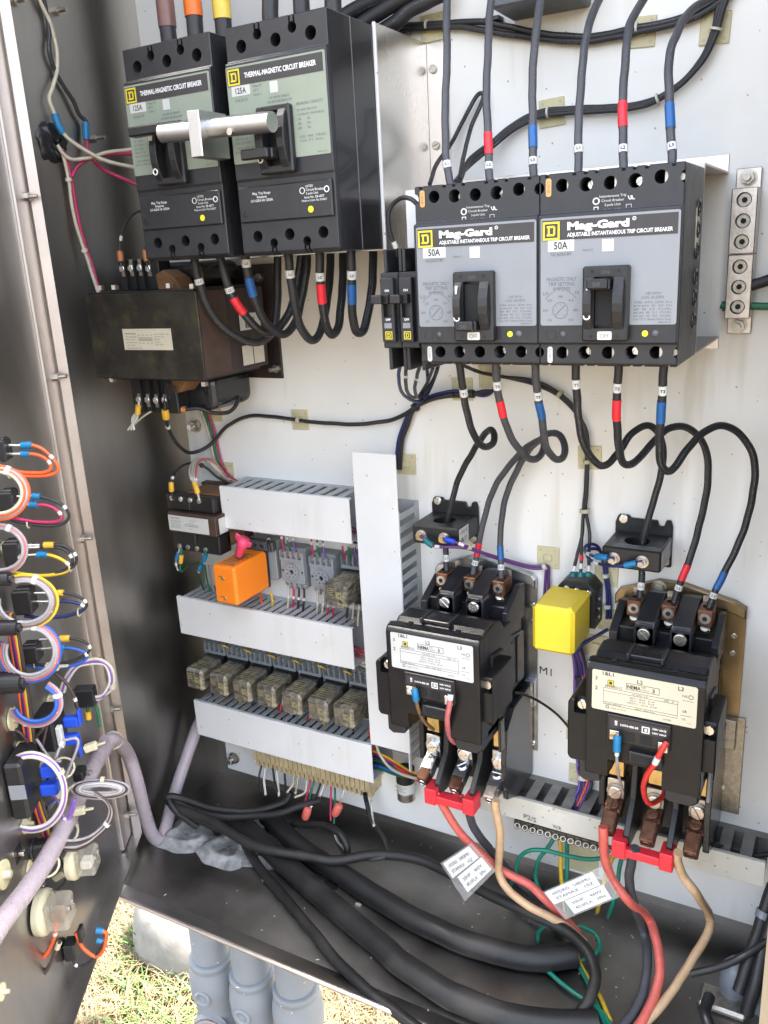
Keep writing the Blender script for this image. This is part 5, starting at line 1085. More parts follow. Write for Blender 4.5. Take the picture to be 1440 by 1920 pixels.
wire('black wire hooked over behind the second grey cable', pp((806, 345, 100), (818, 310, 60), (850, 262, 14), (880, 205, 10), (895, 178, 10), (905, 176, 12), (903, 192, 16), (885, 235, 30), (872, 280, 60), (862, 335, 110)), 2.2, 'black_cable', (), None, 9)
wire('thin black wire arching from the left grey label breaker to the slim breakers', pp((785, 386, 205), (772, 374, 205), (752, 371, 200), (734, 386, 196), (728, 410, 194), (733, 440, 190), (742, 462, 186), (746, 480, 182)), 2.0, 'black_cable', [(741, 458, 6, W_, SL, .4)], None, 9)
wire('thin black wire from the far left breaker to the transformer terminals', pp((268, 394, 120), (252, 400, 118), (236, 418, 118), (228, 440, 118), (225, 470, 119), (228, 500, 121)), 1.5, 'w_black_wire', [(226, 446, 6, W_, SL, .5), (226, 481, 13, 'w_lug_orange', 'crimp_lug', 2.2)], None, 8)
wire('orange crimped stub standing on the transformer terminals', pp((272, 460, 118), (273, 476, 118), (277, 500, 121)), 1.4, 'w_black_wire', [(273, 480, 14, 'w_lug_orange', 'crimp_lug', 2.0)])
# single black wire from the transformer to the slim breakers
wire('single long black wire from the large transformer across the panel', pp((309, 752, 121), (311, 780, 118), (317, 806, 100), (332, 832, 70), (352, 848, 40), (372, 846, 22), (398, 830, 12), (425, 800, 8), (460, 782, 7), (500, 780, 7), (560, 788, 7), (620, 794, 7), (680, 795, 7), (730, 788, 8), (760, 776, 10), (800, 752, 12), (850, 738, 12)), 2.5, 'black_cable', [(311, 776, 13, 'w_lug_yellow', 'crimp_lug', 2.2), (313, 801, 6, W_, SL, .5), (560, 788, 4, 'tie_natural', 'cable_tie', 2.2)], None, 10)
wire('black lead looping out of the bottom coil of the large transformer', pp((340, 768, 110), (372, 766, 100), (400, 774, 88), (430, 772, 70), (446, 752, 55), (440, 736, 45), (425, 730, 35)), 2.5, 'black_cable', [(342, 767, 10, 'w_lug_orange', 'crimp_lug', 1.6)], None, 9)
for i in range(3): wire('%s of the short white wires crimped in yellow below the large transformer' % ('left one', 'middle one', 'right one')[i], pp((261, 752, 121), (259, 768, 122), (252 - i * 4 + 4, 785, 123), (240 + i * 6, 806, 124)), 1.5, 'w_white', [(259, 768, 13, 'w_lug_yellow', 'crimp_lug', 2.4)] if i == 0 else (), 'short white wires below the transformer')
wire('short grey wire leaning to the terminal under the large transformer', pp((252, 795, 121), (270, 780, 121), (286, 770, 120)), 1.3, 'w_cream')
# red, white and green bundle passing the panel nut
for lab, m, o in (('magenta', 'w_magenta', 6), ('green', 'w_dgreen', 0), ('pale', 'w_cream', -6)):
    wire('%s wire running down behind the single black wire beside the panel nut' % lab, pp((372 + o, 752, 20), (386 + o, 780, 8), (398 + o, 815, 6), (404 + o, 845, 6), (412 + o, 872, 6), (430 + o * .6, 895, 8), (450, 905, 10)), 1.6, 'w_' + m[2:], (), 'wires passing the panel nut')
# small transformer wires
wire('black wire arching over the small transformer', pp((324, 935, 75), (321, 912, 76), (324, 895, 70), (340, 875, 50), (362, 868, 30), (385, 876, 18), (405, 893, 12), (425, 905, 10)), 1.7, 'black_cable', [(321, 913, 13, 'w_lug_yellow', 'crimp_lug', 2.1), (323, 896, 5, W_, SL, .6), (378, 872, 4, 'w_black_wire', 'cable_tie', 1.6)])
for i, m in enumerate(('w_cream', 'w_white', 'w_cream', 'w_pink_wire')):
    o = i * 4 - 6
    wire('%s wire of the pale group over the small transformer' % ORD[i], pp((374, 938, 76), (368, 915, 78), (362 + o, 890, 68), (366 + o, 868, 46), (380 + o, 860, 26), (398 + o, 868, 14), (415 + o * .6, 886, 10), (430, 902, 10)), 1.5, m, [(368, 915, 14, 'w_lug_yellow', 'crimp_lug', 2.4)] if i == 1 else [(362 + o, 900, 4, W_, SL, .4)], 'pale wires over the small transformer')
wire('blue crimped wire hanging below the small transformer at the left', pp((338, 1024, 72), (334, 1040, 73), (330, 1056, 74), (334, 1070, 74)), 1.5, 'w_grey', [(333, 1043, 13, 'w_lug_blue', 'crimp_lug', 1.8), (331, 1058, 5, W_, SL, .5)])
wire('green wire looping below the small transformer to its yellow crimp', pp((340, 1026, 72), (340, 1044, 74), (338, 1062, 74), (340, 1072, 70), (352, 1062, 40), (372, 1054, 16)), 1.5, 'w_dgreen', [(340, 1048, 12, 'w_lug_yellow', 'crimp_lug', 1.9)])
wire('blue crimped wire hanging below the small transformer at the right', pp((387, 1031, 72), (384, 1045, 72), (378, 1060, 70), (373, 1072, 66), (376, 1090, 30), (390, 1120, 14)), 1.5, 'w_dgreen', [(384, 1046, 13, 'w_lug_blue', 'crimp_lug', 1.9), (377, 1063, 8, 'w_lug_blue', 'crimp_lug', 1.6), (372, 1072, 5, W_, SL, .5)])
for i, (m, o) in enumerate((('w_dgreen', 0), ('w_grey', 7))): wire('%s wire dropping into the middle duct left of the orange relay' % ('green', 'grey')[i], pp((384 + o, 1060, 30), (388 + o, 1085, 22), (394 + o, 1110, 22), (398 + o, 1135, 24)), 1.4, m)
# sockets: wires above and below
cols = ['w_magenta', 'w_dgreen', 'w_violet']
for s, (x0, zt) in enumerate(((-317.5, -272), (-270.5, -274.5), (-223, -270))):
    for i in range(3):
        x = x0 + 5 + 9 * i; sk = ('left octal socket', 'right octal socket', 'upper amber relay')[s]
        wire('short %s wire from the top duct into the %s' % (('magenta', 'green', 'violet')[i], sk), [(x + 1, 22, zt - 9), (x, 26, zt + 6), (x - 1, 24, zt + 22), (x - 1, 18, zt + 34)], 1.3, cols[i], [(pix((x, 25, zt + 14))[0], pix((x, 25, zt + 14))[1], 5, W_, SL, .5)], 'short wires above the sockets')
    for i in range(4):
        x = x0 + 6 + 8.4 * i; m = (('w_cream', 'w_magenta', 'w_black_wire', 'w_black_wire'), ('w_cream', 'w_cream', 'w_magenta', 'w_magenta'), ('w_black_wire', 'w_cream', 'w_cream', 'w_magenta'))[s][i]; cn = {'w_cream': 'cream', 'w_magenta': 'dark red', 'w_black_wire': 'black'}[m]
        wire('%s wire under the %s, %s from the left' % (cn, sk, ORD[i]), [(x, 22, zt - 54), (x + 1, 25, zt - 66), (x - 1, 26, zt - 80), (x - 2, 28, zt - 96)], 1.6, m, [(pix((x, 26, zt - 70))[0], pix((x, 26, zt - 70))[1], 4, W_, SL, .5)], 'wires under the upper sockets')
wire('black wire into the dark socket behind the orange relay', pp((503, 1008, 20), (504, 1020, 30), (506, 1034, 32)), 2.2, 'black_cable', [(504, 1012, 4, W_, SL, .4)])
wire('orange wire under the orange relay', pp((490, 1112, 34), (488, 1122, 32), (492, 1134, 32)), 1.5, 'w_orange'); wire('yellow wire under the orange relay', pp((507, 1108, 30), (510, 1120, 30), (511, 1136, 30)), 1.5, 'w_yellow')
rnd = random.Random(11); ORDL = ORD + ('eighth', 'ninth', 'tenth', 'eleventh', 'twelfth')
for i in range(12):
    x = -462 + i * 24.5; m = ('w_navy', 'w_magenta', 'w_yellow', 'w_navy', 'w_black_wire', 'w_red')[i % 6]; cn = {'w_navy': 'navy', 'w_magenta': 'dark red', 'w_yellow': 'yellow', 'w_black_wire': 'black', 'w_red': 'red'}[m]
    wire('%s wire entering the lowest duct, %s of its row' % (cn, ORDL[i]), [(x, 20, -500), (x + 1, 30, -512), (x + rnd.uniform(-2, 2), 32, -526), (x + 3, 28, -545)], 1.6, m, (), 'wires entering the lowest duct')
for i in range(6): wire('yellow jumper loop on the %s grey socket of the lower row' % ORD[i], [(-440 + 41.75 * i, 24, -441), (-437 + 41.75 * i, 29, -436), (-430 + 41.75 * i, 29, -437), (-428 + 41.75 * i, 24, -442)], 1.1, 'w_yellow', (), 'yellow jumper loops')
for i, (m, y0, cn) in enumerate((('w_magenta', 1000, 'dark red'), ('w_dgreen', 1008, 'green'), ('w_violet', 992, 'violet'), ('w_cream', 1243, 'cream'), ('w_red', 1232, 'red'), ('w_red', 1222, 'second red'), ('w_magenta', 1214, 'dark red lower'), ('w_black_wire', 1018, 'black'))):
    wire('%s wire crossing from a horizontal duct into the vertical duct' % cn, pp((640, y0 - 10, 20), (660, y0 - 4, 26), (678, y0 + 4, 30), (700, y0 + 14, 24)), 1.5, m, (), 'wires crossing between ducts')
for i, (m, cn) in enumerate((('w_yellow', 'yellow'), ('w_magenta', 'magenta'), ('w_navy', 'navy'), ('w_dgreen', 'green'), ('w_black_wire', 'black'), ('w_wblue', 'blue'), ('w_dgreen', 'second green'))):
    wire('%s wire leaving the bottom of the vertical duct towards the left contactor' % cn, pp((690, 1405 + i * 6, 30), (712, 1412 + i * 5, 36), (740, 1428 + i * 4, 40), (765, 1444 + i * 2, 46), (790, 1452 + i, 50), (812, 1455, 50)), 1.7, m, [(792, 1451, 7, W_, SL, .8)] if i == 5 else (), 'coloured wires below the vertical duct')
wire('cream wire drooping from the vertical duct to the red clip bar', pp((706, 1398, 50), (714, 1418, 60), (732, 1440, 70), (760, 1454, 84), (792, 1462, 96)), 1.8, 'w_cream')
wire('red wire passing behind the red clip bar at the left', pp((740, 1435, 48), (770, 1456, 58), (798, 1470, 70), (830, 1486, 60), (870, 1492, 50)), 1.8, 'w_red')
# slim breaker wiring below
for i, (m, cn, pts) in enumerate((('w_navy', 'blue', ((752, 682, 170), (748, 700, 150), (750, 728, 110), (766, 748, 60), (785, 752, 25), (800, 742, 14), (818, 700, 30), (822, 685, 60))), ('black_cable', 'first black', ((762, 682, 172), (761, 700, 155), (762, 730, 110), (772, 744, 60), (786, 742, 26), (802, 715, 40), (812, 690, 70))), ('black_cable', 'second black', ((788, 684, 165), (782, 705, 140), (778, 728, 100), (782, 745, 50), (795, 738, 24), (812, 712, 30), (820, 690, 60))), ('w_navy', 'navy', ((800, 690, 60), (802, 715, 30), (796, 738, 20), (786, 752, 14), (778, 765, 9), (760, 790, 7), (748, 830, 7), (742, 870, 7))))):
    wire('%s wire of the loops hanging below the slim breakers' % cn, pp(*pts), 1.9, m, [(pts[1][0], pts[1][1] + 4, 6, W_, SL, .4)] if 'black' in cn else (), 'wire loops below the slim breakers')
for i, (m, cn, o) in enumerate((('w_navy', 'blue', 0), ('black_cable', 'black', 5), ('black_cable', 'lower black', 9))):
    wire('%s wire running from the tie below the slim breakers to the right' % cn, pp((742 + o, 880, 7), (746 + o, 830, 7), (757 + o, 795, 8), (772 + o * .6, 768, 9), (800, 746 + o * .8, 10), (835, 735 + o, 10), (870, 734 + o, 10), (905, 742 - o, 12), (926, 730, 16), (934, 706, 30), (936, 690, 60)), 1.9, m, [(778, 762, 5, 'w_black_wire', 'cable_tie', 4), (884, 740, 6, 'w_black_wire', 'cable_tie', 3)] if i == 1 else (), 'wires tied below the slim breakers')
for i in range(2):
    o = i * 6
    wire('%s black wire dropping behind the load cable loops to the yellow relay' % ORD[i], pp((870, 686, 60), (900, 698, 20), (940, 706, 10), (1000, 714 + o, 9), (1045, 735 + o, 9), (1080, 768 + o, 9), (1097 + o * .5, 810, 9), (1100 + o * .4, 860, 9), (1097 + o * .6, 920, 9), (1094 + o * .6, 955, 9), (1092 + i * 14, 1000, 12), (1082 + i * 22, 1040, 20), (1076 + i * 28, 1068, 30), (1074 + i * 29, 1080, 32)), 1.9, 'black_cable', [(1094, 958, 4, 'tie_natural', 'cable_tie', 2.4), (1076 + i * 28, 1066, 6, W_, SL, .4), (1074 + i * 29, 1078, 7, 'w_lug_teal', 'crimp_lug', 2.0)] + ([(1051, 738, 4, 'tie_natural', 'cable_tie', 2.4), (1100, 866, 4, 'tie_natural', 'cable_tie', 2)] if i == 0 else []), 'black wires to the yellow relay', 9)
wire('middle black wire with red and white sleeves entering the yellow relay socket', pp((1096, 950, 10), (1092, 985, 12), (1090, 1020, 18), (1090, 1058, 28), (1088, 1082, 33)), 1.9, 'black_cable', [(1090, 1046, 7, 'w_tape_red', TB, .4), (1090, 1062, 7, W_, SL, .4), (1088, 1079, 7, 'w_lug_teal', 'crimp_lug', 2)], None, 9)
# current transformer leads
wire('purple wire from the left current transformer, upper one', pp((830, 1009, 66), (850, 1016, 68), (868, 1022, 66), (890, 1030, 52), (930, 1044, 30), (980, 1058, 14), (1010, 1062, 8), (1024, 1060, 6), (1023, 1080, 6), (1021, 1110, 8), (1018, 1140, 10)), 1.7, 'w_purple', [(843, 1014, 13, 'w_bright_blue', 'crimp_lug', 1.7), (864, 1021, 7, W_, SL, .5), (878, 1027, 5, 'tie_natural', 'cable_tie', 2.2)], 'purple wires of the left current transformer')
wire('purple wire from the left current transformer, lower one', pp((789, 1004, 66), (802, 1016, 70), (815, 1024, 70), (840, 1026, 70), (870, 1027, 64), (895, 1034, 50), (935, 1048, 28), (985, 1063, 12), (1012, 1066, 8), (1028, 1062, 6), (1029, 1085, 6), (1028, 1112, 8), (1026, 1140, 10)), 1.7, 'w_purple', [(804, 1018, 12, 'w_lug_teal', 'crimp_lug', 1.9), (820, 1025, 7, W_, SL, .5), (1022, 1065, 4, 'tie_clear', 'cable_tie', 2.6)], 'purple wires of the left current transformer')
wire('blue wire from the right current transformer, upper one', pp((1152, 1047, 67), (1132, 1045, 66), (1112, 1042, 58), (1098, 1036, 40), (1096, 1026, 26), (1108, 1020, 18), (1122, 1026, 12), (1130, 1050, 9), (1136, 1090, 8), (1139, 1130, 8), (1138, 1160, 8)), 1.8, 'w_navy', [(1128, 1045, 15, 'w_lug_blue', 'crimp_lug', 1.8), (1104, 1040, 8, W_, SL, .5), (1136, 1078, 4, 'tie_clear', 'cable_tie', 2.8), (1138, 1137, 4, 'tie_clear', 'cable_tie', 2.8)], 'blue wires of the right current transformer')
wire('blue wire from the right current transformer, lower one', pp((1204, 1053, 67), (1184, 1058, 68), (1160, 1061, 66), (1135, 1060, 60), (1110, 1052, 48), (1100, 1040, 34), (1106, 1030, 22), (1124, 1032, 12), (1134, 1056, 8), (1141, 1095, 8), (1144, 1130, 8), (1144, 1160, 8)), 1.8, 'w_navy', [(1183, 1058, 13, 'w_lug_blue', 'crimp_lug', 1.9), (1118, 1056, 9, W_, SL, .5)], 'blue wires of the right current transformer')
# harness between the contactors
hb = [('w_violet', 'violet'), ('w_navy', 'navy'), ('w_purple', 'purple'), ('w_navy', 'second navy'), ('w_violet', 'second violet'), ('w_black_wire', 'black')]
for i, (m, cn) in enumerate(hb):
    o = i * 4.4
    wire('%s wire of the tied harness left of the right contactor' % cn, pp((1062 + o, 1195, 14 + i), (1074 + o * .8, 1225, 10 + i), (1078 + o, 1260, 9 + (i % 2) * 3), (1077 + o, 1320, 9 + (i % 3) * 2), (1079 + o, 1380, 9 + (i % 2) * 3), (1084 + o, 1440, 10), (1086 + o, 1475, 14), (1074 + o, 1500, 26), (1066 + o, 1522, 34)), 1.9, m, [(1085 + o, 1270, 4, 'w_black_wire', 'cable_tie', 4), (1090, 1373, 6, 'tie_clear', 'cable_tie', 6), (1088, 1440, 5, 'w_black_wire', 'cable_tie', 5), (1094, 1456, 6, 'tie_clear', 'cable_tie', 6)] if i == 2 else (), 'tied harness between the contactors')
wire('orange wire beside the tied harness', pp((1082, 1180, 14), (1086, 1210, 12), (1090, 1250, 12), (1096, 1330, 12), (1099, 1390, 12), (1103, 1440, 12), (1100, 1470, 16), (1090, 1495, 26), (1082, 1512, 34)), 1.4, 'w_orange')
wire('blue wires leaving the yellow relay towards the harness', pp((1080, 1225, 20), (1092, 1208, 16), (1112, 1196, 12), (1140, 1180, 10)), 2, 'w_navy', (), None, 8)
wire('thin black wire reaching from the left contactor to the harness', pp((966, 1298, 60), (985, 1303, 40), (1015, 1318, 22), (1045, 1340, 12), (1070, 1368, 10)), 1.6, 'black_cable')
wire('brown coil wire with a blue crimp on the left contactor', pp((776, 1288, 166), (779, 1305, 168), (785, 1330, 160), (795, 1352, 146), (812, 1368, 120)), 2.2, 'w_brownish', [(777, 1303, 15, 'w_lug_blue', 'crimp_lug', 1.6)], None, 9)
wire('pinkish red coil wire bowing under the left contactor', pp((845, 1302, 166), (842, 1325, 170), (839, 1355, 166), (843, 1380, 152), (853, 1392, 138), (866, 1386, 118)), 3.0, 'w_pink_wire', [(843, 1308, 7, W_, SL, .3)], None, 10)
wire('grey coil wire with a blue crimp on the right contactor', pp((1158, 1375, 166), (1157, 1395, 168), (1157, 1430, 166), (1160, 1455, 150), (1166, 1475, 125)), 1.5, 'w_grey', [(1157, 1394, 16, 'w_lug_blue', 'crimp_lug', 2.4), (1157, 1412, 6, W_, SL, .7)], None, 9)
wire('bright red coil wire bowing under the right contactor', pp((1250, 1392, 166), (1242, 1405, 170), (1228, 1430, 170), (1212, 1455, 164), (1207, 1480, 152), (1213, 1503, 138), (1225, 1506, 124), (1243, 1492, 104), (1250, 1470, 90)), 2.7, 'w_red', [(1228, 1425, 8, W_, SL, .4)], None, 10)
# black bundle at the far right and ground bar wires
wire('thick stripped black cable entering the ground bar from the right', pp((1406, 536, 18), (1418, 532, 18), (1440, 524, 16), (1490, 505, 14)), 5.2, 'black_cable', (), None, 12)
for i in range(6): wire('bare dark copper strand showing at the ground bar', pp((1398, 529 + i * 3, 16 + (i % 2) * 3), (1410, 528 + i * 2.6, 18), (1416, 529 + i * 2, 18)), .55, 'rust_lug', (), 'copper strands at the ground bar', 5)
wire('flat dark green wire through the lowest lug of the ground bar', pp((1352, 572, 16), (1365, 574, 16), (1400, 574, 16), (1440, 574, 16), (1490, 574, 16)), 3.6, 'w_dgreen', (), None, 10)
for i in range(5): wire('short black strand sticking out left of the ground bar', pp((1354, 566 + i * 4, 14 + (i % 2) * 3), (1366, 568 + i * 3, 16)), .8, 'black_cable', (), 'black strands left of the ground bar', 5)
wire('black cable lying along the stained duct at the right', pp((1338, 1583, 50), (1362, 1592, 40), (1400, 1604, 30), (1440, 1602, 24), (1480, 1590, 20)), 3, 'black_cable', (), None, 10)
# ================================================================== green and yellow earth wires
E = [('green earth wire arching widely below the stained duct', 'w_green', pp((1140, 1607, 30), (1110, 1611, 36), (1070, 1606, 44), (1020, 1594, 52), (990, 1596, 56), (972, 1612, 58), (966, 1640, 62)) + [PZ(958, 1672, -690), PZ(985, 1700, -698), PZ(1030, 1735, -700), PZ(1070, 1752, -700)]),
     ('green earth wire crossing under the wide arch', 'w_green', pp((1040, 1570, 26), (1028, 1588, 34), (1010, 1612, 42), (1004, 1640, 46), (1012, 1668, 50)) + [PZ(1030, 1700, -690), PZ(1050, 1740, -700), PZ(1075, 1762, -702)]),
     ('yellow earth wire hanging straight below the stained duct', 'w_yellow', pp((1050, 1574, 26), (1051, 1600, 32), (1052, 1640, 38), (1055, 1668, 42)) + [PZ(1062, 1720, -690), PZ(1085, 1800, -702), PZ(1120, 1860, -704), PZ(1145, 1915, -704)]),
     ('green earth wire hanging straight beside the yellow one', 'w_green', pp((1064, 1576, 26), (1063, 1605, 32), (1063, 1640, 38), (1060, 1680, 44)) + [PZ(1070, 1740, -690), PZ(1082, 1800, -702), PZ(1110, 1860, -704), PZ(1136, 1925, -704)]),
     ('short yellow earth wire behind the red motor lead', 'w_yellow', pp((1152, 1602, 26), (1144, 1618, 34), (1136, 1640, 40), (1130, 1665, 46)) + [PZ(1120, 1710, -695)]),
     ('short green earth wire beside the right red clip bar', 'w_green', pp((1166, 1606, 26), (1162, 1625, 32), (1158, 1655, 38), (1150, 1690, 44)) + [PZ(1140, 1720, -695)]),
     ('green earth wire looped on the floor', 'w_green', [PZ(1008, 1766, -702), PZ(1013, 1745, -699), PZ(1040, 1730, -692), PZ(1080, 1735, -690), PZ(1115, 1750, -694), PZ(1124, 1775, -700), PZ(1105, 1795, -702), PZ(1085, 1800, -703)]),
     ('green earth wire running to the front of the floor', 'w_green', [PZ(1020, 1815, -703), PZ(1055, 1845, -703), PZ(1090, 1870, -703), PZ(1125, 1895, -703), PZ(1150, 1930, -703)])]
for lab, m, pts in E: wire(lab, pts, 2.6, m, (), 'earth wires below the stained duct', 9)
t = thing('earth_strip', 'row of dark screws along a strip below the stained duct', 'terminal bar', (100, 0, -590))
for i in range(15):
    u = i / 14; x, d, z = P(970 + 200 * u, 1548 + 58 * u, 40)
    MB().torus((x, 40, z), 3.2, 1.3, axis=(.2, 1, .5), n=12, k=6).cyl((x, 30, z + 2), (x, 41, z), 2.4, n=8).build('strip_screw', 'screw_dull', t)
a_, b_ = P(964, 1546, 36), P(1176, 1607, 36); MB().box(a_[0], b_[0], 22, 36, a_[2] - 1, a_[2] + 7).build('strip', 'screw_dull', t)
x, d, z = P(1090, 1610, 1); tag(MB().box(x - 24, x + 22, .1, .6, z - 20, z + 22).build('mesh_patch', 'tie_pad', None, (x, 0, z)), 'faded patch of woven mesh on the panel below the stained duct', 'patch')
# terminal strip wires
ts = [('w_black_wire', 'black', (490, 1437), (486, 1458), (490, 1485)), ('w_white', 'white', (497, 1442), (495, 1465), (498, 1490)), ('w_black_wire', 'second black', (512, 1440), (514, 1460), (520, 1485)), ('w_white', 'second white', (519, 1446), (521, 1468), (523, 1492)), ('w_black_wire', 'third black', (534, 1452), (535, 1470), (537, 1490)), ('w_cream', 'third white', (549, 1453), (550, 1468), (538, 1486)), ('w_cream', 'cream', (558, 1458), (557, 1472), (554, 1487)), ('w_cream', 'bent cream', (574, 1464), (572, 1485), (552, 1495)), ('w_magenta', 'red', (582, 1465), (576, 1488), (571, 1508)), ('w_dgreen', 'green', (588, 1467), (582, 1490), (576, 1512)), ('w_white', 'fourth white', (607, 1473), (598, 1495), (582, 1514)), ('w_black_wire', 'fourth black', (601, 1470), (596, 1485), (588, 1500)), ('w_magenta', 'second red', (621, 1476), (620, 1505), (620, 1540)), ('w_dgreen', 'second green', (628, 1481), (628, 1505), (626, 1545)), ('w_white', 'fifth white', (645, 1482), (640, 1498), (636, 1512)), ('w_black_wire', 'fifth black', (683, 1490), (690, 1515), (697, 1542)), ('w_white', 'last white', (696, 1505), (698, 1530), (701, 1548)), ('w_white', 'looped white', (627, 1560), (633, 1578), (646, 1592)), ('w_dgreen', 'looped green', (630, 1556), (638, 1572), (648, 1584))]
for m, cn, a, b, c in ts: wire('%s wire hanging from the yellowed terminal strip' % cn, pp((a[0], a[1] - 4, 26), (a[0], a[1], 30), (b[0], b[1], 40), (c[0], c[1], 56)), 1.6 if m != 'w_white' else 1.8, m, (), 'wires hanging from the terminal strip', 8)
for px, py, qx, qy, lab in ((578, 1514, 570, 1540, 'red wire cap hanging lower, at the left'), (637, 1508, 627, 1528, 'red wire cap hanging higher, at the right')):
    a, b = Vector(P(px, py, 58)), Vector(P(qx, qy, 62)); ax = (b - a).normalized()
    tag(MB().lathe([(0, 0), (4.5, 0), (5.8, 2), (6.2, 8), (5.8, 16), (4, 20), (0, 21)], a, ax, 14).build('crimp_connector', 'w_red_faded', None, a), lab, 'wire connector', 'red wire caps')
# tags in clear bags
def bag(c, corners, lines, label, d0):
    pts = [Vector(P(x, y, d0 + o)) for x, y, o in corners]
    pn = (pts[1] - pts[0]).cross(pts[3] - pts[0]); v = ray(corners[2][0], corners[2][1]); v = Vector((v.x, -v.y, v.z)); co = Vector((CAM.x, -CAM.y, CAM.z)); pts[2] = co + v * ((pts[0] - co).dot(pn) / v.dot(pn))
    t = thing('label_bag', label, 'tag', tuple(pts[0]), 'paper labels in clear bags')
    nr = (pts[1] - pts[0]).cross(pts[3] - pts[0]).normalized()
    if nr.y < 0: nr = -nr
    def at(u, v, h): return pts[0].lerp(pts[1], u).lerp(pts[3].lerp(pts[2], u), v) + nr * h
    g = MB(); N = 8
    for sd in (0, 1):
        for i in range(N + 1):
            for j in range(N + 1):
                u, v = i / N, j / N; g.v.append(tuple(at(u, v, (1 if sd else -1) * 1.6 * math.sin(math.pi * u) * math.sin(math.pi * v) + random.uniform(-.5, .5) + sd * .8)))
        o = sd * (N + 1) ** 2; g.f += [(o + i * (N + 1) + j, o + (i + 1) * (N + 1) + j, o + (i + 1) * (N + 1) + j + 1, o + i * (N + 1) + j + 1) for i in range(N) for j in range(N)]
    g.sm = [True] * len(g.f); g.build('clear_bag', 'clear_bag', t)
    for (u0, v0, u1, v1, txt) in lines:
        q = [at(u0, v0, .4), at(u1, v0, .4), at(u1, v1, .4), at(u0, v1, .4)]
        p = MB().add(q + [w_ + nr * .3 for w_ in q], [(0, 1, 2, 3), (4, 5, 6, 7), (0, 1, 5, 4), (1, 2, 6, 5), (2, 3, 7, 6), (3, 0, 4, 7)]).build('paper_label', 'paper', t)
        U = (q[1] - q[0]).normalized(); V = (q[0] - q[3]).normalized(); wd = (q[1] - q[0]).length; ht = (q[0] - q[3]).length; k = MB()
        for i, s_ in enumerate(txt): k.text(s_, q[3] + U * wd * .12 + V * ht * (.58 - .36 * i) + nr * .95, ht * .2, U=U, V=V, w=wd * .76)
        k.build('lettering', 'ink_grey', p)
bag(None, ((826, 1618, 0), (884, 1580, 0), (930, 1632, 14), (872, 1690, 14)), ((.06, .04, .9, .44, ('HYDRO   S4838MU', 'STAMAX   10Z')), (.18, .48, .95, .9, ('30HP    460V', '40.0FLA   3PH'))), 'white paper labels in a clear bag on the left red motor lead', 118)
bag(None, ((1018, 1672, 0), (1128, 1624, 0), (1162, 1682, 14), (1060, 1724, 14)), ((.02, .04, .84, .48, ('HYDRO   S483MU', 'STAMAX   10Z')), (.2, .5, .88, .95, ('30HP    460V', '40.0FLA   3PH'))), 'white paper labels in a clear bag on the right red motor lead', 122)
# sealant and grey conduit hubs on the floor
def hub(px, py, r, label, seed):
    x, d, z = PZ(px, py, -709); rr = random.Random(seed); ph = rr.uniform(0, 6); lob = lambda u, v: 1 + .14 * math.sin(3 * math.atan2(v, u) + ph) + .08 * math.sin(5 * math.atan2(v, u) + 2 * ph); t = thing('conduit_seal', label, 'sealant', (x, d, -709), 'lumps of sealant on the floor')
    g = MB().lathe([(r * 1.7, .2), (r * 1.5, 1.2), (r * 1.3, 2.4), (r * 1.1, 4.5), (r * 1.0, 7.5), (r * .9, 8), (r * .7, 5), (r * .3, 3), (0, 3)], (x, d, -709), (0, 0, 1), 26)
    g.v = [(x + (a - x) * lob(a - x, b - d) + rr.uniform(-1, 1), d + (b - d) * lob(a - x, b - d) + rr.uniform(-1, 1), max(-708.8, c + rr.uniform(-.6, .8))) for a, b, c in g.v]; g.build('lump', 'sealant', t)
hub(352, 1566, 26, 'white lumpy sealant ring nearest the spiral wrapped hose', 1); hub(425, 1592, 25, 'white lumpy sealant ring under the black cords', 2); hub(505, 1600, 22, 'white sealant behind the thick black cables', 4)
t = thing('conduit_hub', 'grey sealed conduit hub with two rubber fingers in the lower right corner', 'conduit', PZ(1380, 1860, -709))
for px, py, r, h in ((1372, 1868, 15, 52), (1408, 1850, 10, 58), (1425, 1890, 12, 30)):
    x, d, z = PZ(px, py, -709); MB().lathe([(r, 0), (r * 1.02, h * .5), (r * .9, h * .8), (r * .5, h * .97), (0, h)], (x, d, -709), (.05, 0, 1), 18).build('rubber_finger', 'galv', t)
x, d, z = PZ(1335, 1880, -709); MB().box(x - 14, x + 36, d - 18, d + 14, -709, -700, 3).build('base', 'screw_dull', t)
for i, (lab, pts) in enumerate((('first', ((1450, 1660, 40), (1425, 1735, 60), (1405, 1800, 84), (1385, 1860, 100))), ('second', ((1462, 1690, 50), (1438, 1760, 70), (1420, 1830, 96), (1400, 1900, 110))), ('third', ((1470, 1740, 60), (1400, 1790, 90), (1340, 1815, 100), (1296, 1826, 104))))):
    cable('entry_cable', '%s black cable coming down the lower right corner' % lab, 'cable', pp(*pts), 7 if i < 2 else 4, 'black_cable', [(1436, 1715, 8, 'galv', 'clamp', 1.5)] if i == 0 else (), 12, 'black cables in the lower right corner')
cable('entry_cable', 'black rubber cable curving out of the lower right conduit hub', 'cable', [PZ(1330, 1870, -690), PZ(1322, 1900, -680), PZ(1340, 1950, -690)], 6, 'black_cable', (), 14)
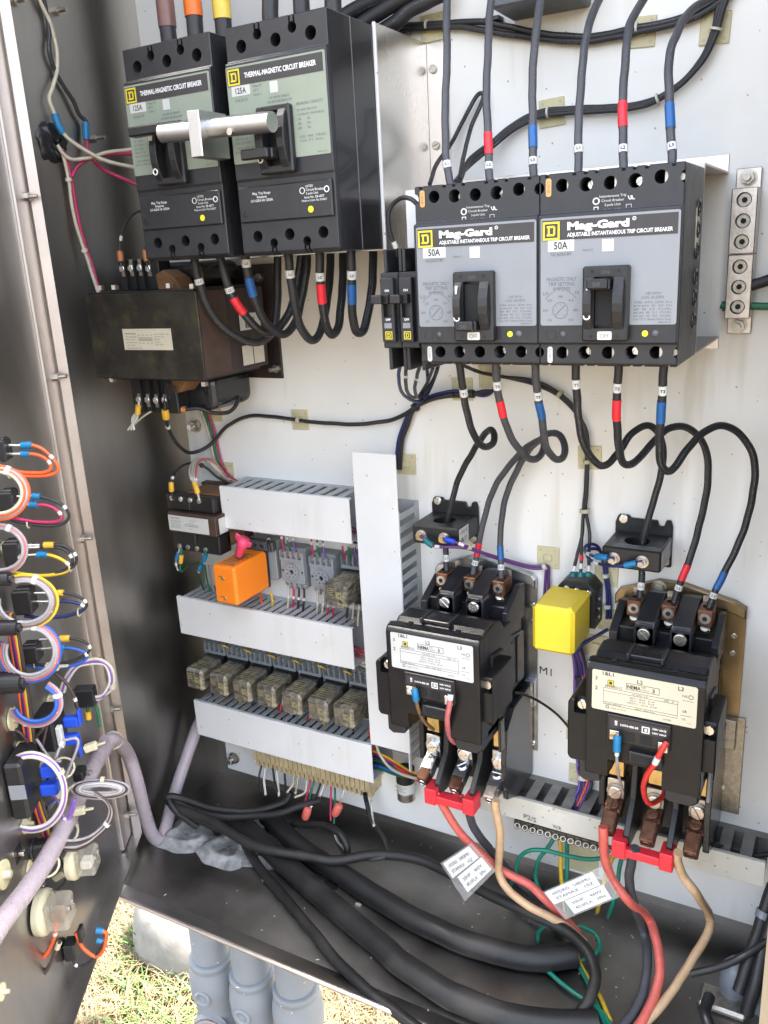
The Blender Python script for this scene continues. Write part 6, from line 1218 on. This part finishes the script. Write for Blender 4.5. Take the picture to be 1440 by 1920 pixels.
# wires on the left wall
def lw(label, pts, r, m, bands=()): return wire(label, [PX(a, b, -526 + h) for a, b, h in pts], r, m, bands, 'wires on the left wall', 8)
lw('cream wire hanging on the left wall down to a blue splice', ((60, -40, 6), (75, 2, 6), (92, 40, 6), (106, 90, 6), (107, 130, 6), (98, 165, 8), (92, 185, 8), (102, 212, 8), (112, 240, 10), (130, 262, 14), (160, 282, 24), (200, 302, 40), (255, 315, 70)), 2.4, 'w_cream', [(110, 231, 22, 'w_lug_blue', 'crimp_splice', 1.9)])
lw('black wire hanging on the left wall down to a blue splice', ((70, -40, 5), (84, 5, 5), (92, 60, 5), (92, 100, 5), (110, 145, 5), (135, 185, 6), (148, 215, 6), (161, 228, 8), (163, 250, 8)), 2.4, 'black_cable')
lw('dark red wire from the second blue splice to the far left breaker', ((161, 228, 8), (162, 258, 8), (168, 290, 10), (195, 318, 30), (258, 347, 70)), 2.4, 'w_magenta', [(162, 246, 20, 'w_lug_blue', 'crimp_splice', 1.9)])
lw('cream wire leaving the dark hole towards the far left breaker', ((108, 272, 6), (118, 288, 8), (135, 299, 12), (165, 296, 22), (200, 286, 40), (250, 280, 70)), 2.2, 'w_cream'); lw('dark red wire leaving the dark hole towards the far left breaker', ((135, 332, 8), (145, 314, 10), (168, 298, 20), (205, 289, 40), (250, 288, 70)), 2.2, 'w_magenta')
lw('cream wire running down the left wall to the large transformer', ((108, 272, 6), (118, 290, 6), (128, 335, 6), (136, 390, 6), (148, 440, 8), (165, 490, 12), (178, 530, 18), (188, 560, 26)), 2.2, 'w_cream', [(129, 337, 5, 'tie_clear', 'cable_tie', 2), (156, 470, 5, 'tie_clear', 'cable_tie', 2)]); lw('dark red wire running down the left wall to the large transformer', ((116, 280, 6), (126, 300, 6), (135, 340, 6), (143, 392, 6), (154, 440, 8), (170, 490, 12), (182, 530, 18), (190, 560, 26)), 2.2, 'w_magenta')
g = MB(); x, d, z = PX(99, 268, -525); rr = random.Random(5)
g.lathe([(22, 0), (20, 1.5), (16, 3), (11, 3.5), (5, 3), (0, 2)], (-526, d, z), (1, 0, 0), 26); g.v = [(a + rr.uniform(0, 1), b + rr.uniform(-3, 3), c + rr.uniform(-3, 3)) for a, b, c in g.v]
tag(g.build('wall_grommet', 'black_part', None, (-526, d, z)), 'ragged black putty around the wire hole in the left wall', 'putty')
for px, py, lab in ((25, 4, 'small bolt end on the left wall at the very top'), (103, 22, 'small bolt end on the left wall beside the cream wire'), (176, 260, 'small bolt end behind the second blue splice')):
    x, d, z = PX(px, py, -526); tag(MB().hexa((-526, d, z), (-519, d, z), 5).cyl((-519, d, z), (-507, d, z), 2.4, n=10).build('wall_bolt', 'screw_dull', None, (-526, d, z)), lab, 'bolt', 'bolt ends on the left wall')

# bits lying on the cabinet floor
q = PZ(672, 1697, -708.4); tag(MB().plate(q[0] - 4, q[0] + 4, q[1] - 1, q[1] + 2, -708.8, -706, 1.2).build('paint_flake', 'label_cream', None, q), 'small pale yellow flake on the floor between the thick cables', 'flake')
q = PZ(620, 1660, -708.6); tag(MB().add([(q[0] + a * 13, q[1] + b * 13, -708.6 + k) for k in (0, .6) for a, b in ((-1, -.3), (.3, -1), (1, .3), (-.3, 1))], [(0, 1, 2, 3), (4, 5, 6, 7), (0, 1, 5, 4), (1, 2, 6, 5), (2, 3, 7, 6), (3, 0, 4, 7)]).build('tape_scrap', 'black_hole', None, q), 'square scrap of black tape on the floor beside the thickest cable', 'tape')
k = MB(); rr = random.Random(8)
for _ in range(90):
    x, d, z = PZ(rr.uniform(300, 1300), rr.uniform(1560, 1900), -708.9); a = rr.uniform(0, 6.28); l = rr.choice((.8, 1.2, 1.6, 4)); k.tube([(x, d, -708.4), (x + l * math.cos(a), d + l * math.sin(a), -708.1)], rr.uniform(.4, .8), 5)
tag(k.build('floor_debris', 'duct_old', None, PZ(800, 1750, -709)), 'scattered crumbs and wire clippings on the cabinet floor', 'debris', kind='stuff')
# ================================================================== wiring on the inside of the door
def PS(px, py, s):            # the point in the plane at s along the door, square to it
    v = ray(px, py); o = DH + DT * s
    t = ((o - Vector((CAM.x, CAM.y))).dot(DT)) / Vector((v.x, v.y)).dot(DT); q = CAM + v * t; return (q.x, -q.y, q.z)
def sp(s, *a): return [PS(q[0], q[1], s + (q[2] if len(q) > 2 else 0)) for q in a]
dn3 = Vector((DN.x, -DN.y, 0)); dt3 = Vector((DT.x, -DT.y, 0))
def dbox(mb, px0, py0, px1, py1, s0, s1, b=1.):
    a, c = Vector(PS(px0, py0, (s0 + s1) / 2)), Vector(PS(px1, py1, (s0 + s1) / 2)); base = Vector(DD(0, 0, 0))
    h0, h1 = sorted(((a - base).dot(dn3), (c - base).dot(dn3))); h0 = max(h0, .5)
    mb.T = lambda p: base + dt3 * p[0] + dn3 * p[1] + Vector((0, 0, p[2])); mb.box(s0, s1, h0, h1, a.z, c.z, b); mb.T = None
    return mb
DG = 'wires looping on the door'
def dw(label, s, m, pts, r=1.7, bands=(), group=DG): return wire(label, sp(s, *pts), r, m, bands, group, 8, 'door_wire')
rows = [
 ('top', (0, 823, 20, 862), [('orange', 'w_orange', ((20, 835), (40, 835), (62, 835), (80, 842), (97, 857), (108, 873), (106, 885), (88, 892), (55, 893), (20, 889), (0, 884)), 'w_lug_blue', (49, 834)), ('inner orange', 'w_orange', ((20, 851), (40, 851), (60, 851), (78, 856), (92, 866), (95, 878), (82, 886), (55, 886), (15, 882)), 'w_lug_blue', (45, 851))]),
 ('second', (0, 920, 35, 963), [('black', 'w_black_wire', ((36, 931), (60, 930), (78, 932), (102, 939), (121, 951), (129, 968), (120, 981), (95, 986), (55, 982), (20, 975)), 'w_lug_blue', (65, 930)), ('magenta', 'w_magenta', ((36, 946), (55, 946), (76, 946), (96, 950), (112, 962), (114, 973), (102, 979), (75, 979), (40, 974), (10, 969)), 'w_lug_blue', (60, 946))]),
 ('third', (8, 1014, 47, 1056), [('black', 'w_black_wire', ((48, 1022), (75, 1022), (108, 1022), (126, 1026), (140, 1039), (143, 1052), (134, 1064), (110, 1074)), 'w_lug_yellow', (92, 1022)), ('second black', 'w_black_wire', ((48, 1027), (75, 1026), (108, 1026), (122, 1031), (133, 1043), (136, 1054), (126, 1066), (104, 1075)), None, None), ('yellow', 'w_yellow', ((48, 1041), (70, 1040), (92, 1040), (110, 1046), (127, 1057), (130, 1066), (118, 1074), (88, 1079), (50, 1077), (22, 1071)), 'w_lug_blue', (79, 1040))]),
 ('fourth', (25, 1104, 68, 1146), [('black', 'w_black_wire', ((68, 1112), (95, 1112), (122, 1112), (144, 1117), (159, 1127), (162, 1137), (150, 1148), (120, 1157)), 'w_lug_yellow', (110, 1112)), ('navy', 'w_navy', ((68, 1128), (95, 1128), (114, 1127), (136, 1129), (155, 1135), (158, 1141), (140, 1150), (108, 1157), (74, 1158), (46, 1155)), 'w_lug_teal', (86, 1128))]),
 ('fifth', (42, 1207, 78, 1237), [('black', 'w_black_wire', ((78, 1199), (100, 1198), (134, 1197), (157, 1203), (168, 1213), (164, 1224), (146, 1235), (108, 1246), (68, 1245), (45, 1239)), 'w_lug_yellow', (121, 1198)), ('blue', 'w_wblue', ((78, 1217), (100, 1215), (122, 1214), (146, 1218), (162, 1226), (158, 1238), (136, 1248), (98, 1253), (62, 1251), (46, 1245)), 'w_lug_blue', (113, 1214))])]
for nm, (x0, y0, x1, y1), ws in rows:
    t = thing('contact_block', 'black switch contact block on the door, %s of the column nearest the hinge' % nm, 'switch', PS((x0 + x1) / 2, y1, 240), 'switch contact blocks on the door')
    dbox(MB(), x0, y0, x1, y1, 232, 252, 1.5).build('block', 'black_part', t); dbox(MB(), x0 + 4, y0 - 3, x1 - 8, y0 + 4, 236, 248, 1).build('lever', 'black_shiny', t)
    for k, w_ in enumerate(ws):
        p = w_[2]; MB().tube(sp(242, (p[0][0] - 4, p[0][1]), p[1]), 1.6, 6).build('spade_terminal', 'screw', t)
        bd = [(w_[4][0], w_[4][1], 10, w_[3], 'crimp_lug', 1.9)] if w_[3] else []
        m_ = p[4] if len(p) > 4 else p[2]; bd += [(m_[0], m_[1], 5, W_, SL, .4)]
        dw('%s wire loop of the %s contact block on the door' % (w_[0], nm), 242, w_[1], p[1:], 1.8 if w_[1] != 'w_black_wire' else 1.6, bd)
    q = Vector(PS(ws[0][2][-2][0] - 2, ws[0][2][-2][1], 240)); tag(MB().torus(q, 4.2, 1.0, axis=dn3, n=12, k=5).build('cable_tie', 'tie_natural', None, q), 'pale cable tie round the %s wire loop on the door' % nm, 'cable tie', 'pale cable ties on the door')
# coiled rings in front
def ring(label, cx, cy, rx, ry, s, cols, a0=0, a1=360, r=1.7):
    for i, m in enumerate(cols):
        k = 1 - i * .075; pts = [(cx + rx * k * math.cos(math.radians(a)), cy + ry * k * math.sin(math.radians(a)), i * 1.4 + 3 * math.sin(math.radians(a))) for a in range(a0, a1 + 1, 20)]
        mid = pts[2]; dw('%s %s wire of the coil %s' % (ORD[i], m[2:], label), s, m, pts, r, [(mid[0], mid[1], 5, W_, SL, .4)], 'coiled wires on the door')
    for a in (20, 110):
        q = Vector(PS(cx + rx * .9 * math.cos(math.radians(a)), cy + ry * .9 * math.sin(math.radians(a)), s)); tag(MB().ball(q, 4.2, 8, 6, (1, 1.3, .8)).build('cable_tie', 'tie_natural', None, q), 'pale tie knot at the %s of the coil %s' % ('right' if a == 20 else 'bottom', label), 'cable tie', 'pale tie knots on the coils')
ring('highest on the door edge', -4, 924, 58, 50, 290, ('w_orange', 'w_grey', 'w_orange', 'w_cream'), -110, 110)
ring('below the orange one', 0, 1030, 50, 46, 290, ('w_grey', 'w_pink_wire', 'w_grey'), -110, 110)
ring('with yellow wires', 46, 1128, 62, 50, 296, ('w_yellow', 'w_brownish', 'w_grey', 'w_grey'), -110, 200)
ring('of grey and blue wires', 56, 1222, 58, 56, 300, ('w_wblue', 'w_pink_wire', 'w_grey', 'w_grey'), -120, 210)
ring('of blue wires lowest on the door', 66, 1318, 50, 44, 300, ('w_grey', 'w_pink_wire', 'w_wblue', 'w_wblue'), -60, 170)
for i, (a, b, c, d_) in enumerate(((0, 1074, 18, 1100), (0, 1164, 34, 1192), (0, 1262, 42, 1300), (0, 1548, 42, 1584))):
    t = thing('indicator_body', 'black cylindrical switch body at the left picture edge, %s from the top' % ORD[i], 'switch', PS(c, d_, 305), 'switch bodies at the left edge')
    o = Vector(PS(a - 20, (b + d_) / 2, 305)); e = Vector(PS(c, (b + d_) / 2 - 2, 305)); rr = abs(Vector(PS(c, b, 305)).z - Vector(PS(c, d_, 305)).z) / 2
    MB().cyl(o, e, rr, n=20).build('barrel', 'black_part', t, bevel=.8); MB().cyl(e, e + (e - o).normalized() * 3, rr * .6, n=14).build('neck', 'black_shiny', t)
# vertical harness strands
for i, m in enumerate(('w_orange', 'w_navy', 'w_magenta', 'w_yellow', 'w_dbrown')):
    o = i * 4
    dw('%s strand of the upright harness on the door' % m[2:], 285, m, ((8 + o, 1150), (20 + o, 1200), (28 + o, 1250), (38 + o, 1310), (46 + o, 1370), (52 + o, 1430), (62 + o, 1500), (78 + o, 1550), (88 + o, 1590)), 2.1, (), 'upright harness on the door')
q = Vector(PS(45, 1301, 280)); tag(MB().cyl(PS(45, 1292, 280), PS(48, 1308, 280), 5, n=14).build('tape_wrap', 'w_tape_orange', None, q), 'orange tape round the upright harness on the door', 'tape')
# relay modules with blue terminals
t = thing('door_relay', 'black relay with blue spade terminals on the door, the smaller upper one', 'relay', PS(100, 1400, 230))
dbox(MB(), 68, 1332, 118, 1392, 222, 262, 2).build('case', 'black_part', t); dbox(MB(), 104, 1362, 122, 1400, 250, 258, 1).build('side_label', 'label_white', t)
for i, (y, l) in enumerate(((1352, 'upper'), (1385, 'lower'))):
    dbox(MB(), 118, y - 8, 150, y + 8, 234, 244, 1.5).build('blue_terminal', 'w_bright_blue', t); dbox(MB(), 144, y - 22 if i == 0 else y - 4, 155, y + 6 if i == 0 else y + 32, 234, 244, 1.5).build('blue_terminal', 'w_bright_blue', t)
t = thing('door_relay', 'large black relay box with a grey square on the door', 'relay', PS(40, 1515, 300))
dbox(MB(), -6, 1414, 72, 1512, 285, 330, 3).build('case', 'black_part', t)
o = Vector(PS(32, 1488, 332)); base = Vector(DD(0, 0, 0)); hq = (o - base).dot(dn3); q = MB(); q.T = lambda p: base + dt3 * p[0] + dn3 * p[1] + Vector((0, 0, p[2])); q.box(330.2, 330.8, hq - 8, hq + 8, o.z - 8, o.z + 8, .1); q.build('face_square', 'label_grey', t)
for y in (1445, 1478): dbox(MB(), 76, y - 10, 112, y + 8, 296, 308, 1.5).build('blue_terminal', 'w_bright_blue', t)
t = thing('terminal_housing', 'small black connector housing on the door, joined to the white loop', 'connector', PS(160, 1322, 190))
dbox(MB(), 138, 1290, 182, 1320, 184, 200, 1.5).build('housing', 'black_part', t)
for i, (m, cn) in enumerate((('w_cream', 'white'), ('w_violet', 'violet'), ('w_white', 'second white'))):
    o = i * 4
    dw('%s wire arching above the small connector housing' % cn, 192, m, ((112 + o, 1298), (120 + o, 1275), (137 + o, 1251), (162, 1238 + o), (186, 1236 + o), (207 - o, 1250), (214 - o, 1274), (206 - o, 1296), (186, 1306 + o * .6), (178, 1306 + o * .6)), 1.8, [(208, 1286, 4, 'tie_natural', 'cable_tie', 2)] if i == 0 else ())
dw('brown wire running down to the upper blue terminal', 236, 'w_dbrown', ((104, 1262), (122, 1278), (134, 1295), (141, 1312), (148, 1334)), 1.8, [(141, 1311, 5, W_, SL, .4)])
dw('green wire below the small connector housing, left', 190, 'w_dgreen', ((164, 1322), (165, 1334), (166, 1352)), 1.8, [(166, 1340, 11, 'w_lug_yellow', 'crimp_lug', 1.8)]); dw('green wire below the small connector housing, right', 190, 'w_dgreen', ((178, 1322), (184, 1340), (187, 1362)), 1.8)
for i, (m, cn) in enumerate((('w_cream', 'white'), ('w_violet', 'violet'), ('w_white', 'inner white'))):
    k = 1 - i * .05
    dw('%s wire of the big hoop round the large black relay' % cn, 312, m, [(58 + 66 * k * math.cos(math.radians(a)), 1486 + 74 * k * math.sin(math.radians(a)), i * 2) for a in range(-190, 121, 20)], 1.9, [(112, 1448, 5, 'tie_natural', 'cable_tie', 2.2)] if i == 0 else ())
# selector with grey wires
t = thing('selector_switch', 'ribbed black selector switch body low on the door', 'switch', PS(80, 1616, 300))
o, e = Vector(PS(38, 1597, 300)), Vector(PS(118, 1587, 300)); ax = (e - o).normalized()
MB().cyl(o, e, 11.5, n=22).build('barrel', 'black_part', t, bevel=1)
for k in (.08, .22, .36): MB().torus(o.lerp(e, k), 11.8, 1.6, axis=ax, n=22, k=6).build('rib', 'black_shiny', t)
MB().cyl(o - ax * 6, o + ax * 2, 15, n=22).build('collar', 'black_part', t, bevel=1)
for i in range(4): dw('%s grey wire curving up from the selector switch' % ORD[i], 300, ('w_grey', 'w_dbrown', 'w_grey', 'w_dbrown')[i], ((118, 1576 + i * 6), (145, 1575 + i * 6), (172, 1566 + i * 4), (196 + i * 3, 1545), (206 + i * 2, 1520), (198 + i, 1502), (178, 1490 - i * 2)), 1.5, [(205, 1549, 4, W_, SL, .4)])
for i, m in enumerate(('w_grey', 'w_dbrown', 'w_grey', 'w_white', 'w_grey')): dw('%s wire of the flat oval bundle above the selector switch' % (('outer grey', 'dark brown', 'middle grey', 'white', 'inner grey')[i]), 262, m, [(188 + (54 - i * 5) * math.cos(math.radians(a)), 1480 + (17 - i * 2.6) * math.sin(math.radians(a)), i * 2) for a in range(-180, 181, 20)], 1.6, [(192, 1463, 4, 'tie_natural', 'cable_tie', 3)] if i == 0 else ())
# clear pilot lamp backs
def lamp(label, px, py, s, r, disc):
    t = thing('pilot_lamp', label, 'lamp', PS(px, py, s)); c = Vector(PS(px, py, s))
    MB().lathe([(r * 1.15, -r * .9), (r * 1.2, -r * .6), (r * 1.15, -r * .4), (0, -r * .4)], c, dn3, 26).build('rim', 'tie_natural', t)
    q = MB(); q.T = lambda p: c + dt3 * p[0] + dn3 * p[1] + Vector((0, 0, p[2])); q.box(-r * .72, r * .72, -r * .4, r * .8, -r * .8, r * .8, r * .15); q.build('housing', 'clear_plastic', t)
    q = MB(); q.T = lambda p: c + dt3 * p[0] + dn3 * p[1] + Vector((0, 0, p[2])); q.box(-r * .4, r * .4, -r * .2, r * .5, -r * .5, r * .1, r * .1); q.build('lamp_core', 'coil_paper' if disc else 'duct_old', t)
    for k in (-.3, .25): MB().screw(c + dn3 * (r * .8) + Vector((0, 0, r * .3)) + dt3 * (r * k), r * .14, r * .1, 30, axis=dn3).build('terminal_screw', 'screw', t)
lamp('clear square pilot lamp back beside the grey wires', 158, 1612, 285, 17, False); lamp('clear pilot lamp back with an orange core, lowest on the door', 105, 1708, 318, 20, True)
dw('orange wire hanging from the lowest pilot lamp', 322, 'w_orange', ((44, 1735), (46, 1765), (60, 1792), (78, 1796), (93, 1780), (102, 1755), (106, 1726)), 2.2, [(98, 1750, 5, W_, SL, .3)])
for i in range(2): dw('%s dark brown wire hanging below the lowest pilot lamp' % ORD[i], 326, 'w_dbrown', ((34 + i * 8, 1745), (30 + i * 9, 1785), (42 + i * 6, 1825 - i * 6), (62, 1840 - i * 6), (84, 1825 - i * 4), (100, 1795), (112, 1765)), 2.0, [(108, 1772, 9, 'tie_natural', 'cable_tie', 1)])
t = thing('contact_block', 'black contact block with blue crimps at the bottom of the door', 'switch', PS(135, 1790, 270), 'switch contact blocks on the door')
dbox(MB(), 120, 1765, 148, 1792, 262, 280, 1.5).build('block', 'black_part', t); dbox(MB(), 146, 1738, 158, 1762, 264, 276, 1).build('block', 'black_part', t)
dw('orange wire hanging from the bottom contact block', 272, 'w_orange', ((142, 1748), (152, 1772), (168, 1788), (182, 1793), (194, 1780), (199, 1760), (198, 1748), (180, 1744)), 2.2, [(186, 1745, 8, 'w_lug_blue', 'crimp_lug', 1.7)])
dw('black wire hanging from the bottom contact block', 272, 'w_black_wire', ((136, 1770), (136, 1800), (146, 1812), (165, 1806), (180, 1792), (192, 1768), (180, 1762)), 1.5, [(184, 1764, 8, 'w_lug_blue', 'crimp_lug', 1.9), (142, 1810, 4, W_, SL, .5)])
# adhesive mounts on the door
for i, (px, py, rr) in enumerate(((22, 1348, 12), (92, 1318, 9), (58, 1632, 13), (4, 1640, 14), (47, 1545, 10), (36, 1408, 10), (0, 1860, 8), (6, 1028, 7))):
    q = Vector(PD(px, py, .5)); t = thing('tie_mount', '%s pale adhesive mount down the inside of the door' % (ORD + ('eighth',))[i], 'cable tie mount', q, 'pale adhesive mounts on the door')
    MB().cyl(q, q + dn3 * 2.5, rr, n=22).build('disc', 'tie_pad', t, bevel=.6); MB().cyl(q + dn3 * 2.5, q + dn3 * 9, rr * .35, rr * .25, n=10).build('post', 'tie_natural', t)
# spiral wrapped harness
def hose(label, pts, r, turns):
    path = smooth(pts, 14); mid = tuple(path[len(path) // 2]); ob = MB().tube(path, r, 16).build('spiral_wrapped_harness', 'w_lilac', None, mid); tag(ob, label, 'cable', 'lilac spiral wrapped harness')
    fine = resample(path, .8); g = []; u = (fine[1] - fine[0]).orthogonal().normalized()
    for i, p in enumerate(fine):
        t = (fine[min(i + 1, len(fine) - 1)] - fine[max(i - 1, 0)]).normalized(); u = (u - t * u.dot(t)).normalized(); a = 2 * math.pi * i * .8 / turns; g.append(p + (u * math.cos(a) + t.cross(u) * math.sin(a)) * (r + .05))
    MB().tube(g, .35, 5).build('spiral_edge', 'w_lilac_edge', ob)
hose('lilac spiral wrapped harness climbing the door towards the hinge', [PD(-30, 1780, 30), PD(8, 1722, 30), PD(45, 1675, 30), PD(85, 1615, 30), PD(118, 1555, 29), PD(150, 1490, 28), PD(180, 1430, 26), PD(200, 1398, 24), PD(212, 1388, 22)], 9.4, 11)
hose('lilac spiral wrapped harness drooping from the hinge to the cabinet floor', [PD(196, 1392, 24), PD(215, 1388, 30), P(240, 1414, 176), P(257, 1465, 172), P(271, 1522, 166), P(284, 1562, 158), P(298, 1574, 146), P(309, 1556, 128), P(320, 1515, 104), P(333, 1470, 82), P(348, 1425, 60), P(362, 1385, 42), P(376, 1352, 28), P(394, 1334, 20)], 9.2, 10)
for px, py, lab in ((212, 1388, 'at the hinge'), (118, 1440, 'beside the blue terminals'), (125, 1560, 'above the selector switch'), (88, 1622, 'below the selector switch')):
    q = Vector(PD(px, py, 27)); tag(MB().torus(q, 11.6, 1.4, axis=(.5, .3, .7), n=18, k=6).build('cable_tie', 'tie_natural', None, q), 'pale cable tie round the lilac harness %s' % lab, 'cable tie', 'ties round the lilac harness')

# more clutter low on the door
for i, (px, py, s, w_, h_) in enumerate(((20, 1600, 330, 30, 26), (60, 1662, 300, 26, 22), (150, 1450, 230, 22, 16))):
    t = thing('contact_block', '%s black contact block of the lower door, among the pale mounts' % ORD[i], 'switch', PS(px, py, s), 'switch contact blocks on the door')
    dbox(MB(), px - w_ / 2, py - h_ / 2, px + w_ / 2, py + h_ / 2, s - 9, s + 9, 1.5).build('block', 'black_part', t); dbox(MB(), px + w_ / 2, py - 4, px + w_ / 2 + 12, py + 2, s - 3, s + 3, .5).build('terminal', 'screw', t)
rr = random.Random(21)
mess = (('w_dbrown', 'dark brown'), ('w_grey', 'grey'), ('w_black_wire', 'black'), ('w_wblue', 'blue'), ('w_cream', 'cream'), ('w_violet', 'violet'), ('w_dbrown', 'thin brown'), ('w_grey', 'pale grey'), ('w_navy', 'navy'), ('w_black_wire', 'thin black'))
for i, (m, cn) in enumerate(mess):
    x0, y0 = 60 + rr.uniform(-30, 30), 1380 + i * 26; s = 270 + rr.uniform(-25, 35); pts = [(x0 - 30 + rr.uniform(-12, 12), y0 - 20)]
    for k in range(5): pts.append((x0 + 14 * k + rr.uniform(-10, 10), y0 + 26 * math.sin(k * 1.2 + i) + rr.uniform(-8, 8), rr.uniform(-10, 10)))
    pts.append((x0 + 30, y0 + 60)); dw('%s wire tangled among the lower door parts' % cn, s, m, pts, 1.5, [(pts[3][0], pts[3][1], 4, W_, SL, .4)], 'tangled wires low on the door')
for i, (px, py) in enumerate(((100, 1250), (88, 1430), (118, 1485), (66, 1585), (150, 1520), (28, 1490), (172, 1400), (112, 1640), (48, 1700))):
    q = Vector(PS(px, py, 272)); t = thing('tie_clip', '%s pale plastic tie clip from the top on the lower door' % (ORD + ('eighth', 'ninth'))[i], 'cable tie', q, 'pale plastic clips on the lower door')
    b = MB(); ca = rr.uniform(-.6, .6); b.T = lambda p, q=q, ca=ca: q + dt3 * p[0] + dn3 * (p[1] * math.cos(ca) - p[2] * math.sin(ca)) + Vector((0, 0, p[1] * math.sin(ca) + p[2] * math.cos(ca))); b.box(-4, 4, -8, 6, -4, 4, 1.2); b.build('head', 'tie_natural', t)
    b2 = MB(); b2.T = b.T; b2.box(-2, 2, 6, 15, -.8, .8, .3); b2.build('tail', 'tie_natural', t)
